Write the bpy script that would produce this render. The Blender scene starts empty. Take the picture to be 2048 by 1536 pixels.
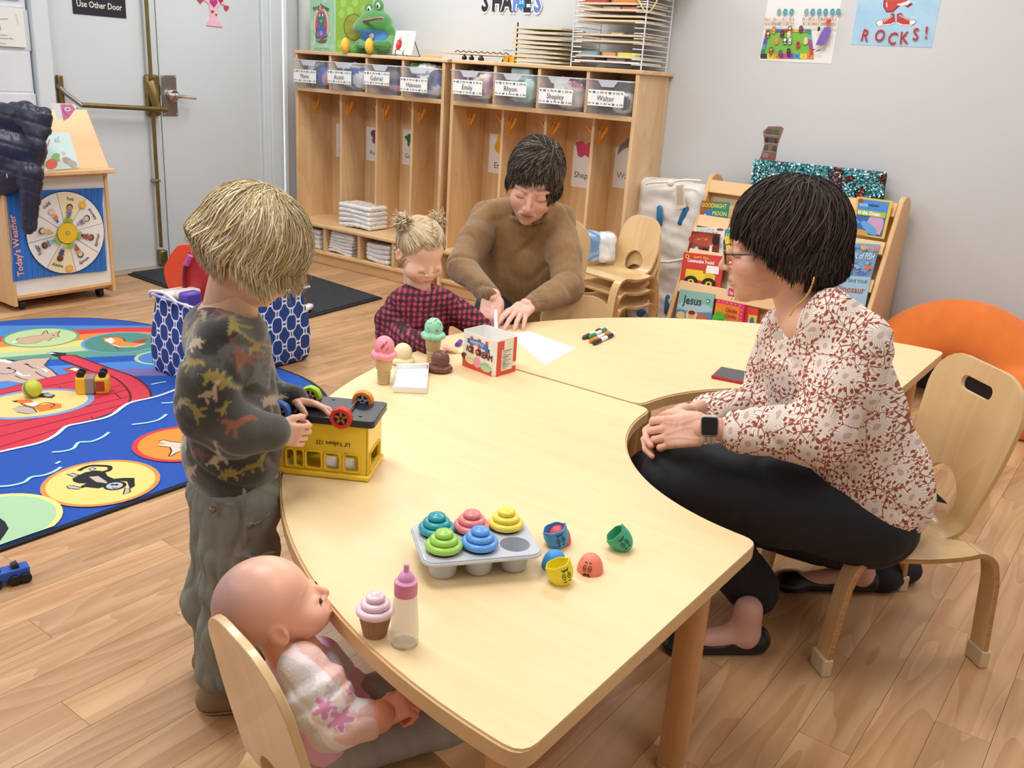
import bpy, bmesh, math, random
import numpy as np
from mathutils import Vector, Matrix, Euler
from mathutils.geometry import tessellate_polygon
random.seed(7); RNG=np.random.default_rng(7)
S=bpy.context.scene; COL=S.collection; PI=math.pi
def lin(c): return c/12.92 if c<=.04045 else ((c+.055)/1.055)**2.4
def hx(h,k=1.0):
    h=h.lstrip('#'); return tuple(min(1,lin(int(h[i:i+2],16)/255)*k) for i in (0,2,4))
# ---------------------------------------------------------------- camera, light, exposure
CF=1832.1; CYAW,CPIT,CROL=.61911,.326877,-.066113; CH=1.25
_f=np.array([-math.sin(CYAW)*math.cos(CPIT),math.cos(CYAW)*math.cos(CPIT),-math.sin(CPIT)])
_r=np.array([math.cos(CYAW),math.sin(CYAW),0.]); _d=np.cross(_f,_r)
_c,_s=math.cos(CROL),math.sin(CROL)
CR=np.array([_c*_r+_s*_d,-_s*_r+_c*_d,_f]); CC=np.array([0,0,CH])
cam=bpy.data.objects.new('camera',bpy.data.cameras.new('camera')); COL.objects.link(cam)
cam.data.sensor_width=36; cam.data.lens=CF/2048*36; cam.data.clip_start=.05
_m=Matrix([[CR[0][i],-CR[1][i],-CR[2][i]] for i in range(3)]).to_4x4(); _m.translation=Vector(CC)
cam.matrix_world=_m; S.camera=cam
S.view_settings.view_transform='Standard'; S.view_settings.look='None'
S.view_settings.exposure=0.08; S.view_settings.gamma=1; S.view_settings.use_curve_mapping=False
w=bpy.data.worlds.new('world'); S.world=w; w.use_nodes=True
w.node_tree.nodes['Background'].inputs[0].default_value=(.75,.85,1,1); w.node_tree.nodes['Background'].inputs[1].default_value=.6
def area(name,loc,size,energy,color=(1,1,1),rot=(0,0,0)):
    l=bpy.data.lights.new(name,'AREA'); l.shape='RECTANGLE'; l.size,l.size_y=size; l.energy=energy; l.color=color
    o=bpy.data.objects.new(name,l); o.location=loc; o.rotation_euler=rot; COL.objects.link(o); return o
CEIL=2.6
LAMPS=[(-3.6,1.2),(-3.6,3.4),(-1.4,1.0),(-1.4,3.2),(.7,1.0),(.7,3.2),(-3.6,-1.0),(-1.4,-1.2)]
for i,(x,y) in enumerate(LAMPS):
    area('ceiling_lamp_light',(x,y,CEIL-.035),(1.1,.55),[22,23,21,20,7,8,16,9][i],(.93,.968,1))
# measured survey points of the room: rays of the calibrated camera cut with real planes
def ray(u,v): return CR.T@np.array([(u-1024)/CF,(v-768)/CF,1.])
def atz(u,v,z=0.): d=ray(u,v); return CC+d*(z-CH)/d[2]
def aty(u,v,y): d=ray(u,v); return CC+d*y/d[1]
def atx(u,v,x): d=ray(u,v); return CC+d*x/d[0]
_h=np.array([-math.sin(CYAW),math.cos(CYAW)])
def V(u,v,x,y,o=0.): d=ray(u,v); return CC+d*((_h@np.array([x,y])+o)/(_h@d[:2]))
# ---------------------------------------------------------------- materials
MATS={}
def nt(m): return m.node_tree.nodes,m.node_tree.links
def mat(name,c='#cccccc',rough=.5,metal=0,spec=.5,noise=0,nscale=8,bump=0,bscale=60,trans=0,alpha=1,sheen=0,emit=None,es=0,coat=0,stretch=None,attr=False,sss=0,ior=1.5,c2=None):
    if name in MATS: return MATS[name]
    m=bpy.data.materials.new(name); m.use_nodes=True; n,l=nt(m); b=n['Principled BSDF']
    col=hx(c) if isinstance(c,str) else c
    b.inputs['Base Color'].default_value=(*col,1); b.inputs['Roughness'].default_value=rough; b.inputs['Metallic'].default_value=metal
    b.inputs['Specular IOR Level'].default_value=spec; b.inputs['IOR'].default_value=ior
    b.inputs['Transmission Weight'].default_value=trans; b.inputs['Alpha'].default_value=alpha
    b.inputs['Sheen Weight'].default_value=sheen; b.inputs['Coat Weight'].default_value=coat
    if sss: b.inputs['Subsurface Weight'].default_value=sss; b.inputs['Subsurface Radius'].default_value=(.012,.005,.003)
    if emit: b.inputs['Emission Color'].default_value=(*hx(emit),1); b.inputs['Emission Strength'].default_value=es
    src=None
    if attr:
        a=n.new('ShaderNodeAttribute'); a.attribute_name='Col'; src=a.outputs['Color']; l.new(src,b.inputs['Base Color'])
    tc=n.new('ShaderNodeTexCoord'); mp=n.new('ShaderNodeMapping'); l.new(tc.outputs['Object'],mp.inputs[0])
    if stretch: mp.inputs['Scale'].default_value=stretch
    if noise:
        t=n.new('ShaderNodeTexNoise'); t.inputs['Scale'].default_value=nscale; t.inputs['Detail'].default_value=5; l.new(mp.outputs[0],t.inputs[0])
        r=n.new('ShaderNodeMapRange'); r.inputs[1].default_value=.3; r.inputs[2].default_value=.7; r.inputs[3].default_value=0; r.inputs[4].default_value=1; l.new(t.outputs[0],r.inputs[0])
        mx=n.new('ShaderNodeMix'); mx.data_type='RGBA'
        if c2 is None: mx.blend_type='MULTIPLY'; B=(1-noise,)*3; mx.inputs[0].default_value=1
        l.new(r.outputs[0],mx.inputs[0])
        if src: l.new(src,mx.inputs[6])
        else: mx.inputs[6].default_value=(*col,1)
        mx.inputs[7].default_value=(*(hx(c2) if c2 else B),1); l.new(mx.outputs[2],b.inputs['Base Color'])
    if bump:
        t=n.new('ShaderNodeTexNoise'); t.inputs['Scale'].default_value=bscale; t.inputs['Detail'].default_value=4; l.new(mp.outputs[0],t.inputs[0])
        u=n.new('ShaderNodeBump'); u.inputs['Strength'].default_value=bump; u.inputs['Distance'].default_value=.003; l.new(t.outputs[0],u.inputs['Height']); l.new(u.outputs[0],b.inputs['Normal'])
    MATS[name]=m; return m
def wood(name,c1,c2,axis=1,rough=.35,scale=1.,rings=False,coat=.0,rnd=False,contrast=1.):
    if name in MATS: return MATS[name]
    m=bpy.data.materials.new(name); m.use_nodes=True; n,l=nt(m); b=n['Principled BSDF']; b.inputs['Roughness'].default_value=rough; b.inputs['Coat Weight'].default_value=coat
    tc=n.new('ShaderNodeTexCoord'); mp=n.new('ShaderNodeMapping'); s=[14*scale]*3; s[axis]=1.1*scale; mp.inputs['Scale'].default_value=s
    vec=tc.outputs['Object']
    if rnd:
        oi=n.new('ShaderNodeObjectInfo'); ad=n.new('ShaderNodeVectorMath'); ad.operation='MULTIPLY_ADD'; cb=n.new('ShaderNodeCombineXYZ')
        for i in range(3): l.new(oi.outputs['Random'],cb.inputs[i])
        l.new(cb.outputs[0],ad.inputs[0]); ad.inputs[1].default_value=(7,13,5); l.new(vec,ad.inputs[2]); vec=ad.outputs[0]
    l.new(vec,mp.inputs[0])
    t=n.new('ShaderNodeTexNoise'); t.inputs['Scale'].default_value=1.6; t.inputs['Detail'].default_value=7; t.inputs['Distortion'].default_value=.5; l.new(mp.outputs[0],t.inputs[0]); fac=t.outputs[0]
    if rings:
        mp2=n.new('ShaderNodeMapping'); s=[5.*scale]*3; s[axis]=.75*scale; mp2.inputs['Scale'].default_value=s; l.new(vec,mp2.inputs[0])
        t2=n.new('ShaderNodeTexNoise'); t2.inputs['Scale'].default_value=1.; t2.inputs['Detail'].default_value=2; l.new(mp2.outputs[0],t2.inputs[0])
        mm=n.new('ShaderNodeMath'); mm.operation='MULTIPLY'; mm.inputs[1].default_value=16; l.new(t2.outputs[0],mm.inputs[0])
        fr=n.new('ShaderNodeMath'); fr.operation='FRACT'; l.new(mm.outputs[0],fr.inputs[0])
        ml=n.new('ShaderNodeMath'); ml.operation='MULTIPLY_ADD'; ml.inputs[1].default_value=.24; l.new(fr.outputs[0],ml.inputs[0]); l.new(fac,ml.inputs[2]); 
        sb=n.new('ShaderNodeMath'); sb.operation='SUBTRACT'; l.new(ml.outputs[0],sb.inputs[0]); sb.inputs[1].default_value=.12; fac=sb.outputs[0]
    r=n.new('ShaderNodeValToRGB'); e=r.color_ramp.elements; e[0].position=.5-.2/contrast; e[0].color=(*hx(c2),1); e[1].position=.5+.17/contrast; e[1].color=(*hx(c1),1); l.new(fac,r.inputs[0]); out=r.outputs[0]
    if rnd:
        hs=n.new('ShaderNodeHueSaturation'); mr=n.new('ShaderNodeMapRange'); mr.inputs[3].default_value=.86; mr.inputs[4].default_value=1.1; l.new(oi.outputs['Random'],mr.inputs[0]); l.new(mr.outputs[0],hs.inputs['Value']); l.new(out,hs.inputs['Color']); out=hs.outputs[0]
    l.new(out,b.inputs['Base Color']); u=n.new('ShaderNodeBump'); u.inputs['Strength'].default_value=.06; u.inputs['Distance'].default_value=.001; l.new(fac,u.inputs['Height']); l.new(u.outputs[0],b.inputs['Normal'])
    MATS[name]=m; return m
# ---------------------------------------------------------------- object helpers
def tag(o,label=None,cat=None,group=None,kind=None):
    if label: o['label']=label
    if cat: o['category']=cat
    if group: o['group']=group
    if kind: o['kind']=kind
    return o
def thing(name,label,cat,loc=(0,0,0),group=None,rz=0):
    o=bpy.data.objects.new(name,None); o.empty_display_size=.05; o.location=Vector(loc); o.rotation_euler.z=rz; COL.objects.link(o)
    return tag(o,label,cat,group)
def world_of(p):
    M=Matrix.LocRotScale(p.location,p.rotation_euler,p.scale)
    return (world_of(p.parent)@p.matrix_parent_inverse@M) if p.parent else M
def link(name,me,parent=None,local=False):
    o=bpy.data.objects.new(name,me); COL.objects.link(o)
    if parent:
        o.parent=parent
        if not local: o.matrix_parent_inverse=world_of(parent).inverted()
    return o
def dup(root,loc=None,rz=None,label=None,group=None,par=None):
    r=root.copy(); COL.objects.link(r)
    if par is not None: r.parent=par
    if loc is not None: r.location=Vector(loc)
    if rz is not None: r.rotation_euler.z=rz
    if label: r['label']=label
    if group: r['group']=group
    for ch in list(root.children): dup(ch,par=r)
    return r
class MB:
    def __init__(s): s.v=[]; s.f=[]; s.c=[]
    def add(s,v,f,col=None,M=None):
        b=len(s.v)
        for p in v:
            p=Vector(p); s.v.append(tuple(M@p if M else p))
        for q in f: s.f.append(tuple(i+b for i in q)); s.c.append(col)
        return s
    def box(s,a,b,col=None,M=None):
        x0,y0,z0=[min(a[i],b[i]) for i in range(3)]; x1,y1,z1=[max(a[i],b[i]) for i in range(3)]
        return s.add([(x0,y0,z0),(x1,y0,z0),(x1,y1,z0),(x0,y1,z0),(x0,y0,z1),(x1,y0,z1),(x1,y1,z1),(x0,y1,z1)],[(0,3,2,1),(4,5,6,7),(0,1,5,4),(1,2,6,5),(2,3,7,6),(3,0,4,7)],col,M)
    def lathe(s,prof,c=(0,0,0),n=24,col=None,M=None,flute=0,fn=0):
        v=[];f=[]
        for r,z in prof:
            for i in range(n):
                a=2*PI*i/n; rr=r*(1+flute*math.cos(fn*a)) if flute else r
                v.append((c[0]+rr*math.cos(a),c[1]+rr*math.sin(a),c[2]+z))
        for j in range(len(prof)-1):
            for i in range(n): f.append((j*n+i,j*n+(i+1)%n,(j+1)*n+(i+1)%n,(j+1)*n+i))
        cl=prof[0]==prof[-1]
        if prof[0][0]>1e-5 and not cl: f.append(tuple(range(n))[::-1])
        if prof[-1][0]>1e-5 and not cl: f.append(tuple((len(prof)-1)*n+i for i in range(n)))
        return s.add(v,f,col,M)
    def tube(s,pts,r,n=8,col=None,closed=False,M=None,flat=1.,up=None):
        P=[Vector(p) for p in pts]; N=len(P); R=r if hasattr(r,'__len__') else [r]*N
        v=[];f=[];pn=None
        for i,p in enumerate(P):
            t=(P[(i+1)%N]-P[i-1]) if closed else (P[min(i+1,N-1)]-P[max(i-1,0)]); t.normalize()
            if up is not None: nn=Vector(up)-t*t.dot(Vector(up))
            elif pn is None: nn=t.orthogonal()
            else: nn=pn-t*t.dot(pn)
            nn.normalize(); pn=nn; bb=t.cross(nn)
            for k in range(n):
                a=2*PI*k/n; v.append(tuple(p+(nn*math.cos(a)+bb*math.sin(a)*flat)*R[i]))
        for i in range(N if closed else N-1):
            j=(i+1)%N
            for k in range(n): f.append((i*n+k,i*n+(k+1)%n,j*n+(k+1)%n,j*n+k))
        if not closed: f.append(tuple(range(n))[::-1]); f.append(tuple((N-1)*n+k for k in range(n)))
        return s.add(v,f,col,M)
    def prism(s,poly,z0,z1,col=None,M=None,holes=()):
        loops=[poly]+list(holes); allp=[p for L in loops for p in L]; n=len(allp)
        tri=tessellate_polygon([[Vector((p[0],p[1],0)) for p in L] for L in loops])
        v=[(p[0],p[1],z0) for p in allp]+[(p[0],p[1],z1) for p in allp]
        f=[]
        for t in tri:
            a,b,c=[Vector(allp[i]) for i in t]; cr=(b-a).x*(c-a).y-(b-a).y*(c-a).x
            t=t if cr>0 else t[::-1]; f.append(tuple(i+n for i in t)); f.append(tuple(t[::-1]))
        o=0
        for L in loops:
            ar=sum(L[i][0]*L[(i+1)%len(L)][1]-L[(i+1)%len(L)][0]*L[i][1] for i in range(len(L)))
            sg=(ar>0)==(L is poly)
            for i in range(len(L)):
                a,b=o+i,o+(i+1)%len(L); f.append((a,b,b+n,a+n) if sg else (b,a,a+n,b+n))
            o+=len(L)
        return s.add(v,f,col,M)
    def sphere(s,c,r,n=12,col=None,M=None):
        rx,ry,rz=r if hasattr(r,'__len__') else (r,r,r); v=[];f=[];m=max(6,n//2+1)
        pr=[(math.sin(PI*j/m),-math.cos(PI*j/m)) for j in range(m+1)]
        for a,z in pr:
            for i in range(n): v.append((c[0]+rx*a*math.cos(2*PI*i/n),c[1]+ry*a*math.sin(2*PI*i/n),c[2]+rz*z))
        for j in range(m):
            for i in range(n): f.append((j*n+i,j*n+(i+1)%n,(j+1)*n+(i+1)%n,(j+1)*n+i))
        return s.add(v,f,col,M)
    def mesh(s,name,sharp=35):
        me=bpy.data.meshes.new(name); me.from_pydata(s.v,[],s.f); me.validate(); 
        bm=bmesh.new(); bm.from_mesh(me); bmesh.ops.remove_doubles(bm,verts=bm.verts,dist=1e-6); bm.to_mesh(me); bm.free()
        me.polygons.foreach_set('use_smooth',[True]*len(me.polygons)); me.set_sharp_from_angle(angle=math.radians(sharp)); return me
    def colmesh(s,name,smooth=False):
        me=bpy.data.meshes.new(name); me.from_pydata(s.v,[],s.f); a=me.color_attributes.new('Col','FLOAT_COLOR','CORNER'); k=[]
        for q,c in zip(s.f,s.c): k+=[*(c or (1,1,1)),1]*len(q)
        a.data.foreach_set('color',k)
        if smooth: me.polygons.foreach_set('use_smooth',[True]*len(me.polygons)); me.set_sharp_from_angle(angle=math.radians(40))
        return me
    def build(s,name,m,parent=None,bevel=0,sharp=35,seg=2,label=None,sub=0,colored=False):
        me=s.colmesh(name,True) if colored else s.mesh(name,sharp); me.materials.append(m); o=link(name,me,parent)
        if bevel:
            b=o.modifiers.new('bevel','BEVEL'); b.width=bevel; b.segments=seg; b.limit_method='ANGLE'; b.angle_limit=math.radians(40); b.harden_normals=False
        if sub: q=o.modifiers.new('sub','SUBSURF'); q.levels=sub; q.render_levels=sub
        if label: o['label']=label
        return o
def B(name,a,b,m,parent=None,bevel=.002,label=None,M=None): return MB().box(a,b,M=M).build(name,m,parent,bevel,label=label)
def rrect(x0,y0,x1,y1,r,n=5):
    p=[]
    for cx,cy,a in ((x1-r,y1-r,0),(x0+r,y1-r,90),(x0+r,y0+r,180),(x1-r,y0+r,270)):
        for i in range(n+1): t=math.radians(a+90*i/n); p.append((cx+r*math.cos(t),cy+r*math.sin(t)))
    return p
def ellp(cx,cy,rx,ry,n=32,rot=0,a0=0,a1=360):
    c,s=math.cos(rot),math.sin(rot); out=[]
    full=abs(a1-a0)>=360; k=n if full else n+1
    for i in range(k):
        t=math.radians(a0+(a1-a0)*i/n); x=rx*math.cos(t); y=ry*math.sin(t); out.append((cx+x*c-y*s,cy+x*s+y*c))
    return out
def spl(pts,n=6,closed=False):
    P=[np.array(p,float) for p in pts]; N=len(P); out=[]
    rng=range(N if closed else N-1)
    for i in rng:
        if closed: a,b,c,d=P[i-1],P[i],P[(i+1)%N],P[(i+2)%N]
        else: a,b,c,d=P[max(i-1,0)],P[i],P[i+1],P[min(i+2,N-1)]
        for k in range(n):
            t=k/n; out.append(tuple(.5*((2*b)+(c-a)*t+(2*a-5*b+4*c-d)*t*t+(3*b-a-3*c+d)*t**3)))
    if not closed: out.append(tuple(P[-1]))
    return out
_tc={}
def textpolys(txt):
    """glyph mesh of a string in the built-in font: verts 2D, faces, width, height 1"""
    if txt in _tc: return _tc[txt]
    cu=bpy.data.curves.new('t','FONT'); cu.body=txt; cu.size=1; cu.resolution_u=2
    o=bpy.data.objects.new('t',cu); COL.objects.link(o); dg=bpy.context.evaluated_depsgraph_get(); me=bpy.data.meshes.new_from_object(o.evaluated_get(dg))
    v=[(q.co.x,q.co.y) for q in me.vertices]; f=[tuple(p.vertices) for p in me.polygons]
    bpy.data.objects.remove(o); bpy.data.curves.remove(cu); bpy.data.meshes.remove(me)
    _tc[txt]=(v,f); return _tc[txt]
class Art:
    """flat print: coloured shapes in a plane (a,b)->origin+a*ux+b*uy, each a hair above the last"""
    def __init__(s,o,ux,uy,eps=.00012):
        s.o=Vector(o); s.ux=Vector(ux); s.uy=Vector(uy); s.n=s.ux.cross(s.uy).normalized(); s.e=eps; s.k=1; s.m=MB()
    def P(s,a,b): return s.o+s.ux*a+s.uy*b+s.n*(s.k*s.e)
    def poly(s,pts,c):
        if isinstance(c,str): c=hx(c)
        t=tessellate_polygon([[Vector((p[0],p[1],0)) for p in pts]]); v=[s.P(*p) for p in pts]; f=[]
        for q in t:
            a,b,d=[Vector(pts[i][:2]) for i in q]; cr=(b-a).x*(d-a).y-(b-a).y*(d-a).x; f.append(q if cr>0 else q[::-1])
        s.m.add(v,f,c); s.k+=1; return s
    def ell(s,cx,cy,rx,ry,c,rot=0,n=28,**k): return s.poly(ellp(cx,cy,rx,ry,n,rot,**k),c)
    def rect(s,x0,y0,x1,y1,c): return s.poly([(x0,y0),(x1,y0),(x1,y1),(x0,y1)],c)
    def line(s,pts,w,c,closed=False,smooth=0):
        if smooth: pts=spl(pts,smooth,closed)
        if isinstance(c,str): c=hx(c)
        P=[Vector(p[:2]) for p in pts]; 
        if closed: P.append(P[0])
        L=[];Rr=[]
        for i,p in enumerate(P):
            t=P[min(i+1,len(P)-1)]-P[max(i-1,0)]
            if closed and i in (0,len(P)-1): t=P[1]-P[-2]
            t=t.normalized() if t.length else Vector((1,0)); n=Vector((-t.y,t.x))*w/2; L.append(p+n); Rr.append(p-n)
        v=[s.P(*q) for q in L]+[s.P(*q) for q in Rr]; k=len(P); s.m.add(v,[(i,i+k,i+k+1,i+1) for i in range(k-1)],c); s.k+=1; return s
    def text(s,t,x,y,h,c,rot=0,bold=0,center=False,sx=1.,fn=None,bendr=0):
        if isinstance(c,str): c=hx(c)
        v,f=textpolys(t)
        if not v: return s
        w=max(p[0] for p in v); cs,sn=math.cos(rot),math.sin(rot)
        offs=[(0,0)]+([(bold,0),(-bold,0),(0,bold),(0,-bold)] if bold else [])
        for dx,dy in offs:
            q=[]
            for a,b in v:
                a=(a-(w/2 if center else 0)+dx)*h/.72*sx; b=(b+dy)*h/.72
                if bendr: th=a/bendr; a,b=(bendr+b)*math.sin(th),(bendr+b)*math.cos(th)-bendr
                q.append(s.P(x+a*cs-b*sn,y+a*sn+b*cs))
            s.m.add(q,f,c); s.k+=.35
        s.k+=1; return s
    def build(s,name,parent,rough=.5,label=None):
        m=mat('print_ink_%d'%int(rough*100),rough=rough,attr=True); me=s.m.colmesh(name); me.materials.append(m); o=link(name,me,parent)
        if label: o['label']=label
        return o
# ---------------------------------------------------------------- distance-field modelling
class SDF:
    def __init__(s,lo,hi,h):
        s.lo=np.array(lo,float)-h*2; s.h=h; s.n=np.ceil((np.array(hi)+h*2-s.lo)/h).astype(int)+1
        s.A=np.full(s.n,9.,np.float32); s.ax=[s.lo[i]+h*np.arange(s.n[i]) for i in range(3)]
    def _sub(s,lo,hi,pad):
        i0=np.maximum(0,np.floor((np.array(lo)-pad-s.lo)/s.h).astype(int)); i1=np.minimum(s.n,np.ceil((np.array(hi)+pad-s.lo)/s.h).astype(int)+1)
        if (i1<=i0).any(): return None,None,None,None
        sl=tuple(slice(a,b) for a,b in zip(i0,i1)); return sl,s.ax[0][sl[0]][:,None,None],s.ax[1][sl[1]][None,:,None],s.ax[2][sl[2]][None,None,:]
    def _mix(s,sl,d,k,mode):
        a=s.A[sl]
        if mode>0:
            if k>0: hh=np.clip(.5+.5*(a-d)/k,0,1); s.A[sl]=a+(d-a)*hh-k*hh*(1-hh)
            else: s.A[sl]=np.minimum(a,d)
        else:
            d=-d
            if k>0: hh=np.clip(.5-.5*(a-d)/k,0,1); s.A[sl]=a+(d-a)*hh+k*hh*(1-hh)
            else: s.A[sl]=np.maximum(a,d)
    def ell(s,c,r,R=None,k=.01,m=1):
        c=np.array(c,float); r=np.array(r if hasattr(r,'__len__') else (r,)*3,float); b=r.max()
        sl,X,Y,Z=s._sub(c-b,c+b,k+2.5*s.h)
        if sl is None: return s
        X=X-c[0];Y=Y-c[1];Z=Z-c[2]
        if R is not None: X,Y,Z=[R[0][i]*X+R[1][i]*Y+R[2][i]*Z for i in range(3)]
        q=np.sqrt((X/r[0])**2+(Y/r[1])**2+(Z/r[2])**2)+1e-9; g=np.sqrt((X/r[0]**2)**2+(Y/r[1]**2)**2+(Z/r[2]**2)**2)+1e-9
        s._mix(sl,(q*(q-1)/g).astype(np.float32),k,m); return s
    def cap(s,a,b,ra,rb=None,k=.01,m=1,flat=None):
        a=np.array(a,float);b=np.array(b,float); rb=ra if rb is None else rb; rr=max(ra,rb)
        sl,X,Y,Z=s._sub(np.minimum(a,b)-rr,np.maximum(a,b)+rr,k+2.5*s.h)
        if sl is None: return s
        ba=b-a; L=ba@ba+1e-12; X=X-a[0];Y=Y-a[1];Z=Z-a[2]
        t=np.clip((X*ba[0]+Y*ba[1]+Z*ba[2])/L,0,1); X=X-t*ba[0];Y=Y-t*ba[1];Z=Z-t*ba[2]
        if flat is not None: # (axis, factor): squash cross-section along axis
            ax,fc=flat; ax=np.array(ax)/np.linalg.norm(ax); p=X*ax[0]+Y*ax[1]+Z*ax[2]; e=(1/fc-1); X=X+p*ax[0]*e;Y=Y+p*ax[1]*e;Z=Z+p*ax[2]*e
            d=np.sqrt(X*X+Y*Y+Z*Z)-(ra+(rb-ra)*t); d=d*fc if fc<1 else d
        else: d=np.sqrt(X*X+Y*Y+Z*Z)-(ra+(rb-ra)*t)
        s._mix(sl,d.astype(np.float32),k,m); return s
    def chain(s,P,R,k=.01,**q):
        for i in range(len(P)-1): s.cap(P[i],P[i+1],R[i],R[i+1],k,**q)
        return s
    def box(s,c,hs,R=None,r=.005,k=.005,m=1):
        c=np.array(c,float); hs=np.array(hs,float); b=np.linalg.norm(hs)
        sl,X,Y,Z=s._sub(c-b,c+b,k+2.5*s.h)
        if sl is None: return s
        X=X-c[0];Y=Y-c[1];Z=Z-c[2]
        if R is not None: X,Y,Z=[R[0][i]*X+R[1][i]*Y+R[2][i]*Z for i in range(3)]
        X,Y,Z=abs(X)-hs[0]+r,abs(Y)-hs[1]+r,abs(Z)-hs[2]+r
        d=np.sqrt(np.maximum(X,0)**2+np.maximum(Y,0)**2+np.maximum(Z,0)**2)+np.minimum(np.maximum(X,np.maximum(Y,Z)),0)-r
        s._mix(sl,d.astype(np.float32),k,m); return s
    def plane(s,p,n,k=0.0):  # cut away the side the normal points to
        n=np.array(n,float); n/=np.linalg.norm(n); X,Y,Z=s.ax[0][:,None,None],s.ax[1][None,:,None],s.ax[2][None,None,:]
        d=-(( X-p[0])*n[0]+(Y-p[1])*n[1]+(Z-p[2])*n[2]); s._mix((slice(None),)*3,d.astype(np.float32),k,-1); return s
    def nets(s,smooth=1):
        A=s.A; A[0]=A[-1]=1; A[:,0]=A[:,-1]=1; A[:,:,0]=A[:,:,-1]=1
        neg=A<0; n=np.array(A.shape)-1; cnt=np.zeros(n,np.int8)
        for i in (0,1):
            for j in (0,1):
                for k in (0,1): cnt+=neg[i:n[0]+i,j:n[1]+j,k:n[2]+k]
        cells=np.argwhere((cnt>0)&(cnt<8)); N=len(cells); idx=np.full(n,-1,np.int32); idx[tuple(cells.T)]=np.arange(N)
        P=np.zeros((N,3));W=np.zeros(N); cor=[(i,j,k) for i in (0,1) for j in (0,1) for k in (0,1)]
        val={c:A[tuple((cells+c).T)] for c in cor}
        for c in cor:
            for ax in range(3):
                if c[ax]==0:
                    d=list(c); d[ax]=1; a=val[c]; b=val[tuple(d)]; m=(a<0)!=(b<0); t=np.where(m,a/np.where(m,a-b,1),0)
                    q=np.tile(np.array(c,float),(N,1)); q[:,ax]=t; P+=q*m[:,None]; W+=m
        P=(P/W[:,None]+cells)*s.h+s.lo; F=[]
        for ax in range(3):
            o=[(0,0,0)]*4; u,v=(ax+1)%3,(ax+2)%3
            a=A; sh=[slice(None)]*3; sh2=[slice(None)]*3; sh[ax]=slice(0,-1); sh2[ax]=slice(1,None)
            m=(neg[tuple(sh)]!=neg[tuple(sh2)]); e=np.argwhere(m); e=e[(e[:,u]>0)&(e[:,v]>0)&(e[:,u]<n[u])&(e[:,v]<n[v])]
            inside=neg[tuple(e.T)]; q=[]
            for du,dv in ((-1,-1),(0,-1),(0,0),(-1,0)):
                t=e.copy(); t[:,u]+=du; t[:,v]+=dv; q.append(idx[tuple(t.T)])
            q=np.stack(q,1); q[~inside]=q[~inside][:,::-1]; F.append(q)
        F=np.concatenate(F); F=F[(F>=0).all(1)]
        for _ in range(smooth):
            Q=np.zeros_like(P);C=np.zeros(N)
            for k in range(4): np.add.at(Q,F[:,k],P[F[:,(k+1)%4]]); np.add.at(C,F[:,k],1); np.add.at(Q,F[:,k],P[F[:,(k+3)%4]]); np.add.at(C,F[:,k],1)
            P=P*.5+.5*Q/np.maximum(C,1)[:,None]
        return P,F
def vnormals(P,F):
    nn=np.cross(P[F[:,2]]-P[F[:,0]],P[F[:,3]]-P[F[:,1]]); N=np.zeros_like(P)
    for k in range(4): np.add.at(N,F[:,k],nn)
    return N/(np.linalg.norm(N,axis=1)[:,None]+1e-12)
def xf(P,M): M=np.array(M); return P@M[:3,:3].T+M[:3,3]
def sdfobj(name,parts,m,parent=None,label=None,uv=None):
    """parts: list of (P,F,C) joined into one mesh; C colours (N,3) or None"""
    Ps=[];Fs=[];Cs=[];o=0
    for P,F,C in parts:
        Ps.append(P);Fs.append(F+o);o+=len(P); Cs.append(C if C is not None else np.ones((len(P),3)))
    P=np.concatenate(Ps);F=np.concatenate(Fs);C=np.concatenate(Cs)
    me=bpy.data.meshes.new(name); me.vertices.add(len(P)); me.vertices.foreach_set('co',P.astype(np.float32).ravel())
    me.loops.add(len(F)*4); me.loops.foreach_set('vertex_index',F.astype(np.int32).ravel()); me.polygons.add(len(F)); me.polygons.foreach_set('loop_start',np.arange(0,len(F)*4,4,dtype=np.int32))
    me.update(calc_edges=True); me.validate()
    a=me.color_attributes.new('Col','FLOAT_COLOR','POINT'); a.data.foreach_set('color',np.c_[C,np.ones(len(C))].astype(np.float32).ravel())
    if uv is not None:
        q=me.attributes.new('pat','FLOAT_VECTOR','POINT'); q.data.foreach_set('vector',uv(P).astype(np.float32).ravel())
    me.polygons.foreach_set('use_smooth',[True]*len(me.polygons)); me.materials.append(m); ob=link(name,me,parent)
    if label: ob['label']=label
    return ob
def snoise(P,f,seed=0):
    r=np.random.default_rng(seed); o=np.zeros(len(P))
    for _ in range(7):
        d=r.normal(size=3); d/=np.linalg.norm(d); o+=np.sin(P@d*f*r.uniform(.6,1.6)+r.uniform(0,6.28))
    return o/3.5
# ================================================================ SETTING
M_wall=mat('painted_wall_grey','#d2d4d5',.6,noise=.03,nscale=2,bump=.05,bscale=90)
M_block=mat('painted_block_white','#dfe3ea',.5,noise=.05,nscale=6,bump=.5,bscale=45)
M_door=mat('painted_door_grey','#d3dade',.38,noise=.03,nscale=3)
M_frame=mat('painted_frame_grey','#d6dee2',.35)
M_white=mat('white_paint','#f2f2f0',.5); M_black=mat('black_plastic','#16161a',.4); M_dark=mat('dark_gap','#0a0a0c',.9)
M_plank=wood('floor_plank_oak','#d0a77c','#b18458',1,.38,1.,rings=True,rnd=True,contrast=.8)
M_maple=wood('maple_ply','#f0cf9b','#e2b87e',2,.32,.7,rings=True,contrast=.9,coat=.15)
M_mapley=wood('maple_ply_flat','#edc893','#dfb079',0,.35,.7,rings=True,contrast=.9)
M_top=wood('maple_laminate','#f4daaa','#ecce9a',0,.42,1.6,contrast=.6,coat=0)
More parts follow.
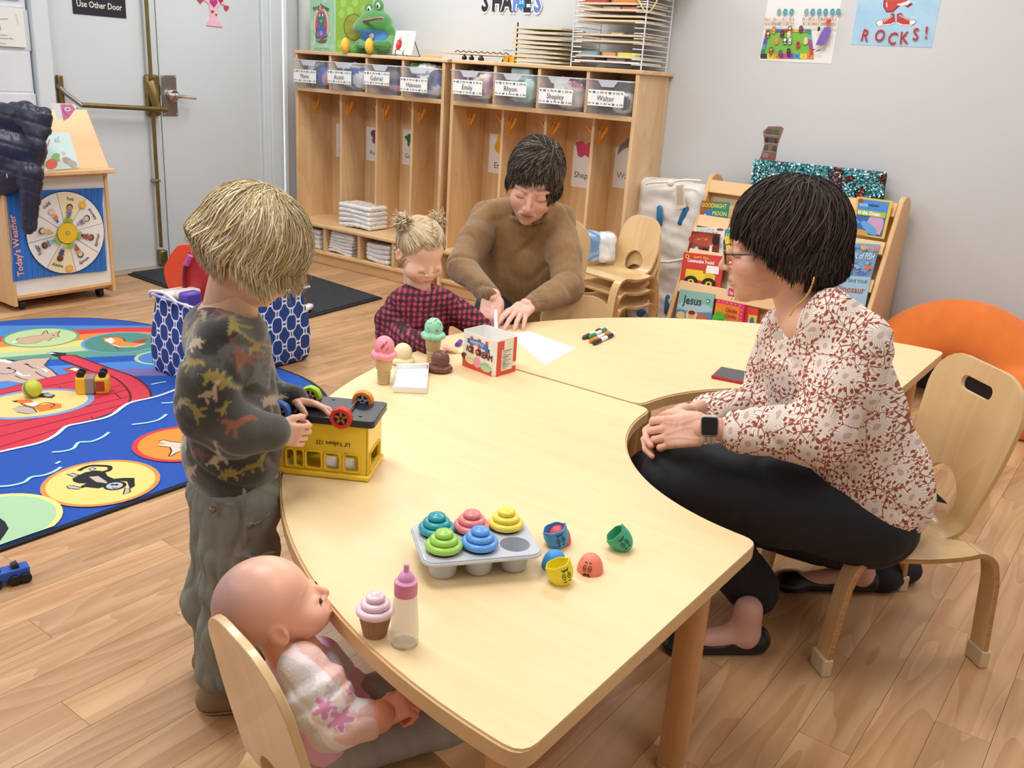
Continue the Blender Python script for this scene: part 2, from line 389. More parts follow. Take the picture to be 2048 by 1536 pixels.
M_edge=mat('maple_edge','#e3bd8a',.45,noise=.1,nscale=5); M_plyedge=wood('ply_edge','#c99a62','#9d6d3c',0,.5,4)
M_brass=mat('aged_brass','#8f7d4f',.38,metal=.85,noise=.25,nscale=25); M_steel=mat('brushed_steel','#a39c99',.35,metal=.9,noise=.1,nscale=50); M_chrome=mat('chrome','#e8e8ea',.12,metal=1)
floor=B('floor',(-5.1,-3,-.2),(2.4,4.6,-.006),mat('floor_bed','#6f4d35',.8),bevel=0); tag(floor,kind='structure')
k=0; pw,gap=.108,.0009
for i in range(50):
    x0=-4.93+i*pw
    if x0>.55: break
    y=.18-((i*0.37)%1)*.9
    while y<4.36:
        L=.98; a,b=max(y,-.2),min(y+L,4.365); y+=L
        if b-a<.05 or (x0<-3.0 and b<.7) : continue
        o=B('plank',(0,0,-.006),(pw-gap,b-a-gap,0.),M_plank,floor,bevel=0) if False else None
        me=MB().box((0,0,-.006),(pw-gap,b-a-gap,0)).mesh('plank'); me.materials.append(M_plank); o=link('plank',me); o.location=(x0,a,0); o.parent=floor; k+=1
B('floor_sheet',(-5.1,-3,-.006),(2.4,-.75,-.0005),M_plank,floor,bevel=0)
B('floor_sheet',(.56,-.75,-.006),(2.4,4.4,-.0005),M_plank,floor,bevel=0)
YW=4.37; XD=-4.94; YF=4.05
tag(B('wall_back',(-5.1,YW,0),(2.4,YW+.12,CEIL),M_wall,bevel=0),kind='structure')
tag(B('wall_right',(2.3,-3,0),(2.42,YW,CEIL),M_wall,bevel=0),kind='structure'); tag(B('wall_front',(-5.1,-3.1,0),(2.4,-3,CEIL),M_wall,bevel=0),kind='structure')
ceil=tag(B('ceiling',(-5.1,-3.1,CEIL),(2.4,YW+.1,CEIL+.1),mat('ceiling_white','#f0f0ee',.8),bevel=0),kind='structure')
for i,(x,y) in enumerate(LAMPS):
    t=thing('ceiling_lamp','white recessed ceiling panel lamp %s'%['above the story rug','above the lockers by the doors','above the foreground table','above the book display','at the right wall near the camera','at the right end of the back wall','behind the camera on the left','behind the camera'][i],'lamp',(x,y,CEIL),'ceiling panel lamps')
    B('frame',(x-.62,y-.32,CEIL-.02),(x+.62,y+.32,CEIL),M_white,t); B('diffuser',(x-.58,y-.28,CEIL-.025),(x+.58,y+.28,CEIL-.019),mat('lamp_glow','#ffffff',emit='#fffaf0',es=3),t,0)
# left wall : painted blocks, then the door recess
wl=tag(B('wall_left',(-5.1,-3,0),(-4.915,2.5,CEIL),mat('mortar_white','#e3e7ee',.7),bevel=0),kind='structure')
for r in range(13):
    y=1.1-(r%2)*.2
    while y<2.52:
        a,b=max(y,1.1),min(y+.4,2.515); y+=.4
        if b-a<.03: continue
        me=MB().box((0,0,0),(.0175,b-a-.005,.195)).mesh('block'); me.materials.append(M_block); o=link('block',me,wl); o.location=(-4.93,a,r*.2+.0)
        bv=o.modifiers.new('b','BEVEL'); bv.width=.004; bv.segments=1
tag(B('wall_left',(-5.1,4.165,0),(-4.93,YW,CEIL),M_wall,bevel=0),kind='structure'); tag(B('wall_left',(-5.1,2.5,2.15),(-4.93,4.17,CEIL),M_wall,bevel=0),kind='structure')
fr=tag(thing('trim_1',None,None,(-4.93,2.6,0)),kind='structure')
B('jamb',(-5.0,2.515,0),(-4.885,2.6,2.15),M_frame,fr,.004); B('stop',(-4.99,2.6,0),(-4.925,2.62,2.1),M_frame,fr,.003)
B('jamb',(-5.0,3.97,0),(-4.915,4.02,2.15),M_frame,fr,.004); B('jamb',(-5.0,4.02,0),(-4.9,4.115,2.15),M_frame,fr,.006); B('head',(-5.0,2.515,2.1),(-4.885,4.12,2.17),M_frame,fr,.004)
win=tag(thing('glare_strip',None,None,(-4.94,4.14,0)),kind='structure')  # added glowing strip standing in for glare on the door frame, no window
B('glare_face',(-4.94,4.117,.1),(-4.93,4.138,2.1),mat('glare_glow','#dfe9ff',.2,emit='#cfe0ff',es=1.6),win,0); B('strip_edge',(-5.0,4.138,0),(-4.915,4.166,2.15),M_white,win,.003)  # emission paints the bluish glare; white edge board closes the strip
tag(MB().tube([(-4.865,4.29,0),(-4.865,4.29,CEIL)],.055,20).build('trim_2',mat('pipe_paint','#d3d1ce',.5)),kind='structure')
# doors
d1=tag(thing('door_1',None,None,(XD,2.62,0)),kind='structure'); d2=tag(thing('door_2',None,None,(XD,3.97,0)),kind='structure')
B('leaf',(-4.985,2.622,.012),(XD,3.2405,2.095),M_door,d1,.0015); B('leaf',(-4.985,3.2465,.012),(XD,3.968,2.095),M_door,d2,.0015)
tag(B('trim_3',(-5.0,2.6,0),(-4.86,3.98,.012),mat('threshold_metal','#b9a891',.4,metal=.4)),kind='structure')
tag(B('trim_4',(-5.08,2.6,0),(-4.988,3.98,2.1),M_dark,bevel=0),kind='structure')
def yz(u,v,x=XD): p=atx(u,v,x); return p[1],p[2]
# exit device
h1=MB(); h1.tube([(-4.90,3.165,1.09),(-4.90,3.165,2.05)],.011,10); h1.tube([(-4.90,3.165,.91),(-4.90,3.165,.13)],.011,10); h1.build('vertical_rod',M_brass,d1)
hb=MB().box((-4.94,3.14,.885),(-4.905,3.225,1.112)); hb.build('latch_case',M_brass,d1,.012)
MB().tube([(-4.91,3.16,1.07),(-4.885,3.165,1.02),(-4.88,3.17,.965),(-4.875,3.18,.925)],[.03,.026,.024,.028],12,flat=.6).build('latch_arm',M_brass,d1)
MB().tube([(-4.86,2.72,.945),(-4.865,3.235,.925)],.0135,12).build('push_bar',M_brass,d1)
MB().tube([(-4.93,2.635,1.04),(-4.90,2.66,1.0),(-4.86,2.725,.94)],[.014,.012,.012],10).build('bar_arm',M_steel,d1); B('arm_bracket',(-4.94,2.632,.94),(-4.91,2.66,1.09),M_brass,d1,.005)
B('bottom_latch',(-4.94,3.155,.02),(-4.89,3.205,.11),M_brass,d1,.01); B('rod_guide',(-4.94,3.145,.515),(-4.885,3.18,.53),M_steel,d1,.003); B('gap_keeper',(-4.94,3.2,1.0),(-4.925,3.24,1.055),M_black,d1,.002)
B('lock_plate',(XD,3.252,.885),(-4.934,3.352,1.113),M_steel,d2,.008); 
hd=MB().tube([(-4.934,3.315,1.0),(-4.905,3.315,1.0)],.034,24).build('rose',M_chrome,d2,.004); MB().tube([(-4.905,3.315,1.0),(-4.875,3.315,1.0),(-4.868,3.34,.999),(-4.868,3.43,.99)],[.015,.015,.012,.011],12).build('lever_handle',M_chrome,d2)
sc=MB()
for y,z in ((3.262,1.103),(3.342,1.103),(3.262,.895),(3.342,.895)): sc.sphere((-4.933,y,z),.004,8)
sc.build('screw',M_chrome,d2)
# door sign, tree ornament, notice
t=thing('door_sign','black door sign with white lettering on the left door leaf','sign',(XD,2.9,1.45)); B('sign_plate',(XD,2.76,1.399),(XD+.004,3.062,1.56),mat('sign_black','#221f2e',.35),t,.0008)
a=Art((XD+.0042,0,0),(0,1,0),(0,0,1)); a.text('Use Other Door',2.78,1.437,.032,'#f1efe2',bold=.012,sx=.84); a.build('lettering',t)
t=thing('paper_tree','pink paper tree with hearts stuck on the right door leaf','decoration',(XD,3.6,1.4)); c0=.003
poly=[(3.575,1.402),(3.69,1.4),(3.678,1.42),(3.65,1.435),(3.645,1.49),(3.68,1.53),(3.73,1.52),(3.69,1.56),(3.65,1.56),(3.62,1.60),(3.60,1.555),(3.53,1.56),(3.60,1.52),(3.605,1.44),(3.58,1.42)]
m=MB().prism(poly,0,.006,M=Matrix(((0,0,1,XD),(1,0,0,0),(0,1,0,0),(0,0,0,1)))); m.build('paper_trunk',mat('pink_card','#f0b9c6',.6),t)
a=Art((XD+.0065,0,0),(0,1,0),(0,0,1))
def heart(A,x,y,s,c,rot=0):
    p=[]
    for i in range(24):
        q=2*PI*i/24; X=16*math.sin(q)**3/17; Y=(13*math.cos(q)-5*math.cos(2*q)-2*math.cos(3*q)-math.cos(4*q))/17; p.append((x+s*(X*math.cos(rot)-Y*math.sin(rot)),y+s*(X*math.sin(rot)+Y*math.cos(rot))))
    A.poly(p,c)
for y,z,s,c in ((3.62,1.48,.012,'#b12345'),(3.645,1.465,.009,'#b12345'),(3.54,1.545,.03,'#c23a4c'),(3.63,1.53,.03,'#b33a7a'),(3.72,1.51,.02,'#c23a4c'),(3.68,1.55,.022,'#a72c62')): heart(a,y,z,s,c)
a.build('paper_hearts',t)
t=thing('wall_notice','faint printed white notice taped to the block wall','notice',(-4.9,2.35,1.2)); B('sheet',(-4.912,2.2,1.217),(-4.8985,2.478,1.40),mat('notice_paper','#e8e6e0',.7),t,0)
a=Art((-4.8984,0,0),(0,1,0),(0,0,1))
a.line([(2.30,1.335),(2.40,1.345)],.003,'#6c6a66').line([(2.355,1.34),(2.36,1.29)],.003,'#6c6a66').line([(2.44,1.37),(2.447,1.32)],.002,'#9a9894').text('Evacuation',2.33,1.265,.01,'#77756f').text('Emergency Evacuation Plan',2.28,1.25,.009,'#77756f').text('Door',2.35,1.225,.009,'#77756f'); a.build('print',t)
t=thing('wall_notice','brown-edged notice at the very top left of the block wall','notice',(-4.9,2.4,1.5)); B('sheet',(-4.912,2.3,1.44),(-4.8985,2.47,1.6),mat('notice_brown','#b7a69d',.7),t,0)
# baseboard
tag(B('baseboard_back',(-2.24,YW-.012,0),(2.3,YW,.1),mat('baseboard_dark','#3a3a40',.5)),kind='structure')
# door mat
t=thing('door_mat','charcoal ribbed entrance mat lying in front of the doors','mat',(-4.2,3.3,0)); MB().prism([(-4.90,2.917),(-3.452,2.83),(-3.534,3.651),(-4.88,3.79)],.0005,.009).build('rubber_edge',mat('mat_edge','#17181c',.7),t,.003)
MB().prism([(-4.87,2.94),(-3.478,2.86),(-3.557,3.628),(-4.86,3.76)],.009,.012).build('pile',mat('mat_pile','#3b3d43',.95,noise=.75,nscale=90,bump=1,bscale=150),t)
# ================================================================ LOCKERS
M_lock=wood('locker_birch','#e6c496','#d6ac79',2,.35,.6,rings=True,contrast=.8,coat=.1); M_lockx=wood('locker_birch_flat','#eac99b','#daaf7c',0,.35,.6,rings=True,contrast=.8); M_hook=mat('hook_amber','#f0a030',.3,coat=.4)
M_clear=mat('clear_plastic','#dfe4ee',.12,alpha=.2,spec=.8); M_rim=mat('clear_plastic_rim','#e6e9f2',.15,alpha=.55,spec=.8)
def locker(x0,x1,divs,label):
    t=thing('coat_locker',label,'locker',((x0+x1)/2,4.2,0),'wooden coat lockers'); T=.02
    B('top_panel',(x0,YF-.005,1.28),(x1+.02,4.365,1.3),M_lockx,t,.004); B('back_panel',(x0+T,4.345,.02),(x1-T,4.36,1.28),M_lock,t,0)
    for a in (x0,x1-T): B('side_panel',(a,YF,0),(a+T,4.362,1.28),M_lock,t,.003)
    B('bin_shelf',(x0+T,YF,1.06),(x1-T,4.345,1.083),M_lockx,t,.003); B('bench_seat',(x0-.0,3.985,.24),(x1+.0,4.345,.265),M_lockx,t,.008); B('bottom_shelf',(x0+T,4.0,.07),(x1-T,4.345,.09),M_lockx,t,.003); B('plinth',(x0+.005,4.03,0),(x1-.005,4.05,.07),M_lockx,t,.002)
    for d in divs:
        B('bin_divider',(d-.009,YF,1.083),(d+.009,4.345,1.28),M_lock,t,.003); B('cubby_divider',(d-.009,4.14,.265),(d+.009,4.345,1.06),M_lock,t,.003); B('bench_divider',(d-.01,4.0,.09),(d+.01,4.345,.24),M_lock,t,.003)
    for a in (x0,x1-T): B('bench_side',(a,3.99,0),(a+T,4.05,.24),M_lock,t,.003)
    for i,d in enumerate([x0+T-.009,*divs,x1-T+.009]):
        for s in ((1,) if i==0 else (-1,) if i==len(divs)+1 else (1,-1)):
            f=d+s*.009; m=MB(); m.box((f,4.185,.93),(f+s*.008,4.215,1.0)); m.tube([(f+s*.004,4.2,.955),(f+s*.03,4.19,.985),(f+s*.055,4.18,1.02)],[.008,.008,.007],8); m.tube([(f+s*.004,4.2,.98),(f+s*.012,4.19,1.025)],[.008,.006],8); m.build('hook',M_hook,t,.002)
    return t
L1=locker(-4.71,-3.48,(-4.395,-4.085,-3.795),'birch four-cubby coat locker nearer the doors, frog toy on top'); L2=locker(-3.43,-2.262,(-3.13,-2.845,-2.55),'birch four-cubby coat locker with puzzle racks on top')
def lump(name,c,r,cols,m,parent,seed,k=.02,n=7,h=.012,fold=.006):
    rr=np.random.default_rng(seed); c=np.array(c);r=np.array(r); s=SDF(c-r*1.15,c+r*1.15,h)
    s.box(c,r*.82,r=min(r)*.5,k=0)
    for i in range(n): s.ell(c+rr.uniform(-.6,.6,3)*r,r*rr.uniform(.3,.5,3),k=k)
    P,F=s.nets(2); N=vnormals(P,F); P=P+N*(np.abs(snoise(P,140,seed))[:,None]*fold)
    C=np.array([hx(q) for q in cols]); sel=(snoise(P,18,seed+3)*len(C)*.9+len(C)/2).astype(int)%len(C); return sdfobj(name,[(P,F,C[sel])],m,parent)
M_cloth=mat('soft_cloth',rough=.85,attr=True,bump=.3,bscale=120); M_poly=mat('poly_wrap',rough=.25,attr=True,spec=.7,coat=.5,bump=.4,bscale=60)
bins=[(-4.69,-4.405,'Marie',['#c9c6c4','#bdb9bb','#3c3f63','#2d61c0','#d8a0b0'],0),(-4.385,-4.095,'Austin',['#eef0f0','#dfe3e6','#e9ecef','#2c4596'],1),(-4.075,-3.805,'Gabriel',['#6b6772','#37395f','#d99fa0','#55545c','#c9c8cc'],2),(-3.785,-3.5,'Hakeem',['#dfe2e4','#4f7fc0','#5d3436','#384f86','#e8eceb'],3),
 (-3.41,-3.14,'Emily',['#c990cf','#b984c4','#d8a9dc','#2d2b33','#e6d7c9'],4),(-3.12,-2.855,'Rhyon',['#a9d6cd','#7d9c98','#5d6d70','#bfe0da'],5),(-2.835,-2.56,'Shepley',['#e3e8dd','#c9cfc9','#b44c6a','#31345c','#dd88b4'],6),(-2.54,-2.285,'Walter',['#2d2d3d','#3f4a63','#35354a','#e6e3df','#22222e'],7)]
def nametag(A,x0,x1,z0,z1,name,seed):
    A.rect(x0,z0,x1,z1,'#f7f7f4'); rr=random.Random(seed); n=9; w=(x1-x0)
    for zz in (z0+.011,z1-.011):
        for i in range(n):
            x=x0+w*(i+.5)/n; k=(i+(zz>z0+.03))%4
            if k==0: A.line([(x-.009,zz-.004),(x-.003,zz+.005),(x+.003,zz-.003),(x+.009,zz+.003)],.0042,'#4f7d2e')
            elif k==1: A.line([(x-.006,zz+.001),(x+.006,zz-.001)],.004,'#2c1f1c')
            elif k==2: A.ell(x-.004,zz,.0045,.005,'#4a86ac').ell(x+.004,zz,.0045,.005,'#2c7795')
            else: A.ell(x,zz,.0035,.005,rr.choice(['#c2405a','#96b53f','#7c4a7c']))
    A.text(name,(x0+x1)/2,(z0+z1)/2-.012,.026,'#4a4a50',center=True,sx=.95)
lab={'Marie':'first bin from the doors','Austin':'second bin from the doors','Gabriel':'third bin from the doors','Hakeem':'fourth bin from the doors','Emily':'first bin of the puzzle-rack locker','Rhyon':'second bin of the puzzle-rack locker','Shepley':'third bin of the puzzle-rack locker','Walter':'last bin of the puzzle-rack locker'}
for x0,x1,nm,cols,i in bins:
    t=thing('storage_bin','clear plastic bin with a handwritten tag and caterpillar border, %s'%lab[nm],'bin',((x0+x1)/2,4.15,1.083),'clear name-tagged bins in the lockers'); y0,y1,z0,z1=4.02,4.3,1.085,1.243; m=MB(); q=.012
    v=[(x0+q,y0+q,z0),(x1-q,y0+q,z0),(x1-q,y1-q,z0),(x0+q,y1-q,z0),(x0,y0,z1),(x1,y0,z1),(x1,y1,z1),(x0,y1,z1)]; m.add(v,[(0,3,2,1),(0,1,5,4),(1,2,6,5),(2,3,7,6),(3,0,4,7)]); m.build('tub',M_clear,t)
    MB().tube([(x0,y0,z1),(x1,y0,z1),(x1,y1,z1),(x0,y1,z1)],.004,6,closed=True).build('rim',M_rim,t)
    MB().prism([(x0+.07,z1),(x1-.07,z1),(x1-.095,z1-.03),(x0+.095,z1-.03)],0,.004,M=Matrix(((1,0,0,0),(0,0,-1,y0),(0,1,0,0),(0,0,0,1)))).build('handle_lip',M_rim,t)
    w=x1-x0; a=Art((0,y0-.0025,0),(1,0,0),(0,0,1)); tx0=x0+(.005 if i<4 else .02); nametag(a,tx0,tx0+.205,z0+.028+.01*(i%3),z0+.103+.01*(i%3),nm,i); a.build('name_tag',t)
    b=thing('packed_clothes','spare clothes stuffed inside the %s'%lab[nm],'clothes',((x0+x1)/2,4.17,1.09),'spare clothes in the bins'); top=[1.245,1.25,1.235,1.262,1.27,1.255,1.262,1.2][i]
    lump('bundle',((x0+x1)/2+.01,4.165,(1.09+top)/2),((x1-x0)/2-.022,.115,(top-1.09)/2),cols,M_poly if i in (1,5,6) else M_cloth,b,i+20)
t=thing('wipes_pack','mint green wipes packet sticking up from the second bin of the puzzle-rack locker','packet',(-3.0,4.1,1.2)); B('pouch',(-3.05,4.08,1.19),(-2.93,4.12,1.275),mat('mint_foil','#a8dccf',.3,noise=.25,nscale=30,c2='#d8efe9'),t,.008,M=None); B('flap_label',(-3.03,4.076,1.2),(-2.955,4.081,1.225),mat('pale_label','#b8cdea',.3),t,.002)
t=thing('plastic_bag','knotted green and white grocery bag above the fourth bin from the doors','bag',(-3.72,4.12,1.2)); lump('crumpled_film',(-3.66,4.12,1.235),(.12,.07,.033),['#e8ecec','#f2f4f4','#3f8f58','#dfe5e4'],M_poly,t,88,fold=.008)
# papers on the cubby backs
def cubcard(u0,v0,u1,v1,label,fn,wd=.15,tilt=0):
    p=aty(u0,v0,4.343); q=aty(u0,v1,4.343); x0,z1,z0=p[0],p[2],q[2]; t=thing('name_card',label,'card',(x0+wd/2,4.345,z0),'name cards on the cubby backs'); B('card',(x0,4.3435,z0),(x0+wd,4.3445,z1),mat('card_white','#f1efec',.6),t,0); a=Art((0,4.3433,0),(1,0,0),(0,0,1)); fn(a,x0,z0,wd,z1-z0); a.build('print',t)
cubcard(672,247,684,313,'white name card with a pale leaf in the second cubby from the doors',lambda a,x,z,w,h:a.ell(x+.07,z+.16,.03,.04,'#cfd6b4').text('Marie',x+.03,z+.03,.03,'#555'if 0 else '#4c4c50'))
cubcard(733,253,751,320,'white name card with a purple butterfly in the third cubby',lambda a,x,z,w,h:a.ell(x+.07,z+.17,.032,.024,'#7a4a72').ell(x+.08,z+.13,.03,.022,'#84527b').text('Austin',x+.03,z+.04,.03,'#4c4c50'))
cubcard(806,258,823,328,'white name card with a green turtle in the fourth cubby',lambda a,x,z,w,h:a.ell(x+.07,z+.16,.042,.03,'#3f7458').ell(x+.03,z+.165,.015,.01,'#3f7458').ell(x+.05,z+.13,.01,.02,'#3f7458').ell(x+.09,z+.13,.01,.02,'#3f7458').text('Gabriel',x+.02,z+.04,.028,'#4c4c50'))
cubcard(980,267,1000,345,'white name card with a yellow blob figure left of the brown sweater',lambda a,x,z,w,h:a.ell(x+.085,z+.17,.035,.06,'#f0bc3a').ell(x+.06,z+.15,.02,.03,'#e9ae2d').text('Emily',x+.04,z+.03,.035,'#3f3f44'))
cubcard(1148,291,1180,373,'white name card with a crimson butterfly right of the brown-haired woman',lambda a,x,z,w,h:(a.poly([(x+.01,z+.235),(x+.05,z+.245),(x+.075,z+.228),(x+.1,z+.245),(x+.14,z+.235),(x+.135,z+.2),(x+.12,z+.16),(x+.095,z+.165),(x+.075,z+.175),(x+.055,z+.158),(x+.03,z+.165),(x+.02,z+.2)],'#cf4a68'),a.text('Shepley',x+.015,z+.05,.034,'#2d2d33')))
cubcard(1232,293,1260,375,'white name card with a grey dolphin in the last cubby',lambda a,x,z,w,h:(a.poly(spl([(x+.015,z+.17),(x+.02,z+.21),(x+.05,z+.24),(x+.075,z+.265),(x+.085,z+.235),(x+.12,z+.21),(x+.08,z+.215),(x+.045,z+.2)],4,True),'#8a8f99'),a.text('Walter',x+.02,z+.05,.034,'#77777c')))
# diapers
def nappies(name,label,c,r,seed,layers=4,skew=0):
    t=thing(name,label,'diapers',(c[0],c[1],c[2]-r[2]),'diaper stacks in the lockers'); n=layers
    for i in range(n):
        z=c[2]-r[2]+(i+.5)*2*r[2]/n; s=SDF((c[0]-r[0]-.03,c[1]-r[1]-.02,z-r[2]/n-.02),(c[0]+r[0]+.03,c[1]+r[1]+.02,z+r[2]/n+.02),.007); s.box((c[0]+skew*(i-n/2),c[1],z),(r[0],r[1],r[2]/n*1.0),r=r[2]/n*.9,k=0); P,F=s.nets(2)
        P[:,2]+=.008*np.sin((P[:,0]-c[0])/r[0]*2.2+i*.5+seed)*(1-.2*i); N=vnormals(P,F); P+=N*(np.abs(snoise(P,200,seed+i))[:,None]*.003)
        sdfobj('folded_diaper',[(P,F,np.ones((len(P),3))*np.array(hx('#f3f2f3'))*(.93+.07*snoise(P,90,i)[:,None]))],M_poly,t)
nappies('diaper_stack','plastic-wrapped diapers lying on the locker bench',(-4.19,4.14,.34),(.14,.085,.072),1,5); nappies('diaper_stack','wrapped white diapers in the leftmost slot under the bench',(-4.56,4.10,.155),(.10,.08,.06),2,4)
nappies('diaper_stack','folded loose white diapers in the middle slot under the bench',(-4.265,4.10,.16),(.105,.08,.068),3,7,.004); nappies('diaper_stack','wrapped diapers in the third slot beside the plaid girl',(-3.945,4.10,.15),(.10,.08,.055),4,4)
# ================================================================ ON TOP OF THE LOCKERS
ZT=1.3
t=thing('gable_carton','tall green printed curriculum carton standing on the frog locker','carton',(-4.5,4.15,ZT))
c0,c1,c2=(-4.66,4.13),(-4.405,4.10),(-4.24,4.26); c3=(c0[0]+c2[0]-c1[0],c0[1]+c2[1]-c1[1]); m=MB().prism([c0,c1,c2,c3],ZT,1.62); m.build('box',mat('carton_green','#9fc79c',.4,noise=.25,nscale=9,c2='#b9dcc0'),t,.003)
u1=Vector((c1[0]-c0[0],c1[1]-c0[1],0)); w1=u1.length; u1.normalize(); a=Art((*c0,ZT),u1,(0,0,1)); a.o-=u1.cross(Vector((0,0,1)))*-.0006
cx=w1/2
a.rect(.004,0.004,w1-.004,.315,'#a4cfae'); [a.ell(random.uniform(.02,.24),random.uniform(.02,.3),.018,.014,'#b4dabb') for _ in range(14)]
a.ell(cx-.005,.155,.078,.102,'#e9c35c').ell(cx-.005,.155,.072,.095,'#e7d9c4').ell(cx-.005,.155,.064,.087,'#d3657c').ell(cx-.005,.155,.05,.074,'#b94a72').ell(cx-.005,.185,.04,.038,'#3c7d74').ell(cx-.02,.21,.012,.012,'#3c7d74').ell(cx+.012,.21,.012,.012,'#3c7d74').ell(cx-.02,.208,.006,.008,'#e8eef0').ell(cx+.01,.208,.006,.008,'#e8eef0').ell(cx-.005,.115,.033,.035,'#3a6cc4').ell(cx-.005,.105,.018,.014,'#b58cc4').line([(cx-.05,.14),(cx-.06,.09),(cx-.02,.075)],.014,'#2f6d66').line([(cx+.04,.14),(cx+.05,.09),(cx+.01,.075)],.014,'#2f6d66').ell(cx-.005,.175,.018,.008,'#7fb35a')
a.text('Frog Street',cx-.005,.245,.03,'#14231c',center=True,bold=.012,bendr=.16,sx=.8); 
a.text('Toddler',cx-.005,.048,.03,'#14231c',center=True,bold=.012,bendr=-.25,sx=.9); a.text('Learning for a Lifetime',cx,.012,.012,'#2f5c3c',center=True); a.build('front_print',t)
u2=Vector((c2[0]-c1[0],c2[1]-c1[1],0)); w2=u2.length; u2.normalize(); a=Art((*c1,ZT),u2,(0,0,1)); a.o+=u2.cross(Vector((0,0,1)))*.0006
a.rect(.004,.004,w2-.004,.315,'#86ad3f'); [a.ell(x,y,.017,.024,'#9abf55') for x,y in ((.05,.28),(.12,.29),(.09,.24),(.17,.25),(.04,.22),(.19,.19),(.03,.05),(.1,.04),(.18,.06))]
a.ell(w2*.5,.15,.062,.076,'#5f5a1c').ell(w2*.5,.15,.057,.071,'#8f9c34').text('frog',w2*.5,.16,.04,'#a8761f',center=True,bold=.02).text('street',w2*.5,.125,.02,'#a8761f',center=True); a.line([(w2*.5-.04,.11),(w2*.5,.125),(w2*.5+.04,.11)],.006,'#a8761f',smooth=5); a.build('side_print',t)
# frog
t=thing('plush_frog','green plush frog in a blue vest sitting on the locker','toy',(-4.09,4.18,ZT)); M_plush=mat('plush',rough=.95,attr=True,sheen=.6,bump=.35,bscale=220); fx,fy=-4.08,4.2
def FG(u,v,o=0.): p=aty(u,v,4.18+o); return p
s=SDF((-4.3,3.98,1.28),(-3.88,4.34,1.63),.0065)
hd=FG(752,48); s.ell(hd,(.115,.085,.08),k=0); s.ell(hd+np.array([-.03,-.02,-.025]),(.115,.085,.06),k=.03); s.ell(FG(738,18),(.03,.03,.036),k=.02); s.ell(FG(757,12),(.033,.03,.038),k=.02); s.cap(FG(780,60),FG(785,75),.03,.02,.02)
M0=sdfobj; G1=hx('#45883f'); G2=hx('#5f9f50')
s.ell(FG(758,85),(.085,.065,.075),k=.02)
s.cap(FG(733,78,-.03),FG(718,88,-.08),.026,.022,.01); s.cap(FG(718,88,-.08),FG(735,91,-.11),.022,.02,.01)
s.cap(FG(783,80,-.02),FG(775,90,-.09),.026,.024,.01); s.cap(FG(775,90,-.09),FG(752,88,-.12),.024,.02,.01)
s.cap(FG(745,98,0),FG(703,99,-.1),.034,.028,.012); s.cap(FG(768,97,0),FG(745,100,-.11),.036,.03,.012)
s.ell(FG(729,50),(.09,.09,.0035),np.array(Euler((0,math.radians(-10),math.radians(12))).to_matrix()).T.tolist(),k=.012,m=-1) if 0 else None
P,F=s.nets(2); N=vnormals(P,F); C=np.tile(np.array(G1),(len(P),1)); C=C*(1+.12*snoise(P,60,3))[:,None]; L=np.array(G2)
vest=(P[:,2]<FG(758,62)[2])&(P[:,2]>FG(758,97)[2])&(np.abs(P[:,0]-FG(760,80)[0])<.075)&(P[:,1]>4.08); C[vest]=hx('#4e8fd0'); feet=(P[:,2]<1.36)&(P[:,1]<4.085); C[feet]=hx('#4e9a46')
sdfobj('body',[(P,F,C)],M_plush,t)
def ringcap(c,r,m,name,par): return None
for u,v in ((691,91),(739,92)):
    q=FG(u,v,-.14); s=SDF(q-.07,q+.07,.006); s.ell(q,(.024,.03,.045),k=0); P,F=s.nets(2); C=np.where((P[:,1]<q[1]-.002)[:,None],np.array(hx('#f3c32c')),np.array(hx('#ef8a1d'))); sdfobj('shoe',[(P,F,C)],M_plush,t)
for u,v in ((739,19),(757,12)):
    q=FG(u,v,-.028); MB().sphere((q[0]-.004,q[1],q[2]),(.015,.006,.019),14).build('eye_white',mat('felt_white','#f1f1ee',.8),t); MB().sphere((q[0]-.002,q[1]-.006,q[2]-.002),(.008,.003,.011),12).build('pupil',M_black,t)
ml=[FG(724,46,-.075),FG(730,42,-.098),FG(742,40,-.108),FG(756,37,-.104),FG(767,37,-.088)]; MB().tube(spl(ml,5),.0075,8).build('mouth',mat('pink_felt','#c98b8c',.9),t)
MB().tube(spl([p+np.array([0,-.006,.0]) for p in ml],5),.0035,8).build('mouth_line',mat('dark_red_felt','#7a3244',.9),t)
q=FG(743,72,-.07); MB().sphere(q,(.02,.008,.022),12).build('vest_emblem',mat('emblem_grey','#b7a7a6',.9),t)
# apple card on easel
t=thing('apple_tile','small cream tile with a painted red apple on a wire easel','tile',(-3.86,4.1,ZT)); R=Matrix.Translation((-3.86,4.11,ZT+.008))@Euler((math.radians(-14),0,math.radians(-4))).to_matrix().to_4x4()
MB().box((-.083,-.004,0),(.083,.004,.135),M=R).build('tile',mat('cream_tile','#ece8de',.35),t,.002); a=Art(R@Vector((0,-.0048,0)),R.to_3x3()@Vector((1,0,0)),R.to_3x3()@Vector((0,0,1)))
a.ell(-.035,.055,.024,.03,'#b3202a').ell(-.038,.058,.02,.026,'#cf2b33').ell(-.043,.063,.007,.011,'#e46a68').line([(-.035,.085),(-.04,.1)],.002,'#4a3a2a').line([(-.033,.086),(-.018,.1)],.003,'#3f6a36').line([(-.06,.022),(-.03,.03),(-.01,.02)],.003,'#3b3a36')
for i,q in enumerate(('Teachers','plant','seeds that','grow','forever')): a.text(q,.03,.108-i*.019,.009,'#c9bda8',center=True)
for x in (-.074,.074):
    for y in (.01,.126): a.ell(x,y,.0025,.0025,'#55524c',n=10)
a.build('print',t); m=MB()
for x in (-.045,.02): m.tube([R@Vector((x,.0,-.004)),R@Vector((x,-.012,-.004)),R@Vector((x,-.012,.022))],.0025,6)
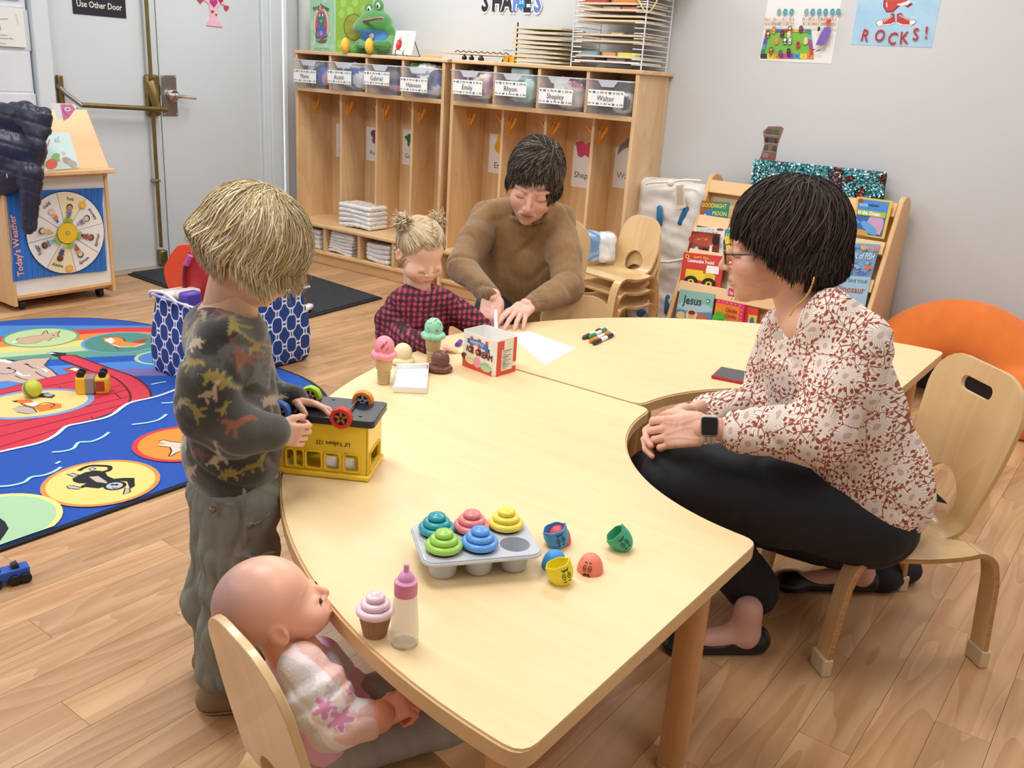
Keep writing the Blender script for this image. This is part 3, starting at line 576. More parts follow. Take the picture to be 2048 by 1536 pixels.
for s_ in (-.045,.06): m.tube([R@Vector((s_,.008,.1)),Vector((-3.86+s_,4.2,ZT+.003))],.0025,6)
m.tube([Vector((-3.905,4.2,ZT+.003)),Vector((-3.8,4.2,ZT+.003))],.0025,6); m.build('wire_easel',M_black,t)
t=thing('wooden_block','small peach block lying behind the apple tile','block',(-3.66,4.14,ZT)); MB().prism([(-3.73,4.13),(-3.62,4.1),(-3.58,4.14),(-3.7,4.19)],ZT,ZT+.018).build('block',mat('peach','#e3b48c',.5),t,.003)
# puzzles
M_board=wood('puzzle_board','#ecdcb8','#d9c094',0,.5,1); M_boarde=mat('board_under','#8d7c66',.8)
PC=['#b8483f','#d9863a','#d9c45a','#7fae9a','#8aa7c8','#e2cfae','#9c6b4a']
def board(x0,y0,z,w,d,rot,label,grp,pieces=(),th=.009,bc=None):
    t=thing('puzzle_board',label,'puzzle',(x0,y0,z),grp,rot); R=Matrix.Rotation(rot,4,'Z'); R.translation=(x0,y0,z)
    me=MB().prism(rrect(-w/2,-d/2,w/2,d/2,.012,3),0,th).mesh('board'); me.materials.append(bc or M_board); o=link('board',me,t,True)
    for x,y,pw_,pd_,h_,c in pieces:
        me=MB().prism(rrect(x-pw_/2,y-pd_/2,x+pw_/2,y+pd_/2,.006,2),th,th+h_).mesh('puzzle_piece'); me.materials.append(mat('piece_'+c[1:],c,.5)); link('puzzle_piece',me,t,True)
    return t
ords=['top','second','third','fourth','fifth','sixth','seventh','eighth']
for i,z in enumerate([1.468,1.445,1.416,1.395,1.374,1.35,1.33,1.308]):
    board(-2.90+[0,-.01,.0,-.01,.0,-.005,.0,.005][i],4.2,z,.30,.24,[.02,-.03,.03,0,.02,-.02,.01,0][i],'plain wooden puzzle board, %s of the low stack left of the wire rack'%ords[i],'puzzle boards in the low stack')
t=thing('rack_post','thin dark metal rack upright at the left of the low puzzle stack','rack',(-3.055,4.15,ZT)); MB().tube([(-3.05,4.12,ZT),(-3.05,4.12,1.50)],.004,8).build('rod',M_black,t); MB().tube([(-3.05,4.12,1.36),(-3.12,4.10,1.36)],.002,6).build('peg',M_steel,t)
# flat puzzle with knobs lying on top
t=thing('knob_puzzle','thin wooden puzzle tray lying upside down on black knobs at locker edge','puzzle',(-3.3,4.15,ZT)); MB().prism(rrect(-3.53,4.06,-3.08,4.26,.012),1.328,1.336,).build('board',M_board,t,.001)
for i,(x,y) in enumerate(((-3.36,4.07),(-3.31,4.07),(-3.24,4.06),(-3.36,4.22),(-3.2,4.22))): MB().lathe([(.004,0),(.014,.006),(.014,.016),(.006,.024),(.005,.03)],(x,y,1.298),12).build('knob',mat('knob_brown' if i>1 else 'knob_black','#4b2a20' if i>1 else '#17171b',.3),t)
m=MB()
for i in range(9): x=-3.46+i*.042; m.tube([(x-.012,4.12,1.338),(x,4.13,1.348),(x+.012,4.14,1.339)],.003,5)
m.build('loose_pegs',mat('peg_dark','#3d3326',.5),t)
for i,(x,c) in enumerate(((-3.085,'#e0a828'),(-3.045,'#d99a20'))):
    t=thing('yellow_block','yellow plastic star block %s the knob puzzle'%('beside' if i==0 else 'just right of'),'toy',(x,4.08,ZT)); MB().prism([(x+.022*(1 if k%2 else .55)*math.cos(k*PI/5),4.085+.022*(1 if k%2 else .55)*math.sin(k*PI/5)) for k in range(10)],ZT,ZT+.03).build('block',mat('yellow_block','#e3ad2b',.35),t,.002)
# wire rack
t=thing('wire_rack','tall white wire puzzle rack standing on the right locker','rack',(-2.47,4.18,ZT)); M_wire=mat('white_wire','#e6e6ee',.3,metal=.2)
X0,X1,Y0,Y1=-2.672,-2.272,4.075,4.33; m=MB()
for x in (X0,X1):
    for y in (Y0,Y1): m.tube([(x,y,ZT),(x,y,1.95)],.0038,8)
m.tube([(X0,Y1,1.31),(X1,Y1,1.31)],.003,6); m.tube([((X0+X1)/2,Y1,1.31),((X0+X1)/2,Y1,1.95)],.002,6)
m.build('uprights',M_wire,t); 
for i in range(26):
    z=1.322+i*.0235
    for x,s_ in ((X0,1),(X1,-1)):
        MB().tube([(x+s_*.055,Y0,z),(x,Y0,z),(x,Y1,z),(x+s_*.055,Y1,z)],.0022,6).build('shelf_wire',M_wire,t)
rk=[(0,'#e9e9e6',[(-.05,-.08,.06,.03,.012,'#3c3a3a'),(.07,-.08,.05,.03,.012,'#a7a29c')]),(1,None,[(-.12,-.08,.11,.05,.018,'#7f9db8'),(.0,-.08,.07,.04,.016,'#d89a5e'),(.1,-.08,.1,.05,.018,'#d9cf63')]),(4,None,[]),(5.2,None,[(.03,-.08,.06,.03,.008,'#c9b08c')]),(8,None,[]),(8.8,None,[]),(10,None,[(.0,-.09,.1,.03,.012,'#d8b4a4'),(.1,-.09,.09,.03,.012,'#c77f80')]),(11.2,None,[(-.1,-.09,.14,.05,.016,'#bc4b46'),(.07,-.09,.13,.05,.016,'#d7863a')]),(13.2,None,[]),(14,None,[]),(15.1,None,[]),(16.3,None,[])]
for i,(k_,bc,pc) in enumerate(rk):
    z=1.3255+k_*.0235; board((X0+X1)/2+[0,.005][i%2],4.19,z,.372,.235,[0,.01,-.01][i%3],'wooden puzzle board in the wire rack, %s from the bottom'%['lowest','second','third','fourth','fifth','sixth','seventh','eighth','ninth','tenth','eleventh','twelfth'][i],'puzzle boards in the wire rack',pc,.0085,mat('board_white','#e9e7e2',.4) if bc else None)
t=thing('cord_loop','yellow cord hanging off the right side of the wire rack','cord',(-2.27,4.1,1.6)); MB().tube(spl([(-2.33,4.07,1.68),(-2.32,4.065,1.62),(-2.28,4.065,1.565),(-2.25,4.066,1.56),(-2.215,4.07,1.62),(-2.2,4.08,1.7)],6),.0035,8).build('cord',mat('yellow_cord','#d9cf9a',.5),t)
t=thing('shelf_board','light wooden board jutting from the top of the wire rack','board',(-2.3,4.2,1.66)); B('board',(-2.64,4.1,1.725),(-2.14,4.34,1.74),M_board,t)
# word on the wall
t=thing('wall_word','black and blue foam word cut-out on the wall above the lockers','sign',(-3.3,YW,1.6)); a=Art((0,YW-.004,0),(1,0,0),(0,0,1))
xs=-3.495
for i,ch in enumerate('SHAPES'):
    for cc,bd in (('#f2f3f2',.11),(['#26272e','#26272e','#26272e','#6d86c9','#26272e','#6d7fc0'][i],.05)): a.text(ch,xs+i*.073,1.573,.105,cc,bold=bd,sx=.72)
a.ell(-3.215,1.61,.026,.028,'#2d8ad6').ell(-3.224,1.618,.006,.009,'#f3f6f8').ell(-3.206,1.618,.006,.009,'#f3f6f8').ell(-3.224,1.618,.003,.004,'#111111').ell(-3.206,1.618,.003,.004,'#111111').line([(-3.225,1.602),(-3.215,1.597),(-3.205,1.603)],.003,'#123a66'); a.build('lettering',t)
# ================================================================ TABLES
def annulus(cx,cy,r0,r1,a0,a1,name,label,seam):
    t=thing('classroom_table',label,'table',(cx+(r0+r1)/2*math.cos(math.radians((a0+a1)/2)),cy+(r0+r1)/2*math.sin(math.radians((a0+a1)/2)),0),'crescent maple tables')
    def ring(r0,r1,cr=.03):
        o=ellp(cx,cy,r1,r1,40,0,a0,a1); i=ellp(cx,cy,r0,r0,30,0,a1,a0); P=o+i; out=[]
        # round the four corners
        K=[0,len(o)-1,len(o),len(P)-1]
        for j,p in enumerate(P):
            if j in K:
                a=Vector(P[j-1]);b=Vector(p);c=Vector(P[(j+1)%len(P)]); u=(a-b).normalized()*cr; w_=(c-b).normalized()*cr
                for s_ in (0,.25,.5,.75,1): q=(b+u)*(1-s_)**2+b*2*s_*(1-s_)+(b+w_)*s_*s_; out.append((q.x,q.y))
            else: out.append(p)
        return out
    P=ring(r0,r1)
    MB().prism(P,.462,.4865).build('tabletop',M_edge,t,.004,sharp=25); MB().prism(ring(r0+.004,r1-.004),.4865,.49).build('laminate_surface',M_top,t,.0015,sharp=25)
    for rr in (r0+.075,r1-.075):
        for aa in (a0,a1):
            off=.075/rr*180/PI; an=math.radians(aa+(off if aa==min(a0,a1) else -off)); x,y=cx+rr*math.cos(an),cy+rr*math.sin(an)
            MB().lathe([(.026,.0),(.0275,.012),(.0275,.42),(.034,.43),(.034,.462)],(x,y,0),24).build('leg',wood('leg_wood','#dcab75','#c78f58',2,.35,.8,coat=.2),t)
            MB().lathe([(.024,0.0),(.029,.002),(.029,.012),(.0275,.0125)],(x,y,0),24).build('foot_glide',mat('glide','#b99f84',.5),t)
    return t
T1=annulus(-.478,1.928,.468,1.188,180,270,'table','crescent maple table in the foreground with the toy cupcake tray on it',1)
T2=annulus(-.53,1.938,.45,1.185,90,180,'table','crescent maple table behind, holding the markers, paper and phone',1)
# ================================================================ CHAIRS
M_ch=wood('chair_birch','#e8c692','#dab37c',2,.3,.6,rings=True,contrast=.7,coat=.3); M_pe=wood('chair_ply_edge','#c99b63','#a87444',1,.45,6); M_cap=mat('leg_cap','#d8c3a0',.6)
def strip(path,x0,x1,th):
    P=[Vector((y,z)) for y,z in path]; L=[];R_=[]
    for i,p in enumerate(P):
        t_=(P[min(i+1,len(P)-1)]-P[max(i-1,0)]).normalized(); n_=Vector((-t_.y,t_.x))*th/2; L.append(p+n_);R_.append(p-n_)
    v=[];f=[];k=len(P)
    for x in (x0,x1):
        v+=[(x,*q) for q in L]+[(x,*q) for q in R_]
    o=2*k
    for i in range(k-1):
        f+=[(i,i+1,k+i+1,k+i)[::-1],(o+i,o+i+1,o+k+i+1,o+k+i),(i,i+1,o+i+1,o+i),(k+i,o+k+i,o+k+i+1,k+i+1)]
    f+=[(0,o,o+k,k),(k-1,2*k-1,o+2*k-1,o+k-1)]
    m=MB().add(v,f); me=m.mesh('strip'); bm=bmesh.new(); bm.from_mesh(me); bmesh.ops.recalc_face_normals(bm,faces=bm.faces); bm.to_mesh(me); bm.free()
    me.materials.append(M_ch); me.materials.append(M_pe)
    for p in me.polygons:
        if abs(p.normal.x)>.9: p.material_index=1
    return me
def sheet(outline,holes,curve,th,s_cuts):
    """flat outline (x,s) bent along curve(s)->(y,z), thickened"""
    bm=bmesh.new(); loops=[outline]+holes; 
    tri=tessellate_polygon([[Vector((*p,0)) for p in L] for L in loops]); vs=[bm.verts.new((*p,0)) for L in loops for p in L]
    for t_ in tri:
        try: bm.faces.new([vs[i] for i in t_])
        except ValueError: pass
    bmesh.ops.dissolve_limit(bm,angle_limit=.01,verts=bm.verts,edges=bm.edges)
    for s_ in s_cuts: bmesh.ops.bisect_plane(bm,geom=bm.verts[:]+bm.edges[:]+bm.faces[:],plane_co=(0,s_,0),plane_no=(0,1,0))
    bmesh.ops.triangulate(bm,faces=[f for f in bm.faces if len(f.verts)>4]); bmesh.ops.recalc_face_normals(bm,faces=bm.faces)
    top=bm.verts[:]; nb=bmesh.ops.extrude_face_region(bm,geom=bm.faces[:]); nv=[g for g in nb['geom'] if isinstance(g,bmesh.types.BMVert)]
    ns=set(nv)
    for v in bm.verts:
        x,s_=v.co.x,v.co.y; y,z=curve(s_); y2,z2=curve(s_+.002); y1,z1=curve(s_-.002); ty,tz=y2-y1,z2-z1; L=math.hypot(ty,tz); ny,nz=tz/L,-ty/L
        k=th/2 if v in ns else -th/2; dish=-.9*x*x*min(1,max(0,s_/.1)); v.co=(x,y+ny*k+dish*0,z+nz*k)
    bmesh.ops.recalc_face_normals(bm,faces=bm.faces); me=bpy.data.meshes.new('sheet'); bm.to_mesh(me); bm.free()
    me.polygons.foreach_set('use_smooth',[True]*len(me.polygons)); me.set_sharp_from_angle(angle=math.radians(35)); me.materials.append(M_ch); me.materials.append(M_pe); return me
def arc2(cx,cy,r,a0,a1,n=5): return [(cx+r*math.cos(math.radians(a0+(a1-a0)*i/n)),cy+r*math.sin(math.radians(a0+(a1-a0)*i/n))) for i in range(n+1)]
def make_chair(label,loc,rz,h,w_,d,top,big,group,cat='chair'):
    t=thing('child_chair',label,cat,loc,group,rz); th=.013; r=.055; hw=w_/2; lw=.052 if big else .045
    front=[(d/2,.02),(d/2-.012,h*.45)]+arc2(d/2-.03-r,h-r-th/2,r,-5,90)[:]; front=[(d/2,.02),(d/2-.018,h-r-.03)]+arc2(d/2-.026-r,h-r-th/2,r,10,90); rear=[(-d/2,.02),(-d/2+.018,h-r-.03)]+arc2(-d/2+.026+r,h-r-th/2,r,170,90)
    zc=h-th/2; seat=[(d/2-.026-r+.035,zc-.012),(d/2-.026-r,zc)]+[(y,zc-.010*(1-((y+.01)/(d/2-.08))**2)) for y in np.linspace(d/2-.1,-d/2+.1,7)]+[(-d/2+.026+r,zc)]
    o=link('seat',strip(seat,-hw,hw,th),t,True); b=o.modifiers.new('b','BEVEL'); b.width=.002; b.segments=2; b.limit_method='ANGLE'
    for nm,pp in (('leg',front),('leg',rear)):
        for sx in (-1,1):
            x0,x1=(hw-lw,hw) if sx>0 else (-hw,-hw+lw); o=link(nm,strip(pp,x0,x1,th),t,True); b=o.modifiers.new('b','BEVEL'); b.width=.002; b.segments=2; b.limit_method='ANGLE'
            y=pp[0][0]; me=MB().box((x0-.003,y-.012,0),(x1+.003,y+.012,.045)).mesh('foot_cap'); me.materials.append(M_cap); o=link('foot_cap',me,t,True); b=o.modifiers.new('b','BEVEL'); b.width=.004; b.segments=2
    # curved webs that widen the legs into the seat front
    for y0,y1,sg in ((d/2-.026-r+.0,d/2-.02,1),):
        for sx in (-1,1):
            pass
    HB=top-h; cy0=-d/2+(.138 if big else .085)
    def curve(s_):
        if s_<0: return (cy0-s_*0+(-s_),zc-.010)
        q=min(1,s_/.10); a=q*PI/2*.86; # quarter bend then lean
        if s_<.10: return (cy0-.0637*math.sin(a)*1.02, zc-.010+.0637*(1-math.cos(a))*1.02)
        a=PI/2*.86; y=cy0-.0637*math.sin(a)*1.02; z=zc-.010+.0637*(1-math.cos(a))*1.02; e=s_-.10; ln=.13 if big else .2
        return (y-e*math.sin(ln)-.05*e*e, z+e*math.cos(ln))
    SL=.10+(HB-.055)/math.cos(.25); hb=(w_*(.76 if big else .86))/2; ht=(w_*.86 if big else w_*.74)/2; R_=.10 if big else .085
    wa=hb*.72
    out=[(-wa,-.03),(wa,-.03),(wa,.02)]+spl([(wa,.02),(wa+.012,.06),(hb*.9,.13),((hb+ht)/2,SL*.55),(ht,SL-R_)],4)[1:-1]+arc2(ht-R_,SL-R_,R_,0,90,7)+arc2(-ht+R_,SL-R_,R_,90,180,7)+[(-x,y) for x,y in spl([(wa,.02),(wa+.012,.06),(hb*.9,.13),((hb+ht)/2,SL*.55),(ht,SL-R_)],4)[1:-1]][::-1]+[(-wa,.02)]
    holes=[ellp(0,.125 if big else .095,.066 if big else .056,.07 if big else .054,28)]
    if big: holes.append(rrect(-.055,SL-.075,.055,SL-.043,.015,4))
    me=sheet(out,holes,curve,.012,[-.0+.0125*i for i in range(1,9)]+[.1+.05*i for i in range(1,9) if .1+.05*i<SL]); 
    o=link('backrest',me,t,True); b=o.modifiers.new('b','BEVEL'); b.width=.002; b.segments=2; b.limit_method='ANGLE'; b.angle_limit=.8
    return t
def rzf(f): return math.atan2(-f[0],f[1])
f_big=(-.69,-.724); c_big=(-.415,2.155)
ch1=make_chair('large birch chair under the woman in the floral top',(*c_big,0),rzf(f_big),.305,.385,.40,.70,True,'moulded birch chairs')
ch2=make_chair('small birch chair carrying the baby doll, pulled up in the near corner',(-.797,.803,0),rzf((.22,.975)),.25,.305,.31,.575,False,'moulded birch chairs')
ch3=make_chair('empty small birch chair pushed under the far table before the brown sweater',(-1.53,2.60,0),rzf((.8,-.6)),.25,.36,.32,.535,False,'moulded birch chairs')
f_st=(-.23,-.97); 
stc=(-2.14,3.80)
for i in range(3):
    make_chair('small stacked birch chair by the lockers, %s of three'%['lowest','middle','topmost'][i],(stc[0]+.0*i,stc[1]-.012*i,.068*i),rzf(f_st),.255,.33,.32,.52,False,'moulded birch chairs')
ch5=make_chair('birch chair on which the woman in the brown sweater sits',(-1.97,2.98,0),rzf((.62,-.78)),.32,.38,.36,.72,True,'moulded birch chairs')
# ================================================================ DISPLAY BOOKSHELF
t=thing('book_display','maple slanted display rack full of picture books against the back wall','bookshelf',(-1.46,4.1,0))
XA,XB=-1.915,-1.0; tp=(4.205,.83); sl=.40
def ys(z): return tp[0]-sl*(tp[1]-z)
M_bs=wood('display_maple','#e9c08a','#dcae76',2,.35,.6,contrast=.7); M_bsx=wood('display_maple_flat','#edc794','#e0b47e',0,.35,.6,contrast=.7)
for x in (XA,XB-.022):
    P=[(4.34,0),(4.34,.80),(4.325,.83),(4.29,.845),(4.24,.85),(4.205,.835),(4.19,.80),(ys(0)-.02,0)]; me=MB().prism(P,0,.022,M=Matrix(((0,0,1,x),(1,0,0,0),(0,1,0,0),(0,0,0,1)))); me.build('side_panel',M_bs,t,.004)
nrm=Vector((0,-1,sl)).normalized(); up_=Vector((0,sl,1)).normalized()
def onslant(u,v,off=0.): # point on the slanted face, pushed out by off
    d=ray(u,v); n=np.array(nrm); p0=np.array((0,*tp))+n*off; k_=((p0-CC)@n)/(d@n); return CC+d*k_
def slab(name,z0,z1,o0,o1,m,par=t,x0=XA+.022,x1=XB-.022):
    v=[]
    for x in (x0,x1):
        for z in (z0,z1):
            for o_ in (o0,o1): p=Vector((x,ys(z),z))+nrm*o_; v.append(p)
    return MB().add(v,[(0,1,3,2),(4,6,7,5),(0,4,5,1),(2,3,7,6),(0,2,6,4),(1,5,7,3)]).build(name,m,par,.002)
slab('back_panel',.02,.80,-.05,-.042,M_bsx); slab('top_rail',.765,.822,-.012,.006,M_bsx)
rows=[(.60,.655),(.435,.49),(.265,.32),(.09,.145)]
rows=[]
for (u,v0,v1) in ((1410,437,455),(1392,508,520),(1366,571,583)):
    rows.append((onslant(u,v1)[2],onslant(u,v0)[2]))
rows=[(onslant(u,v,.02)[2]-.052,onslant(u,v,.02)[2]) for u,v in ((1400,432),(1378,499),(1360,563),(1340,640))]
for z0,z1 in rows: slab('shelf_lip',z0,z1,.012,.022,M_bsx); slab('shelf_ledge',z0,z0+.012,-.045,.014,M_bsx)
class Quad(Art):
    def __init__(s,c,eps=.00025): # c: TL,TR,BR,BL world
        s.c=[Vector(p) for p in c]; s.n=(s.c[1]-s.c[0]).cross(s.c[0]-s.c[3]).normalized(); s.e=eps; s.k=1; s.m=MB()
    def P(s,a,b):
        top_=s.c[0].lerp(s.c[1],a); bt=s.c[3].lerp(s.c[2],a); return bt.lerp(top_,b)+s.n*(s.k*s.e)
def book(label,px,cover,art,off=.008,th=.01,ext=0.0,cat='book'):
    q=[Vector(onslant(u,v,off+(.0 if i>1 else .022))) for i,(u,v) in enumerate(px)]
    if ext: # lower edge continues behind the lip
        q[3]=q[3]+(q[3]-q[0]).normalized()*ext; q[2]=q[2]+(q[2]-q[1]).normalized()*ext
    t_=thing('picture_book',label,cat,(q[3]+q[2])/2,'picture books on the display rack'); n=(q[1]-q[0]).cross(q[0]-q[3]).normalized()
    v=q+[p-n*th for p in q]; MB().add(v,[(0,3,2,1),(4,5,6,7),(0,1,5,4),(1,2,6,5),(2,3,7,6),(3,0,4,7)]).build('cover',mat('cover_'+cover[1:],cover,.35,coat=.3),t_,.0012)
    a=Quad(q); art(a); a.build('cover_print',t_,.35); return t_
def dots(a,n,cols,seed,r=.05,x0=.05,x1=.95,y0=.05,y1=.95,ry=None):
    rr=random.Random(seed)
    for i in range(n): a.ell(rr.uniform(x0,x1),rr.uniform(y0,y1),r*rr.uniform(.6,1.3),(ry or r)*rr.uniform(.6,1.3),rr.choice(cols),n=12)
def fish(a,x,y,w_,h_,c,flip=1): a.ell(x,y,w_,h_,c,n=14).poly([(x+flip*w_*.8,y),(x+flip*w_*1.5,y+h_*.9),(x+flip*w_*1.5,y-h_*.9)],c).ell(x-flip*w_*.45,y+h_*.25,w_*.2,w_*.2,'#ffffff',n=10).ell(x-flip*w_*.45,y+h_*.25,w_*.1,w_*.1,'#101020',n=8)
def A1(a): a.rect(0,0,1,1,'#2f8c7c').rect(0,0,.42,1,'#a5602c').rect(.15,.0,.5,.55,'#3b78c4').ell(.2,.28,.06,.12,'#d6e2ea').rect(.5,.0,1,.5,'#2c8a80'); a.text('GOODNIGHT',.02,.72,.19,'#f3e356',bold=.02,sx=.55).text('MOON',.45,.38,.19,'#f3e356',bold=.02,sx=.62)
book('green and blue board book with yellow lettering at the left of the top tier',[(1404,401),(1459,405),(1454,437),(1399,431)],'#2f8c7c',A1,ext=.03)
def A2(a): a.rect(0,0,1,1,'#eeebe4').text('MY TOUCH AND FEEL',.06,.86,.09,'#77756f',sx=.5).text('FIRE ENGINE',.1,.70,.14,'#55544f',sx=.62).ell(.85,.93,.12,.05,'#9a3432').ell(.9,.3,.06,.1,'#b6c0cc')
book('white picture book with grey lettering behind the reddish rabbit book',[(1390,454),(1450,456),(1447,508),(1381,500)],'#eeebe4',A2,.004,.008)
def A3(a): a.rect(0,0,1,1,'#7d2a22').ell(.45,.6,.5,.35,'#a4402c').ell(.5,.55,.38,.22,'#b55336').ell(.25,.2,.13,.12,'#5c6a75').ell(.28,.16,.06,.1,'#d9d9d5').ell(.75,.2,.05,.18,'#f0ece2').ell(.72,.38,.015,.08,'#f0ece2').ell(.78,.38,.015,.08,'#f0ece2').ell(.88,.7,.12,.25,'#2c1a18').ell(.3,.62,.06,.05,'#d88a5a').ell(.55,.66,.06,.05,'#d88a5a').ell(.56,.15,.1,.1,'#2a2724')
book('reddish brown picture book with a white rabbit',[(1384,462),(1440,468),(1436,506),(1376,497)],'#7d2a22',A3,.016,.008,ext=.01)
def A4(a): a.rect(0,0,1,1,'#e9d12e').rect(0,.72,1,1,'#2f9c94').text('UNDER',.05,.66,.17,'#f5ea6e',bold=.02,sx=.8).poly([(.3,0),(.7,.0),(.55,.5)],'#f3e15a').poly([(.6,0),(.75,.12),(.9,.0)],'#2b2b2b')
book('teal and yellow picture book half hidden by the short-haired woman',[(1451,458),(1500,464),(1494,513),(1447,507)],'#e9d12e',A4,.008,.008)
def A5(a): a.rect(0,0,1,1,'#cf3a2c').ell(.1,.88,.05,.06,'#f2c53b').ell(.1,.88,.025,.03,'#1a1a1a').text("Let's Go,",.27,.86,.075,'#f6d34a',bold=.02).text('Construction Trucks!',.12,.72,.105,'#ffffff',bold=.03,sx=.52).rect(.12,.2,.55,.5,'#f2ce2b').rect(.55,.18,.85,.42,'#f2ce2b').rect(.6,.3,.8,.6,'#e8b81f').rect(.62,.45,.92,.68,'#f5f1ee'); 
def wheels(a):
    for x in (.28,.72): a.ell(x,.14,.17,.17,'#151515').ell(x,.13,.08,.08,'#f0c92b').ell(x,.13,.04,.04,'#151515')
def A5b(a): A5(a); wheels(a)
book('red board book with a yellow dump truck on the cover',[(1368,504),(1449,513),(1440,577),(1359,565)],'#cf3a2c',A5b,.012,.01,ext=.008)
def A6(a): a.rect(0,0,1,1,'#b7bfc4').text('P2',.35,.8,.09,'#5b666c').ell(.6,.1,.28,.2,'#161616').ell(.85,.3,.25,.25,'#f2f2f2')
book('grey picture book beside the red truck book',[(1461,525),(1512,532),(1504,584),(1453,578)],'#b7bfc4',A6,.008,.01)
def A7(a): a.rect(0,0,1,1,'#8fbdb4').rect(0,0,1,.45,'#5f8fb4').ell(.5,.55,.5,.12,'#a8cfe0').text('Jesus',.16,.62,.24,'#2a3f4a',bold=.02,sx=.78).text('and the fishes',.2,.52,.06,'#e8e46a').ell(.45,.33,.16,.16,'#e9d08a').ell(.45,.33,.09,.12,'#e3a883').ell(.45,.4,.1,.06,'#6b3c22').ell(.15,.3,.12,.1,'#e6c383').ell(.75,.3,.15,.09,'#c8674a').ell(.25,.15,.1,.1,'#e6b594').rect(.36,.0,.58,.2,'#c4463a').ell(.9,.12,.08,.06,'#e6e0ea').ell(.85,.78,.05,.05,'#253238').ell(.85,.77,.035,.035,'#dfe8e8')
book('pale blue board book with round cartoon faces at the left of the bottom tier',[(1360,578),(1429,588),(1422,641),(1350,634)],'#8fbdb4',A7,.012,.012,ext=.04)
def A8(a): a.rect(0,0,1,1,'#c9b8d8').rect(.08,.0,1,.95,'#d2303a').text('First 100',.14,.8,.09,'#f6f0e0',bold=.02,sx=.8).text('101',.2,.5,.26,'#f2f2ea',bold=.05).text('101',.2,.5,.26,'#4ea34c',bold=.01)
book('red board book numbered 101 behind the pink dotted book',[(1455,571),(1497,580),(1488,648),(1446,640)],'#d2303a',A8,.006,.012,ext=.03)
def A9(a): a.rect(0,0,1,1,'#d9432f').rect(.25,.0,1,.4,'#e9c23f').ell(.6,.2,.2,.15,'#2f74b8')
book('red and yellow board book half hidden behind the floral sleeve',[(1498,580),(1522,585),(1512,650),(1489,646)],'#d9432f',A9,.004,.012,ext=.03)
def A10(a): 
    a.rect(0,0,1,1,'#f08a2c').rect(0,.86,1,1,'#e2416f').rect(.86,0,1,1,'#e2416f').ell(.2,.25,.25,.3,'#59b23a').ell(.35,.1,.25,.22,'#3f9a34'); [a.ell(x,.93,.02,.025,'#f7c4d2',n=8) for x in (.1,.25,.4,.55,.7,.85)]; [a.ell(.93,y,.02,.025,'#f7c4d2',n=8) for y in (.15,.3,.45,.6,.75)]; a.text('Chicka',.38,.6,.14,'#8a1c3c',bold=.02,sx=.75).text('Chicka',.38,.38,.14,'#8a1c3c',bold=.02,sx=.75).text('Boom',.38,.2,.11,'#e9d24a').text('Boom',.38,.05,.11,'#e9d24a')
book('small green and orange board book with a pink dotted border',[(1433,597),(1489,609),(1484,650),(1426,643)],'#e2416f',A10,.02,.012,ext=.02)
def A11(a): a.rect(0,0,1,1,'#e0bb3a').rect(.06,.04,.92,.95,'#2b5cae').rect(.06,.62,.92,.95,'#3d83cc').ell(.65,.35,.24,.26,'#c79ac0').ell(.2,.08,.3,.08,'#c49b3d').ell(.13,.9,.08,.06,'#a52a2a').rect(.1,.76,.36,.84,'#7db3e6').ell(.5,.82,.16,.03,'#1c3f80').ell(.5,.22,.3,.11,'#57a0d6',rot=-.5).poly([(.22,.33),(.08,.42),(.14,.3)],'#57a0d6').poly([(.75,.1),(.9,.3),(.85,.08)],'#d7a2b4').rect(.08,.53,.9,.67,'#a9b83a').text('In the Ocean',.1,.56,.1,'#ffffff',bold=.03,sx=.88)
book('yellow-bordered ocean book with a blue fish at the right of the top tier',[(1714,393),(1786,402),(1768,478),(1703,468)],'#e0bb3a',A11,.014,.006)
def A12(a): a.rect(0,0,1,1,'#e3c65a').line([(.5,.1),(.5,.9)],.2,'#d9b84c')
book('pale yellow book standing behind the ocean book',[(1699,418),(1716,420),(1704,467),(1690,464)],'#e3c65a',A12,.006,.006)
def A13(a):
    a.rect(0,0,1,1,'#7fa9cf'); dots(a,40,['#93b9dc','#6f9bc6'],3,.04); a.text('A SCHOOL of FISH',.05,.52,.2,'#d9eef6',bold=.012,sx=.40)
    for x,y,c in ((.15,.88,'#e07b5c'),(.42,.82,'#4a5fb0'),(.68,.86,'#e9a43a'),(.92,.84,'#e07b5c'),(.12,.22,'#e9b53a'),(.5,.24,'#ea7440'),(.88,.26,'#e9683a'),(.3,.08,'#4a5fb0'),(.72,.1,'#5566b8')): fish(a,x,y,.07,.07,c)
book('light blue picture book covered in small orange and blue fish',[(1672,483),(1760,489),(1744,549),(1656,542)],'#7fa9cf',A13,.012,.006,ext=.01)
def A14(a): a.rect(0,0,1,1,'#9fc3d8').text('HOW TO SAVE YOUR',.1,.8,.1,'#34495a',sx=.62,bold=.01).text('Dinosaur',.25,.5,.2,'#b0583a',bold=.02,sx=.65)
book('pale blue picture book with brown dinosaur lettering below the fish book',[(1656,548),(1742,554),(1728,622),(1640,612)],'#9fc3d8',A14,.012,.006)
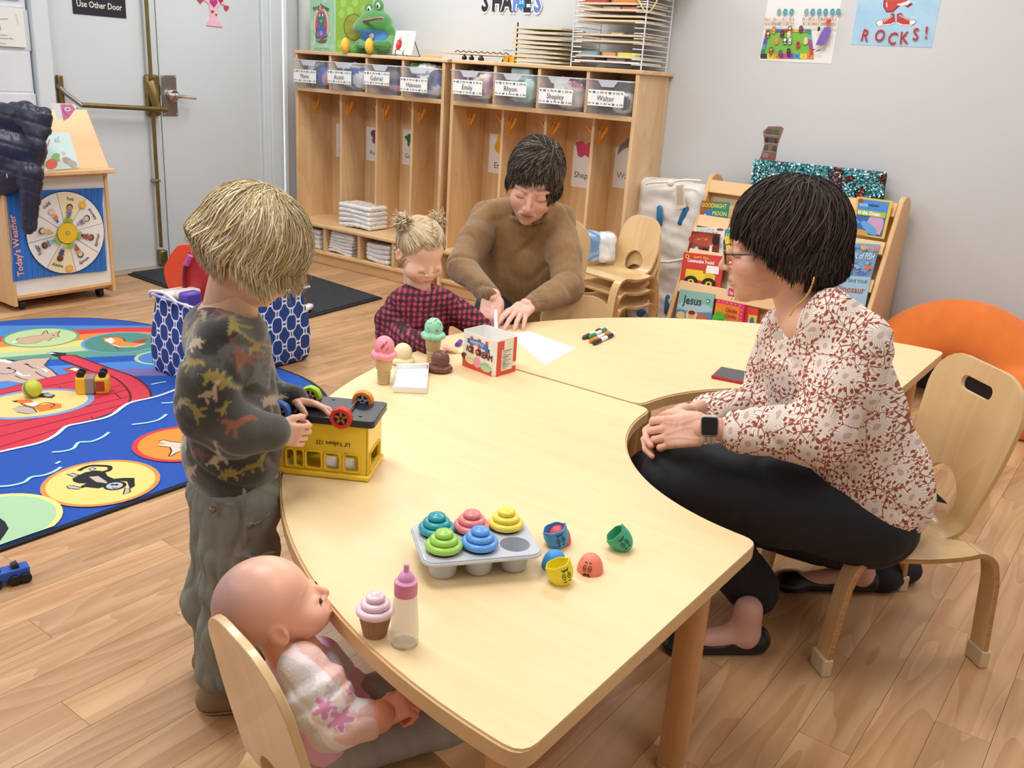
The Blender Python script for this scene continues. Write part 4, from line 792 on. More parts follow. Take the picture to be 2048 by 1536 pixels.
# sequin pillow on top, photo strip above
t=thing('sequin_panel','teal sequinned cushion with red flecks leaning on the wall above the books','cushion',(-1.42,4.28,.83)); a0,a1,a2,a3=[Vector(aty(u,v,4.29)) for u,v in ((1507,318),(1773,345),(1764,405),(1502,375))]; a3=a3+(a3-a0)*.0
ny=Vector((0,-1,0)); m=MB(); v=[a0,a1,a2,a3]; m.add([p+Vector((0,.03,0)) for p in v]+[p for p in v],[(0,1,2,3),(7,6,5,4),(0,4,5,1),(1,5,6,2),(2,6,7,3),(3,7,4,0)]); m.build('cushion',mat('sequin_backing','#1c3a46',.6),t,.012,seg=3)
ms=MB(); cols=[hx(c) for c in ('#2f8a98','#3aa0ac','#267684','#57b8c4','#2f8a98','#a9dce4','#e9fbff')]; red=[hx(c) for c in ('#a34a4a','#c0604f','#1c2430','#2c3644')]
rr=random.Random(4)
for i in range(3000):
    a_,b_=rr.random(),rr.random(); p=a3.lerp(a2,a_).lerp(a0.lerp(a1,a_),b_)+Vector((0,-.002-rr.random()*.003,0)); c=rr.choice(cols)
    if math.sin(a_*23+b_*5)+math.sin(b_*9-a_*31)>1.15 and a_>.55 or (abs(a_-.64)<.06 and abs(b_-.62)<.3 and rr.random()<.7): c=rr.choice(red)
    tl=Vector((rr.uniform(-.5,.5),-1,rr.uniform(-.6,.6))).normalized(); e1=tl.orthogonal().normalized()*.0042; e2=tl.cross(e1); m_=[p+e1*math.cos(k_*PI/3)+e2*math.sin(k_*PI/3) for k_ in range(6)]; ms.add(m_,[(0,1,2,3,4,5)],c)
me=ms.colmesh('sequins'); me.materials.append(mat('sequin',rough=.22,metal=.55,attr=True)); tag(link('sequins',me,t),kind='stuff')
t=thing('photo_strip','torn magazine photo of shelves stuck on the wall above the sequins','photo',(-1.7,YW,1.0)); P=[(-1.735,.932),(-1.657,.935),(-1.657,1.0),(-1.64,1.082),(-1.655,1.09),(-1.715,1.085),(-1.738,1.06),(-1.72,1.0)]
MB().prism(P,0,.002,M=Matrix(((1,0,0,0),(0,0,1,YW-.002),(0,1,0,0),(0,0,0,1)))).build('photo',mat('photo_brown','#8a6a5c',.4),t); a=Art((0,YW-.0026,0),(1,0,0),(0,0,1))
for z,cs in ((1.06,('#5f5148','#3f6a44')),(1.022,('#2c2a2c','#4a4844','#37332f')),(.985,('#57534f','#7a746c','#4b4a55')),(.95,('#8f8378','#8c5f55'))):
    n_=len(cs)
    for i,c in enumerate(cs): a.rect(-1.725+i*.066/n_+.003,z-.011,-1.725+(i+1)*.066/n_,z+.013,c)
    a.line([(-1.728,z-.014),(-1.66,z-.014)],.003,'#c0a592')
a.line([(-1.732,.938),(-1.66,.938)],.006,'#a4443c'); a.build('photo_print',t)
# posters
def wpt(u,v): p=aty(u,v,YW); return p[0],p[2]
t=thing('wall_poster','white poster of children on a bright alphabet rug','poster',(-1.64,YW,1.5)); B('sheet',(-1.808,YW-.0015,1.378),(-1.465,YW,1.78),mat('poster_white','#ecebe8',.5),t,0); a=Art((0,YW-.0018,0),(1,0,0),(0,0,1))
def W(L,o=(1500,0),s_=5.12): return [wpt(o[0]+x/s_,o[1]+y/s_) for x,y in L]
a.poly(W([(170,300),(625,305),(655,610),(108,597)]),'#7fbb45')
for i,c in enumerate(['#3a3a35','#e8d34a','#ef9a3a','#d94f8a','#8a4fa8','#4f9ad0','#f0d040','#ef8a3a']): a.poly(W([(108+i*68,550),(108+(i+1)*68,550),(108+(i+1)*68,603),(108+i*68,600)]),c)
for i,ch in enumerate('HOLLANIK'): p=W([(145+i*67,588)])[0]; a.text(ch,p[0],p[1],.012,'#3f3f3f' if i in (0,5) else '#a8452c',center=True)
for i,c in enumerate(['#3f6ab0','#a0443c','#e07a3a','#e9b53a','#e07a4a','#4f8a8a']): a.poly(W([(272+i*59,300),(272+(i+1)*59,300),(272+(i+1)*60,330),(270+i*60,330)]),c)
for i,c in enumerate(['#b94a3a','#8a4fa0','#3f5fb0','#5f9ad0','#3f8a5a']): a.poly(W([(170-i*12,305+i*50),(200-i*10,305+i*50),(190-i*10,355+i*50),(158-i*12,355+i*50)]),c)
for i,c in enumerate(['#2f8a8a','#5fb0b0','#8a5fa8','#a44a8a','#d9443a']): a.poly(W([(590+i*5,305+i*50),(625+i*6,305+i*50),(632+i*6,355+i*50),(597+i*5,355+i*50)]),c)
kid=[(190,345,'#e9c0a0','#2b1d18'),(250,300,'#e9b890','#c96a3a'),(335,340,'#7a4a34','#241a3c'),(415,290,'#efd0b4','#4a3020'),(405,345,'#f0d8c0','#d9c080'),(528,290,'#7a5a6a','#3c2c5c'),(280,410,'#e0a070','#e08a4a'),(365,410,'#f0f0ea','#20241c'),(415,410,'#d9dfe0','#8a8f8a'),(500,450,'#6a3a24','#c8501e'),(580,410,'#f0c8a0','#e9d090'),(225,510,'#d98a5a','#5c2a1a'),(320,540,'#6a6a8a','#44446c'),(405,520,'#6a4034','#2a1a24')]
for x,y,sk,hr in kid:
    c1,c2,c3,c4=W([(x,y+18)]),W([(x,y-4)]),W([(x,y)]),W([(x-14,y+34),(x+14,y+34)]); a.ell(*c1[0],.010,.013,hr,n=12).ell(*c2[0],.009,.010,hr,n=12).ell(*c3[0],.0065,.008,sk,n=12); a.line(c4,.004,sk)
for x in (308,372,437,588,652,720,785,855,915): p=W([(x,122)])[0]; a.ell(*p,.0105,.013,'#8fa6a0' if x in (308,588) else '#3f9aa6',n=16).ell(*p,.005,.006,'#6fb8b0',n=10)
rr=random.Random(9)
for y0 in (195,245):
    a.line(W([(160,y0+22),(480,y0+22)]),.0015,'#c8b8a0'); a.line(W([(545,y0+22),(905,y0+22)]),.0015,'#c8b8a0')
    for i in range(46):
        x=165+i*16.2
        if 470<x<545: continue
        a.line(W([(x,y0+18),(x+rr.uniform(-4,4),y0-16+rr.uniform(0,16))]),.0036,rr.choice(['#b5763a','#d9a45a','#8a5a3a','#c9c4bc','#a4443c','#e0c48a']))
a.poly(W([(780,285),(840,280),(850,330),(785,470),(690,465),(730,370)]),'#7a5fb0').ell(*W([(822,250)])[0],.011,.014,'#c07a4a').ell(*W([(825,225)])[0],.011,.010,'#c8443a').line(W([(785,470),(690,515)]),.003,'#e0c04a').line(W([(800,400),(785,515)]),.0015,'#8a8a8a').line(W([(830,380),(832,490)]),.0015,'#8a8a8a').ell(*W([(725,300)])[0],.006,.010,'#22261f').line(W([(720,470),(740,520)]),.003,'#e0c04a').line(W([(655,522),(685,505)]),.004,'#22222a').line(W([(700,528),(740,512)]),.004,'#22222a')
a.build('poster_print',t)
t=thing('wall_poster','light blue poster lettered ROCKS with red sneakers and a guitar','poster',(-1.22,YW,1.6)); B('sheet',(-1.393,YW-.0015,1.462),(-1.052,YW,1.95),mat('poster_blue','#9cc8e6',.45,noise=.12,nscale=12,c2='#b4d6ea'),t,0); a=Art((0,YW-.0018,0),(1,0,0),(0,0,1))
a.poly(W([(1370,0),(1365,70),(1400,130),(1470,125),(1520,75),(1560,50),(1620,80),(1670,45),(1640,20),(1600,0)]),'#7d2f3c').poly(W([(1385,0),(1378,65),(1405,115),(1460,112),(1510,65),(1555,38),(1600,50),(1590,0)]),'#c8443c').line(W([(1400,25),(1403,75)]),.005,'#f0d8d4').poly(W([(1500,45),(1560,30),(1625,5),(1650,25),(1610,55),(1530,60)]),'#f2e6e2')
for q in ([(1290,240),(1300,215),(1360,200),(1420,180),(1450,135),(1480,140),(1490,225),(1440,255),(1310,268)],[(1505,225),(1505,145),(1550,130),(1580,175),(1640,200),(1695,205),(1705,235),(1660,262),(1560,262)]): a.poly(W(q),'#3a4a7a'); cx_=sum(p[0] for p in q)/len(q); cy_=sum(p[1] for p in q)/len(q); a.poly(W([(cx_+(x-cx_)*.95,cy_+(y-cy_)*.92) for x,y in q]),'#c0392f')
a.poly(W([(1295,240),(1305,218),(1355,205),(1365,245),(1315,262)]),'#eef0ee').poly(W([(1640,205),(1692,210),(1698,235),(1655,256),(1635,240)]),'#eef0ee').line(W([(1310,262),(1440,250),(1485,230)]),.004,'#f2f2f0').line(W([(1508,232),(1560,256),(1655,258)]),.004,'#f2f2f0')
for i in range(6): a.line(W([(1365+i*15,205-i*10),(1385+i*15,225-i*10)]),.0028,'#f2f2f0').line(W([(1530+i*17,165+i*9),(1550+i*17,155+i*9)]),.0028,'#f2f2f0')
for ch,x,y,r in (('R',1130,415,-.1),('O',1265,415,-.12),('C',1400,445,-.1),('K',1530,450,.08),('S',1665,415,.12),('!',1785,395,.1)):
    p=W([(x,y)])[0]; a.text(ch,p[0],p[1],.050,'#e6b0b4',rot=r,bold=.045,sx=.8)
for ch,x,y,r in (('R',1130,415,-.1),('O',1265,415,-.12),('C',1400,445,-.1),('K',1530,450,.08),('S',1665,415,.12),('!',1785,395,.1)):
    p=W([(x,y)])[0]; a.text(ch,p[0],p[1],.050,'#a83236',rot=r,bold=.01,sx=.8)
p=W([(1770,25)])[0]; a.text('b',p[0],p[1],.012,'#26264a').line(W([(1585,155),(1640,145),(1690,150),(1720,125),(1700,100),(1680,105)]),.005,'#2c4a9a',smooth=5) if 0 else None
a.build('poster_print',t)
# ================================================================ MATTRESS, RING CUSHION, PACKETS
t=thing('folded_cot_mats','stood-up cream nap mats with blue oval prints between lockers and books','mattress',(-2.08,4.2,0)); c=np.array([-2.06,4.19]); f=np.array((-.12,-1,0));f/=np.linalg.norm(f)
R=np.array([[ -f[1],f[0],0],f,[0,0,1]]); s=SDF((-2.42,3.98,-.01),(-1.78,4.36,.86),.009)
s.box((-2.10,4.24,.40),(.205,.075,.395),R,.05,.0); s.box((-2.08,4.19,.405),(.185,.07,.385),R,.06,.012)
for z in (.27,.53): s.cap((-2.3,4.11,z),(-1.85,4.07,z),.006,k=.03,m=-1)
P,F=s.nets(2); N=vnormals(P,F); P+=N*((snoise(P*np.array([.5,.5,2.2]),45,2)*.004+ snoise(P,120,5)*.0015)[:,None]); C=np.tile(np.array(hx('#e4e0da')),(len(P),1)); C[(P[:,0]<-2.24)]=hx('#f2f2f2')
M_mt=mat('cot_fabric',rough=.6,attr=True,bump=.2,bscale=90); sdfobj('mat_body',[(P,F,C)],M_mt,t)
def spot(u0,v0,u1,v1,w_,name='blue_spot'):
    a_=Vector(aty(u0,v0,4.108)); b_=Vector(aty(u1,v1,4.108)); MB().tube([a_+Vector((0,.004,0)),a_.lerp(b_,.1),a_.lerp(b_,.5),a_.lerp(b_,.9),b_+Vector((0,.004,0))],[w_*.5,w_*.9,w_,w_*.9,w_*.5],12,flat=.25,up=(1,0,0)).build(name,mat('spot_blue','#2c6d9c',.5),t)
spot(1319,411,1319,453,.017); spot(1375,412,1358,452,.017); spot(1336,590,1333,630,.016); spot(1288,618,1276,632,.02)
for L_,r_ in ((spl([Vector(aty(u,v,4.10)) for u,v in ((1291,370),(1298,366),(1330,364),(1342,364),(1370,360),(1402,362))],5),.006),([Vector(aty(u,v,4.085)) for u,v in ((1300,523),(1340,524),(1370,518))],.007)): MB().tube(L_,r_,8).build('piping_tie',mat('cream_tie','#ece4d2',.7),t)
q=aty(1341,366,4.09); MB().sphere(q,(.02,.014,.018),12).build('knot',mat('cream_tie','#ece4d2',.7),t)
a_=[Vector(aty(u,v,4.085)) for u,v in ((1351,371),(1367,369),(1372,415),(1350,418))]; MB().add(a_+[p+Vector((0,.003,0)) for p in a_],[(0,3,2,1),(4,5,6,7),(0,1,5,4),(1,2,6,5),(2,3,7,6),(3,0,4,7)]).build('care_label',mat('label_cream','#ddd2b8',.7),t)
a=Quad(a_); [a.line([(.15,.95-.07*i),(.85,.95-.07*i)],.02,'#8c8676') for i in range(12)]; a.build('care_print',t)
for nm,lb,u0,v0,u1,v1,cols,sd in (('blue_packet','blue and silver diaper packet leaning behind the stacked chairs',1162,460,1198,525,['#6f9fd0','#8fb4dc','#5f8cc4','#b8cfe4','#a8bfa0'],3),('white_packet','white plastic packet beside the blue diaper packet',1197,462,1228,525,['#eef0f4','#dfe4ec','#f4f4f6'],4)):
    p=(V(u0,v0,-2.22,3.9)+V(u1,v1,-2.22,3.9))/2; r_=np.abs(V(u0,v0,-2.22,3.9)-V(u1,v1,-2.22,3.9))/2; t=thing(nm,lb,'packet',(p[0],p[1],p[2]-r_[2]),'packets on the chair stack'); s=SDF(p-.12,p+.12,.006); hw=np.linalg.norm(r_[:2]); Rq=np.array([[CR[0][0],CR[0][1],0],[-CR[0][1],CR[0][0],0],[0,0,1]]); Rq/=np.linalg.norm(Rq,axis=1)[:,None]; Rq=Rq.T
    s.box(p,(hw,.05,r_[2]),Rq,.03,0); P,F=s.nets(2); N=vnormals(P,F); P+=N*(snoise(P,130,sd)[:,None]*.003); C=np.array([hx(c) for c in cols]); k_=((snoise(P,55,sd)+1)*len(cols)/2).astype(int)%len(cols); sdfobj('pouch',[(P,F,C[k_])],M_poly,t)
# orange crescent cushion
t=thing('crescent_cushion','large orange crescent floor cushion leaning on the wall at right','cushion',(-.62,4.2,0)); A_=np.array(aty(1800,680,4.24)); T_=aty(1930,605,4.28); 
s=SDF((-1.15,3.85,-.02),(-.1,4.4,.52),.01); pts=[]; rad=[]
for i in range(25):
    th_=math.radians(-6+192*i/24); pts.append((-.645+.30*math.cos(th_),4.05+.17*max(0,math.sin(th_))**.8-(.06 if th_<.35 else 0),.075+.262*math.sin(th_))); rad.append(.085+.02*max(0,math.sin(th_)))
for i in range(24): s.cap(pts[i],pts[i+1],rad[i],rad[i+1],.03,flat=((0,1,-.35),.55))
s.cap((-.36,3.98,.05),(-.40,4.12,.05),.07,.06,.03,flat=((0,0,1),.6)); s.plane((0,0,.001),(0,0,-1))
P,F=s.nets(3); C=np.tile(np.array(hx('#f07f2c')),(len(P),1)); sdfobj('cover',[(P,F,C)],mat('orange_velour',rough=.85,attr=True,sheen=.4,bump=.25,bscale=100,noise=.12,nscale=14),t)
# ================================================================ RUG
t=thing('story_rug','blue ark-themed story rug with animals in ovals','rug',(-3.3,1.2,0)); ro=rrect(-4.33,-.9,-2.245,2.42,.62,12); MB().prism(ro,.0005,.009).build('rug_binding',mat('rug_edge','#20232c',.9),t,.003)
def shr(P,k): c=Vector((-3.29,.76)); return [tuple(c+(Vector(p)-c)*(1-k/(Vector(p)-c).length)) for p in P]
MB().prism(shr(ro,.018),.009,.011).build('pile',mat('rug_blue','#2457b8',.95,noise=.2,nscale=160,bump=.5,bscale=400),t)
def RW(L,s_=5.389,o=(0,640)): return [tuple(atz(o[0]+x/s_,o[1]+y/s_,.0115)[:2]) for x,y in L]
a=Art((0,0,.0112),(1,0,0),(0,1,0),.00004)
inner=shr(ro,.02)
def clip(poly):
    # clip polygon to the convex rug outline
    out=list(poly); n=len(inner)
    for i in range(n):
        p,q=Vector(inner[i]),Vector(inner[(i+1)%n]); e=q-p; res=[]
        for j in range(len(out)):
            A2_,B2_=Vector(out[j]),Vector(out[(j+1)%len(out)]); da=e.x*(A2_.y-p.y)-e.y*(A2_.x-p.x); db=e.x*(B2_.y-p.y)-e.y*(B2_.x-p.x)
            if da>=0: res.append(tuple(A2_))
            if (da>=0)!=(db>=0): k_=da/(da-db); res.append(tuple(A2_+(B2_-A2_)*k_))
        out=res
        if len(out)<3: return []
    return out
bands=[('#4a86c8',[(-2600,60),(2600,130)],[(-2600,330),(330,110),(800,120),(2600,170)])]
def band(c,top_,bot): 
    P=clip(RW(top_+bot[::-1])); 
    if P: a.poly(P,c)
# rainbow stripes, back to front
L0=[(-900,40),(0,60),(500,55),(1000,60),(2600,60)]
L1=[(-900,330),(0,180),(800,105),(1300,80),(2600,80)]; L2=[(-900,400),(0,235),(800,160),(1300,125),(2600,140)]; L3=[(-900,470),(0,295),(900,215),(1300,160),(2600,200)]; L4=[(-900,540),(0,355),(1000,265),(1700,180),(2600,240)]; L5=[(-900,600),(0,405),(1000,325),(1700,270),(2600,290)]; L6=[(-900,660),(0,470),(500,430),(1000,400),(1700,370),(2600,360)]; L7=[(-900,720),(0,540),(500,500),(1100,460),(1700,430),(2600,420)]; L8=[(-900,900),(0,760),(600,590),(1250,530),(1700,520),(2600,500)]; L9=[(-900,1000),(0,830),(700,640),(1350,605),(1700,600),(2600,560)]
for c,A_,B_ in (('#4a86c8',L0,L1),('#cf3b3c',L1,L2),('#ee8b35',L2,L3),('#f2d27c',L3,L4),('#b9cf9a',L4,L5),('#5f9a86',L5,L6),('#1f55b4',L6,L7),('#4a86d0',L7,L8),('#7a6fb0',L8,L9)): band(c,A_,B_)
def oval(c,rx,ry,fill,rim,rw=.02,rot=0):
    P=clip(ellp(*c,rx,ry,36,rot)); a.poly(P,rim) if P else 0; P=clip(ellp(*c,rx-rw,ry-rw,36,rot)); a.poly(P,fill) if P else 0
def pc(x,y): return RW([(x,y)])[0]
oval(pc(445,188),.155,.155,'#b9d29c','#6f9a6a',.012); oval(pc(1310,240),.165,.165,'#4f8a7c','#6f9ad0',.012)
a.poly(RW([(165,245),(190,200),(330,175),(450,160),(480,120),(500,112),(520,150),(600,140),(650,115),(620,160),(640,180),(560,195),(520,230),(470,215),(380,250),(250,258)]),'#c9a98a'); a.line(RW([(165,245),(190,200),(330,175),(450,160),(480,120),(500,112),(520,150),(600,140),(650,115),(620,160),(640,180),(560,195),(520,230),(470,215),(380,250),(250,258)]),.004,'#4a3a34',closed=True); a.ell(*pc(160,235),.012,.012,'#f2ece4').ell(*pc(575,165),.006,.005,'#2a201c')
a.poly(RW([(1110,190),(1250,180),(1330,200),(1340,235),(1420,245),(1560,255),(1470,285),(1280,285),(1190,260),(1130,235)]),'#e08a3c').poly(RW([(1125,215),(1200,190),(1240,225),(1200,255)]),'#f2ede6').poly(RW([(1420,235),(1600,195),(1560,240),(1500,252)]),'#b23a3c').line(RW([(1210,265),(1290,290),(1450,290),(1560,255)]),.007,'#f5f0ea').line(RW([(1240,290),(1280,320),(1330,325)]),.005,'#4a3428').line(RW([(1110,190),(1250,180),(1330,200),(1345,235)]),.006,'#6b3c28')
oval(pc(1720,405),.1,.1,'#4a86c8','#b9cfa0',.015)
# elephants and ark
a.poly(RW([(-600,560),(0,430),(180,440),(330,415),(550,405),(520,440),(480,490),(560,540),(620,600),(380,660),(250,685),(100,660),(-600,700)]),'#c6ab9c').line(RW([(0,430),(180,440),(330,415),(550,405),(520,440),(480,490),(560,540),(620,600)]),.006,'#3a3434')
a.line(RW([(180,560),(240,600),(330,595)]),.012,'#efe9e2',smooth=3).line(RW([(400,515),(470,530),(510,560)]),.011,'#efe9e2',smooth=3).line(RW([(160,600),(220,630),(300,650),(380,655)]),.005,'#3a3434').line(RW([(0,575),(60,585),(150,570),(160,540),(60,520)]),.005,'#3a3434',smooth=3).line(RW([(250,475),(300,485),(360,520),(470,520)]),.005,'#3a3434',smooth=3).line(RW([(380,560),(440,600),(520,630)]),.005,'#3a3434').ell(*pc(290,480),.012,.006,'#26201e').ell(*pc(100,520),.012,.006,'#26201e')
a.poly(RW([(0,425),(60,430),(140,455),(100,470),(0,450)]),'#f0efec').poly(RW([(60,425),(200,440),(140,450)]),'#24242a').poly(RW([(500,355),(560,345),(720,360),(700,395),(630,400),(570,385)]),'#23252e').poly(RW([(500,358),(560,350),(600,365),(540,372)]),'#c7ccd0').poly(RW([(670,525),(740,520),(800,500),(870,525),(840,555),(760,570)]),'#b8532c').poly(RW([(750,535),(800,515),(860,530),(820,555)]),'#f0e8e0').line(RW([(720,530),(790,512),(870,530),(820,560)]),.005,'#33231f')
RED='#cf3a4c'
ark=[(-900,1010),(0,755),(380,655),(620,605),(860,545),(960,555),(1200,610),(1350,720),(1410,830),(1380,905),(1250,985),(1000,1075),(720,1150),(600,1260),(420,1330),(0,1425),(-900,1640)]
a.poly(RW([(635,400),(690,385),(800,385),(900,420),(1200,530),(1450,620),(1600,740),(1630,835),(1400,890),(1410,830),(1350,720),(1200,610),(960,545),(720,450),(650,425)]),RED)
a.poly(clip(RW(ark)),'#cc3448')
DR='#7a1826'
for L in ([(-900,1010),(0,755),(380,655),(620,605),(960,550)],[(0,810),(300,740),(600,700),(880,650)],[(600,810),(700,775),(1100,680)],[(750,865),(950,800),(1300,705)],[(770,920),(1050,840),(1380,755)],[(0,1070),(400,990),(750,925)],[(0,1155),(500,1040),(900,945),(1410,825)],[(0,1260),(450,1140),(900,1025),(1380,905)],[(0,1370),(400,1250),(800,1120),(960,1080)],[(635,725),(700,770)],[(1240,795),(1300,850)],[(980,1050),(1010,1080)]): a.line(RW(L),.0055,DR)
for L in ([(860,505),(960,550),(1200,610),(1350,720),(1410,830),(1380,905)],[(635,400),(650,425),(720,455),(960,545)],[(690,385),(800,385),(900,420),(1200,530),(1450,620),(1600,740),(1630,835)]): a.line(RW(L),.008,'#5a1420',smooth=4)
a.line(RW([(-900,1640),(0,1425),(420,1330),(600,1245),(720,1150),(900,1110),(1180,1040),(1380,905),(1600,850),(1730,815),(1920,745)]),.014,'#cfe0f4',smooth=5)
for L in ([(560,1430),(680,1420),(790,1390),(850,1325),(980,1315),(1100,1270),(1175,1215)],[(1420,1132),(1600,1110),(1720,1075),(1795,1020)],[(1630,700),(1700,685),(1790,670)],[(1740,900),(1850,895),(1935,868)],[(0,1800),(120,1790),(260,1755),(340,1700),(470,1680),(580,1640),(660,1590)],[(600,1555),(650,1530)]): a.line(RW(L),.011,'#a9dcf6',smooth=5)
oval(pc(370,905),.20,.155,'#f0cc84','#7b9ac8',.022,rot=1.2)
a.poly(RW([(120,880),(200,870),(330,860),(370,900),(400,930),(560,900),(660,910),(670,950),(560,975),(430,1000),(380,960),(290,940),(220,905)]),'#dd7a35').poly(RW([(250,905),(330,900),(400,890),(415,930),(350,940)]),'#f4eee8').poly(RW([(120,880),(200,873),(170,895)]),'#2a1c18').poly(RW([(120,960),(200,940),(270,935),(360,955),(400,1000),(300,1020),(180,1000)]),'#b8ab9c').line(RW([(180,1000),(300,1020),(400,1000),(360,955),(270,935),(200,940)]),.005,'#3a302c').line(RW([(400,930),(480,900),(560,905),(590,925),(540,955)]),.005,'#5a3420',smooth=3).line(RW([(220,905),(290,940),(350,942),(415,930)]),.005,'#4a2a1c').poly(RW([(430,800),(520,790),(600,820),(560,850),(430,840),(300,830)]),'#25272f').ell(*pc(520,815),.02,.014,'#9aa3ad')
oval(pc(1960,1335),.155,.155,'#ee8f3c','#cf3f44',.018); a.poly(RW([(1710,1320),(1760,1300),(1850,1320),(1960,1330),(2000,1360),(1930,1380),(1960,1420),(1900,1440),(1850,1475),(1820,1480),(1850,1420),(1830,1380),(1700,1365),(1720,1345),(1800,1350)]),'#d9c9b4').line(RW([(1710,1320),(1760,1300),(1850,1320),(1960,1330)]),.005,'#33231f').line(RW([(1960,1420),(1900,1440),(1850,1475),(1820,1480),(1850,1420),(1830,1380),(1700,1365)]),.005,'#33231f')
def RW2(L): return RW(L,5.389,(0,900))
mc=RW2([(1095,355)])[0]; oval(mc,.165,.165,'#f0d27c','#e8913c',.014); a.line(ellp(*mc,.163,.163,36),.004,'#c98f7a',closed=True)
BK='#1d1f2b'
a.poly(RW2([(920,250),(1030,230),(1130,240),(1160,290),(1230,320),(1330,310),(1450,310),(1455,400),(1400,430),(1370,350),(1300,345),(1160,400),(1060,425),(920,410),(880,425),(870,400),(930,370),(850,370),(790,350),(780,320),(850,280)]),BK).line(RW2([(850,235),(900,205),(980,180),(1100,180),(1180,190),(1180,225),(1120,245)]),.014,BK,smooth=5).poly(RW2([(960,300),(1060,290),(1150,350),(1160,370),(1040,355)]),'#c9b2a0').ell(*RW2([(1240,395)])[0],.032,.032,BK).ell(*RW2([(1235,395)])[0],.023,.023,'#b8bcc4').ell(*RW2([(1215,385)])[0],.006,.006,BK).ell(*RW2([(1255,385)])[0],.006,.006,BK).line(RW2([(1210,415),(1235,425),(1265,415)]),.004,BK)
for q in ([(720,270),(780,260),(850,280),(790,300)],[(960,215),(1000,195),(1035,210),(990,240)],[(720,400),(790,395),(870,415),(850,435),(740,425)],[(1350,420),(1400,430),(1405,465),(1330,490)]): a.poly(RW2(q),'#bfb2ac').line(RW2(q),.004,BK,closed=True)
gc=RW2([(60,790)])[0]; oval((-2.40,1.0),.165,.165,'#a9cfa4','#e6dc8a',.016); a.poly(clip(RW2([(-200,700),(0,745),(60,790),(95,860),(50,930),(0,1000),(-300,1100)])),'#1d222b')
a.build('rug_print',t,.95)
# ================================================================ ROLLING CART
t=thing('display_cart','wooden rolling display cart with a weather wheel chart, by the doors','cart',(-4.6,2.33,0)); XC=-4.44; y0,y1=2.062,2.59
for a_,b_ in ((y0,y0+.018),(y1-.018,y1)): B('side_panel',(-4.86,a_,.03),(XC,b_,.645),M_bs,t,.003)
B('front_panel',(XC-.022,y0+.018,.085),(XC-.008,y1-.018,.632),mat('cart_white','#efece6',.35),t,.001); B('top_rail',(XC-.022,y0,.632),(XC+.004,y1,.648),M_bsx,t,.003); B('bottom_rail',(XC-.03,y0+.018,.068),(XC-.002,y1-.018,.085),M_bsx,t,.002); B('bottom_panel',(-4.86,y0+.018,.05),(XC-.03,y1-.018,.068),M_bsx,t); B('back_panel',(-4.87,y0,.03),(-4.86,y1,.645),M_bs,t)
for x in (-4.5,-4.8):
    for y in (y0+.06,y1-.06):
        m=MB(); m.tube([(x,y-.012,.024),(x,y+.012,.024)],.024,18); m.box((x-.014,y-.016,.03),(x+.014,y+.016,.055)); m.build('caster',M_black,t,.002)
pb=aty(235,344,y1); ptp=aty(181,219,y1-.01); xb,zb,xt,zt=pb[0],pb[2],ptp[0],ptp[2]
xb,zb=-4.40,.672; xt,zt=min(ptp[0],-4.5),ptp[2]
v=[(xb,y0+.01,zb),(xb,y1-.01,zb),(xt,y1-.03,zt),(xt,y0+.03,zt)]; q=[Vector(p) for p in v]; n=(q[1]-q[0]).cross(q[3]-q[0]).normalized(); MB().add(q+[p-n*.014 for p in q],[(0,1,2,3),(7,6,5,4),(0,4,5,1),(1,5,6,2),(2,6,7,3),(3,7,4,0)]).build('easel_panel',wood('easel_maple','#f0cd9c','#e6bd88',1,.35,.6,contrast=.6),t,.003)
B('easel_ledge',(xb-.03,y0-.004,.650),(xb+.035,y1+.004,.672),M_bsx,t,.004); B('cart_top',(-4.87,y0,.645),(-4.41,y1,.658),M_bsx,t,.002)
# picture resting on easel
def oneasel(u,v,off=.002): d=ray(u,v); nn=np.array(n); p0=np.array(q[0])+nn*off; return CC+d*(((p0-CC)@nn)/(d@nn))
tb=thing('picture_card','pale blue picture card of vegetables resting on the cart easel','card',oneasel(120,335)); cc=[Vector(oneasel(*p,.004)) for p in ((95,263),(139,266),(159,335),(88,342))]; MB().add(cc+[p-n*.0035 for p in cc],[(0,3,2,1),(4,5,6,7),(0,1,5,4),(1,2,6,5),(2,3,7,6),(3,0,4,7)]).build('card',mat('pale_aqua','#c8e0de',.4),tb)
a=Quad(cc); a.text('eS',.3,.72,.16,'#5f7d80').ell(.35,.32,.16,.12,'#7cba5a').ell(.2,.16,.18,.14,'#e0583f').ell(.55,.3,.1,.12,'#e6e2d8').ell(.68,.22,.16,.09,'#a89c8a',rot=-.4).ell(.82,.12,.14,.1,'#b3a894',rot=-.4).ell(.6,.42,.06,.05,'#c6bda8').line([(.02,.6),(.12,.8)],.04,'#d24a7a'); a.build('print',tb)
# weather chart
XP=XC+.002; tw=t; 
def cy(u,v): p=atx(u,v,XP); return p[1],p[2]
def CW(L): return [cy(x/5.12,360+y/5.12) for x,y in L]
chart=MB(); PP=CW([(60,120),(1058,80),(1050,250),(1062,400),(1092,930),(700,965),(400,1000),(135,1040),(125,560)]); chart.prism(PP,0,.0015,M=Matrix(((0,0,1,XP-.002),(1,0,0,0),(0,1,0,0),(0,0,0,1)))); chart.build('chart_sheet',mat('chart_blue','#2f74c8',.45),t)
a=Art((XP-.0003,0,0),(0,1,0),(0,0,1)); 
for i in range(34):
    k_=i/33; a.line(CW([(70+k_*985+0,125-k_*45),(135+k_*957,1035-k_*110)]),.0022,'#2a69b8' if i%2 else '#4386d2')
wc=cy(132.4,360+548/5.12); ry=abs(cy(207.6,467)[0]-wc[0]); rz_=abs(cy(132.4,360+118/5.12)[1]-cy(132.4,360+955/5.12)[1])/2; wc=(wc[0],(cy(132.4,360+118/5.12)[1]+cy(132.4,360+955/5.12)[1])/2)
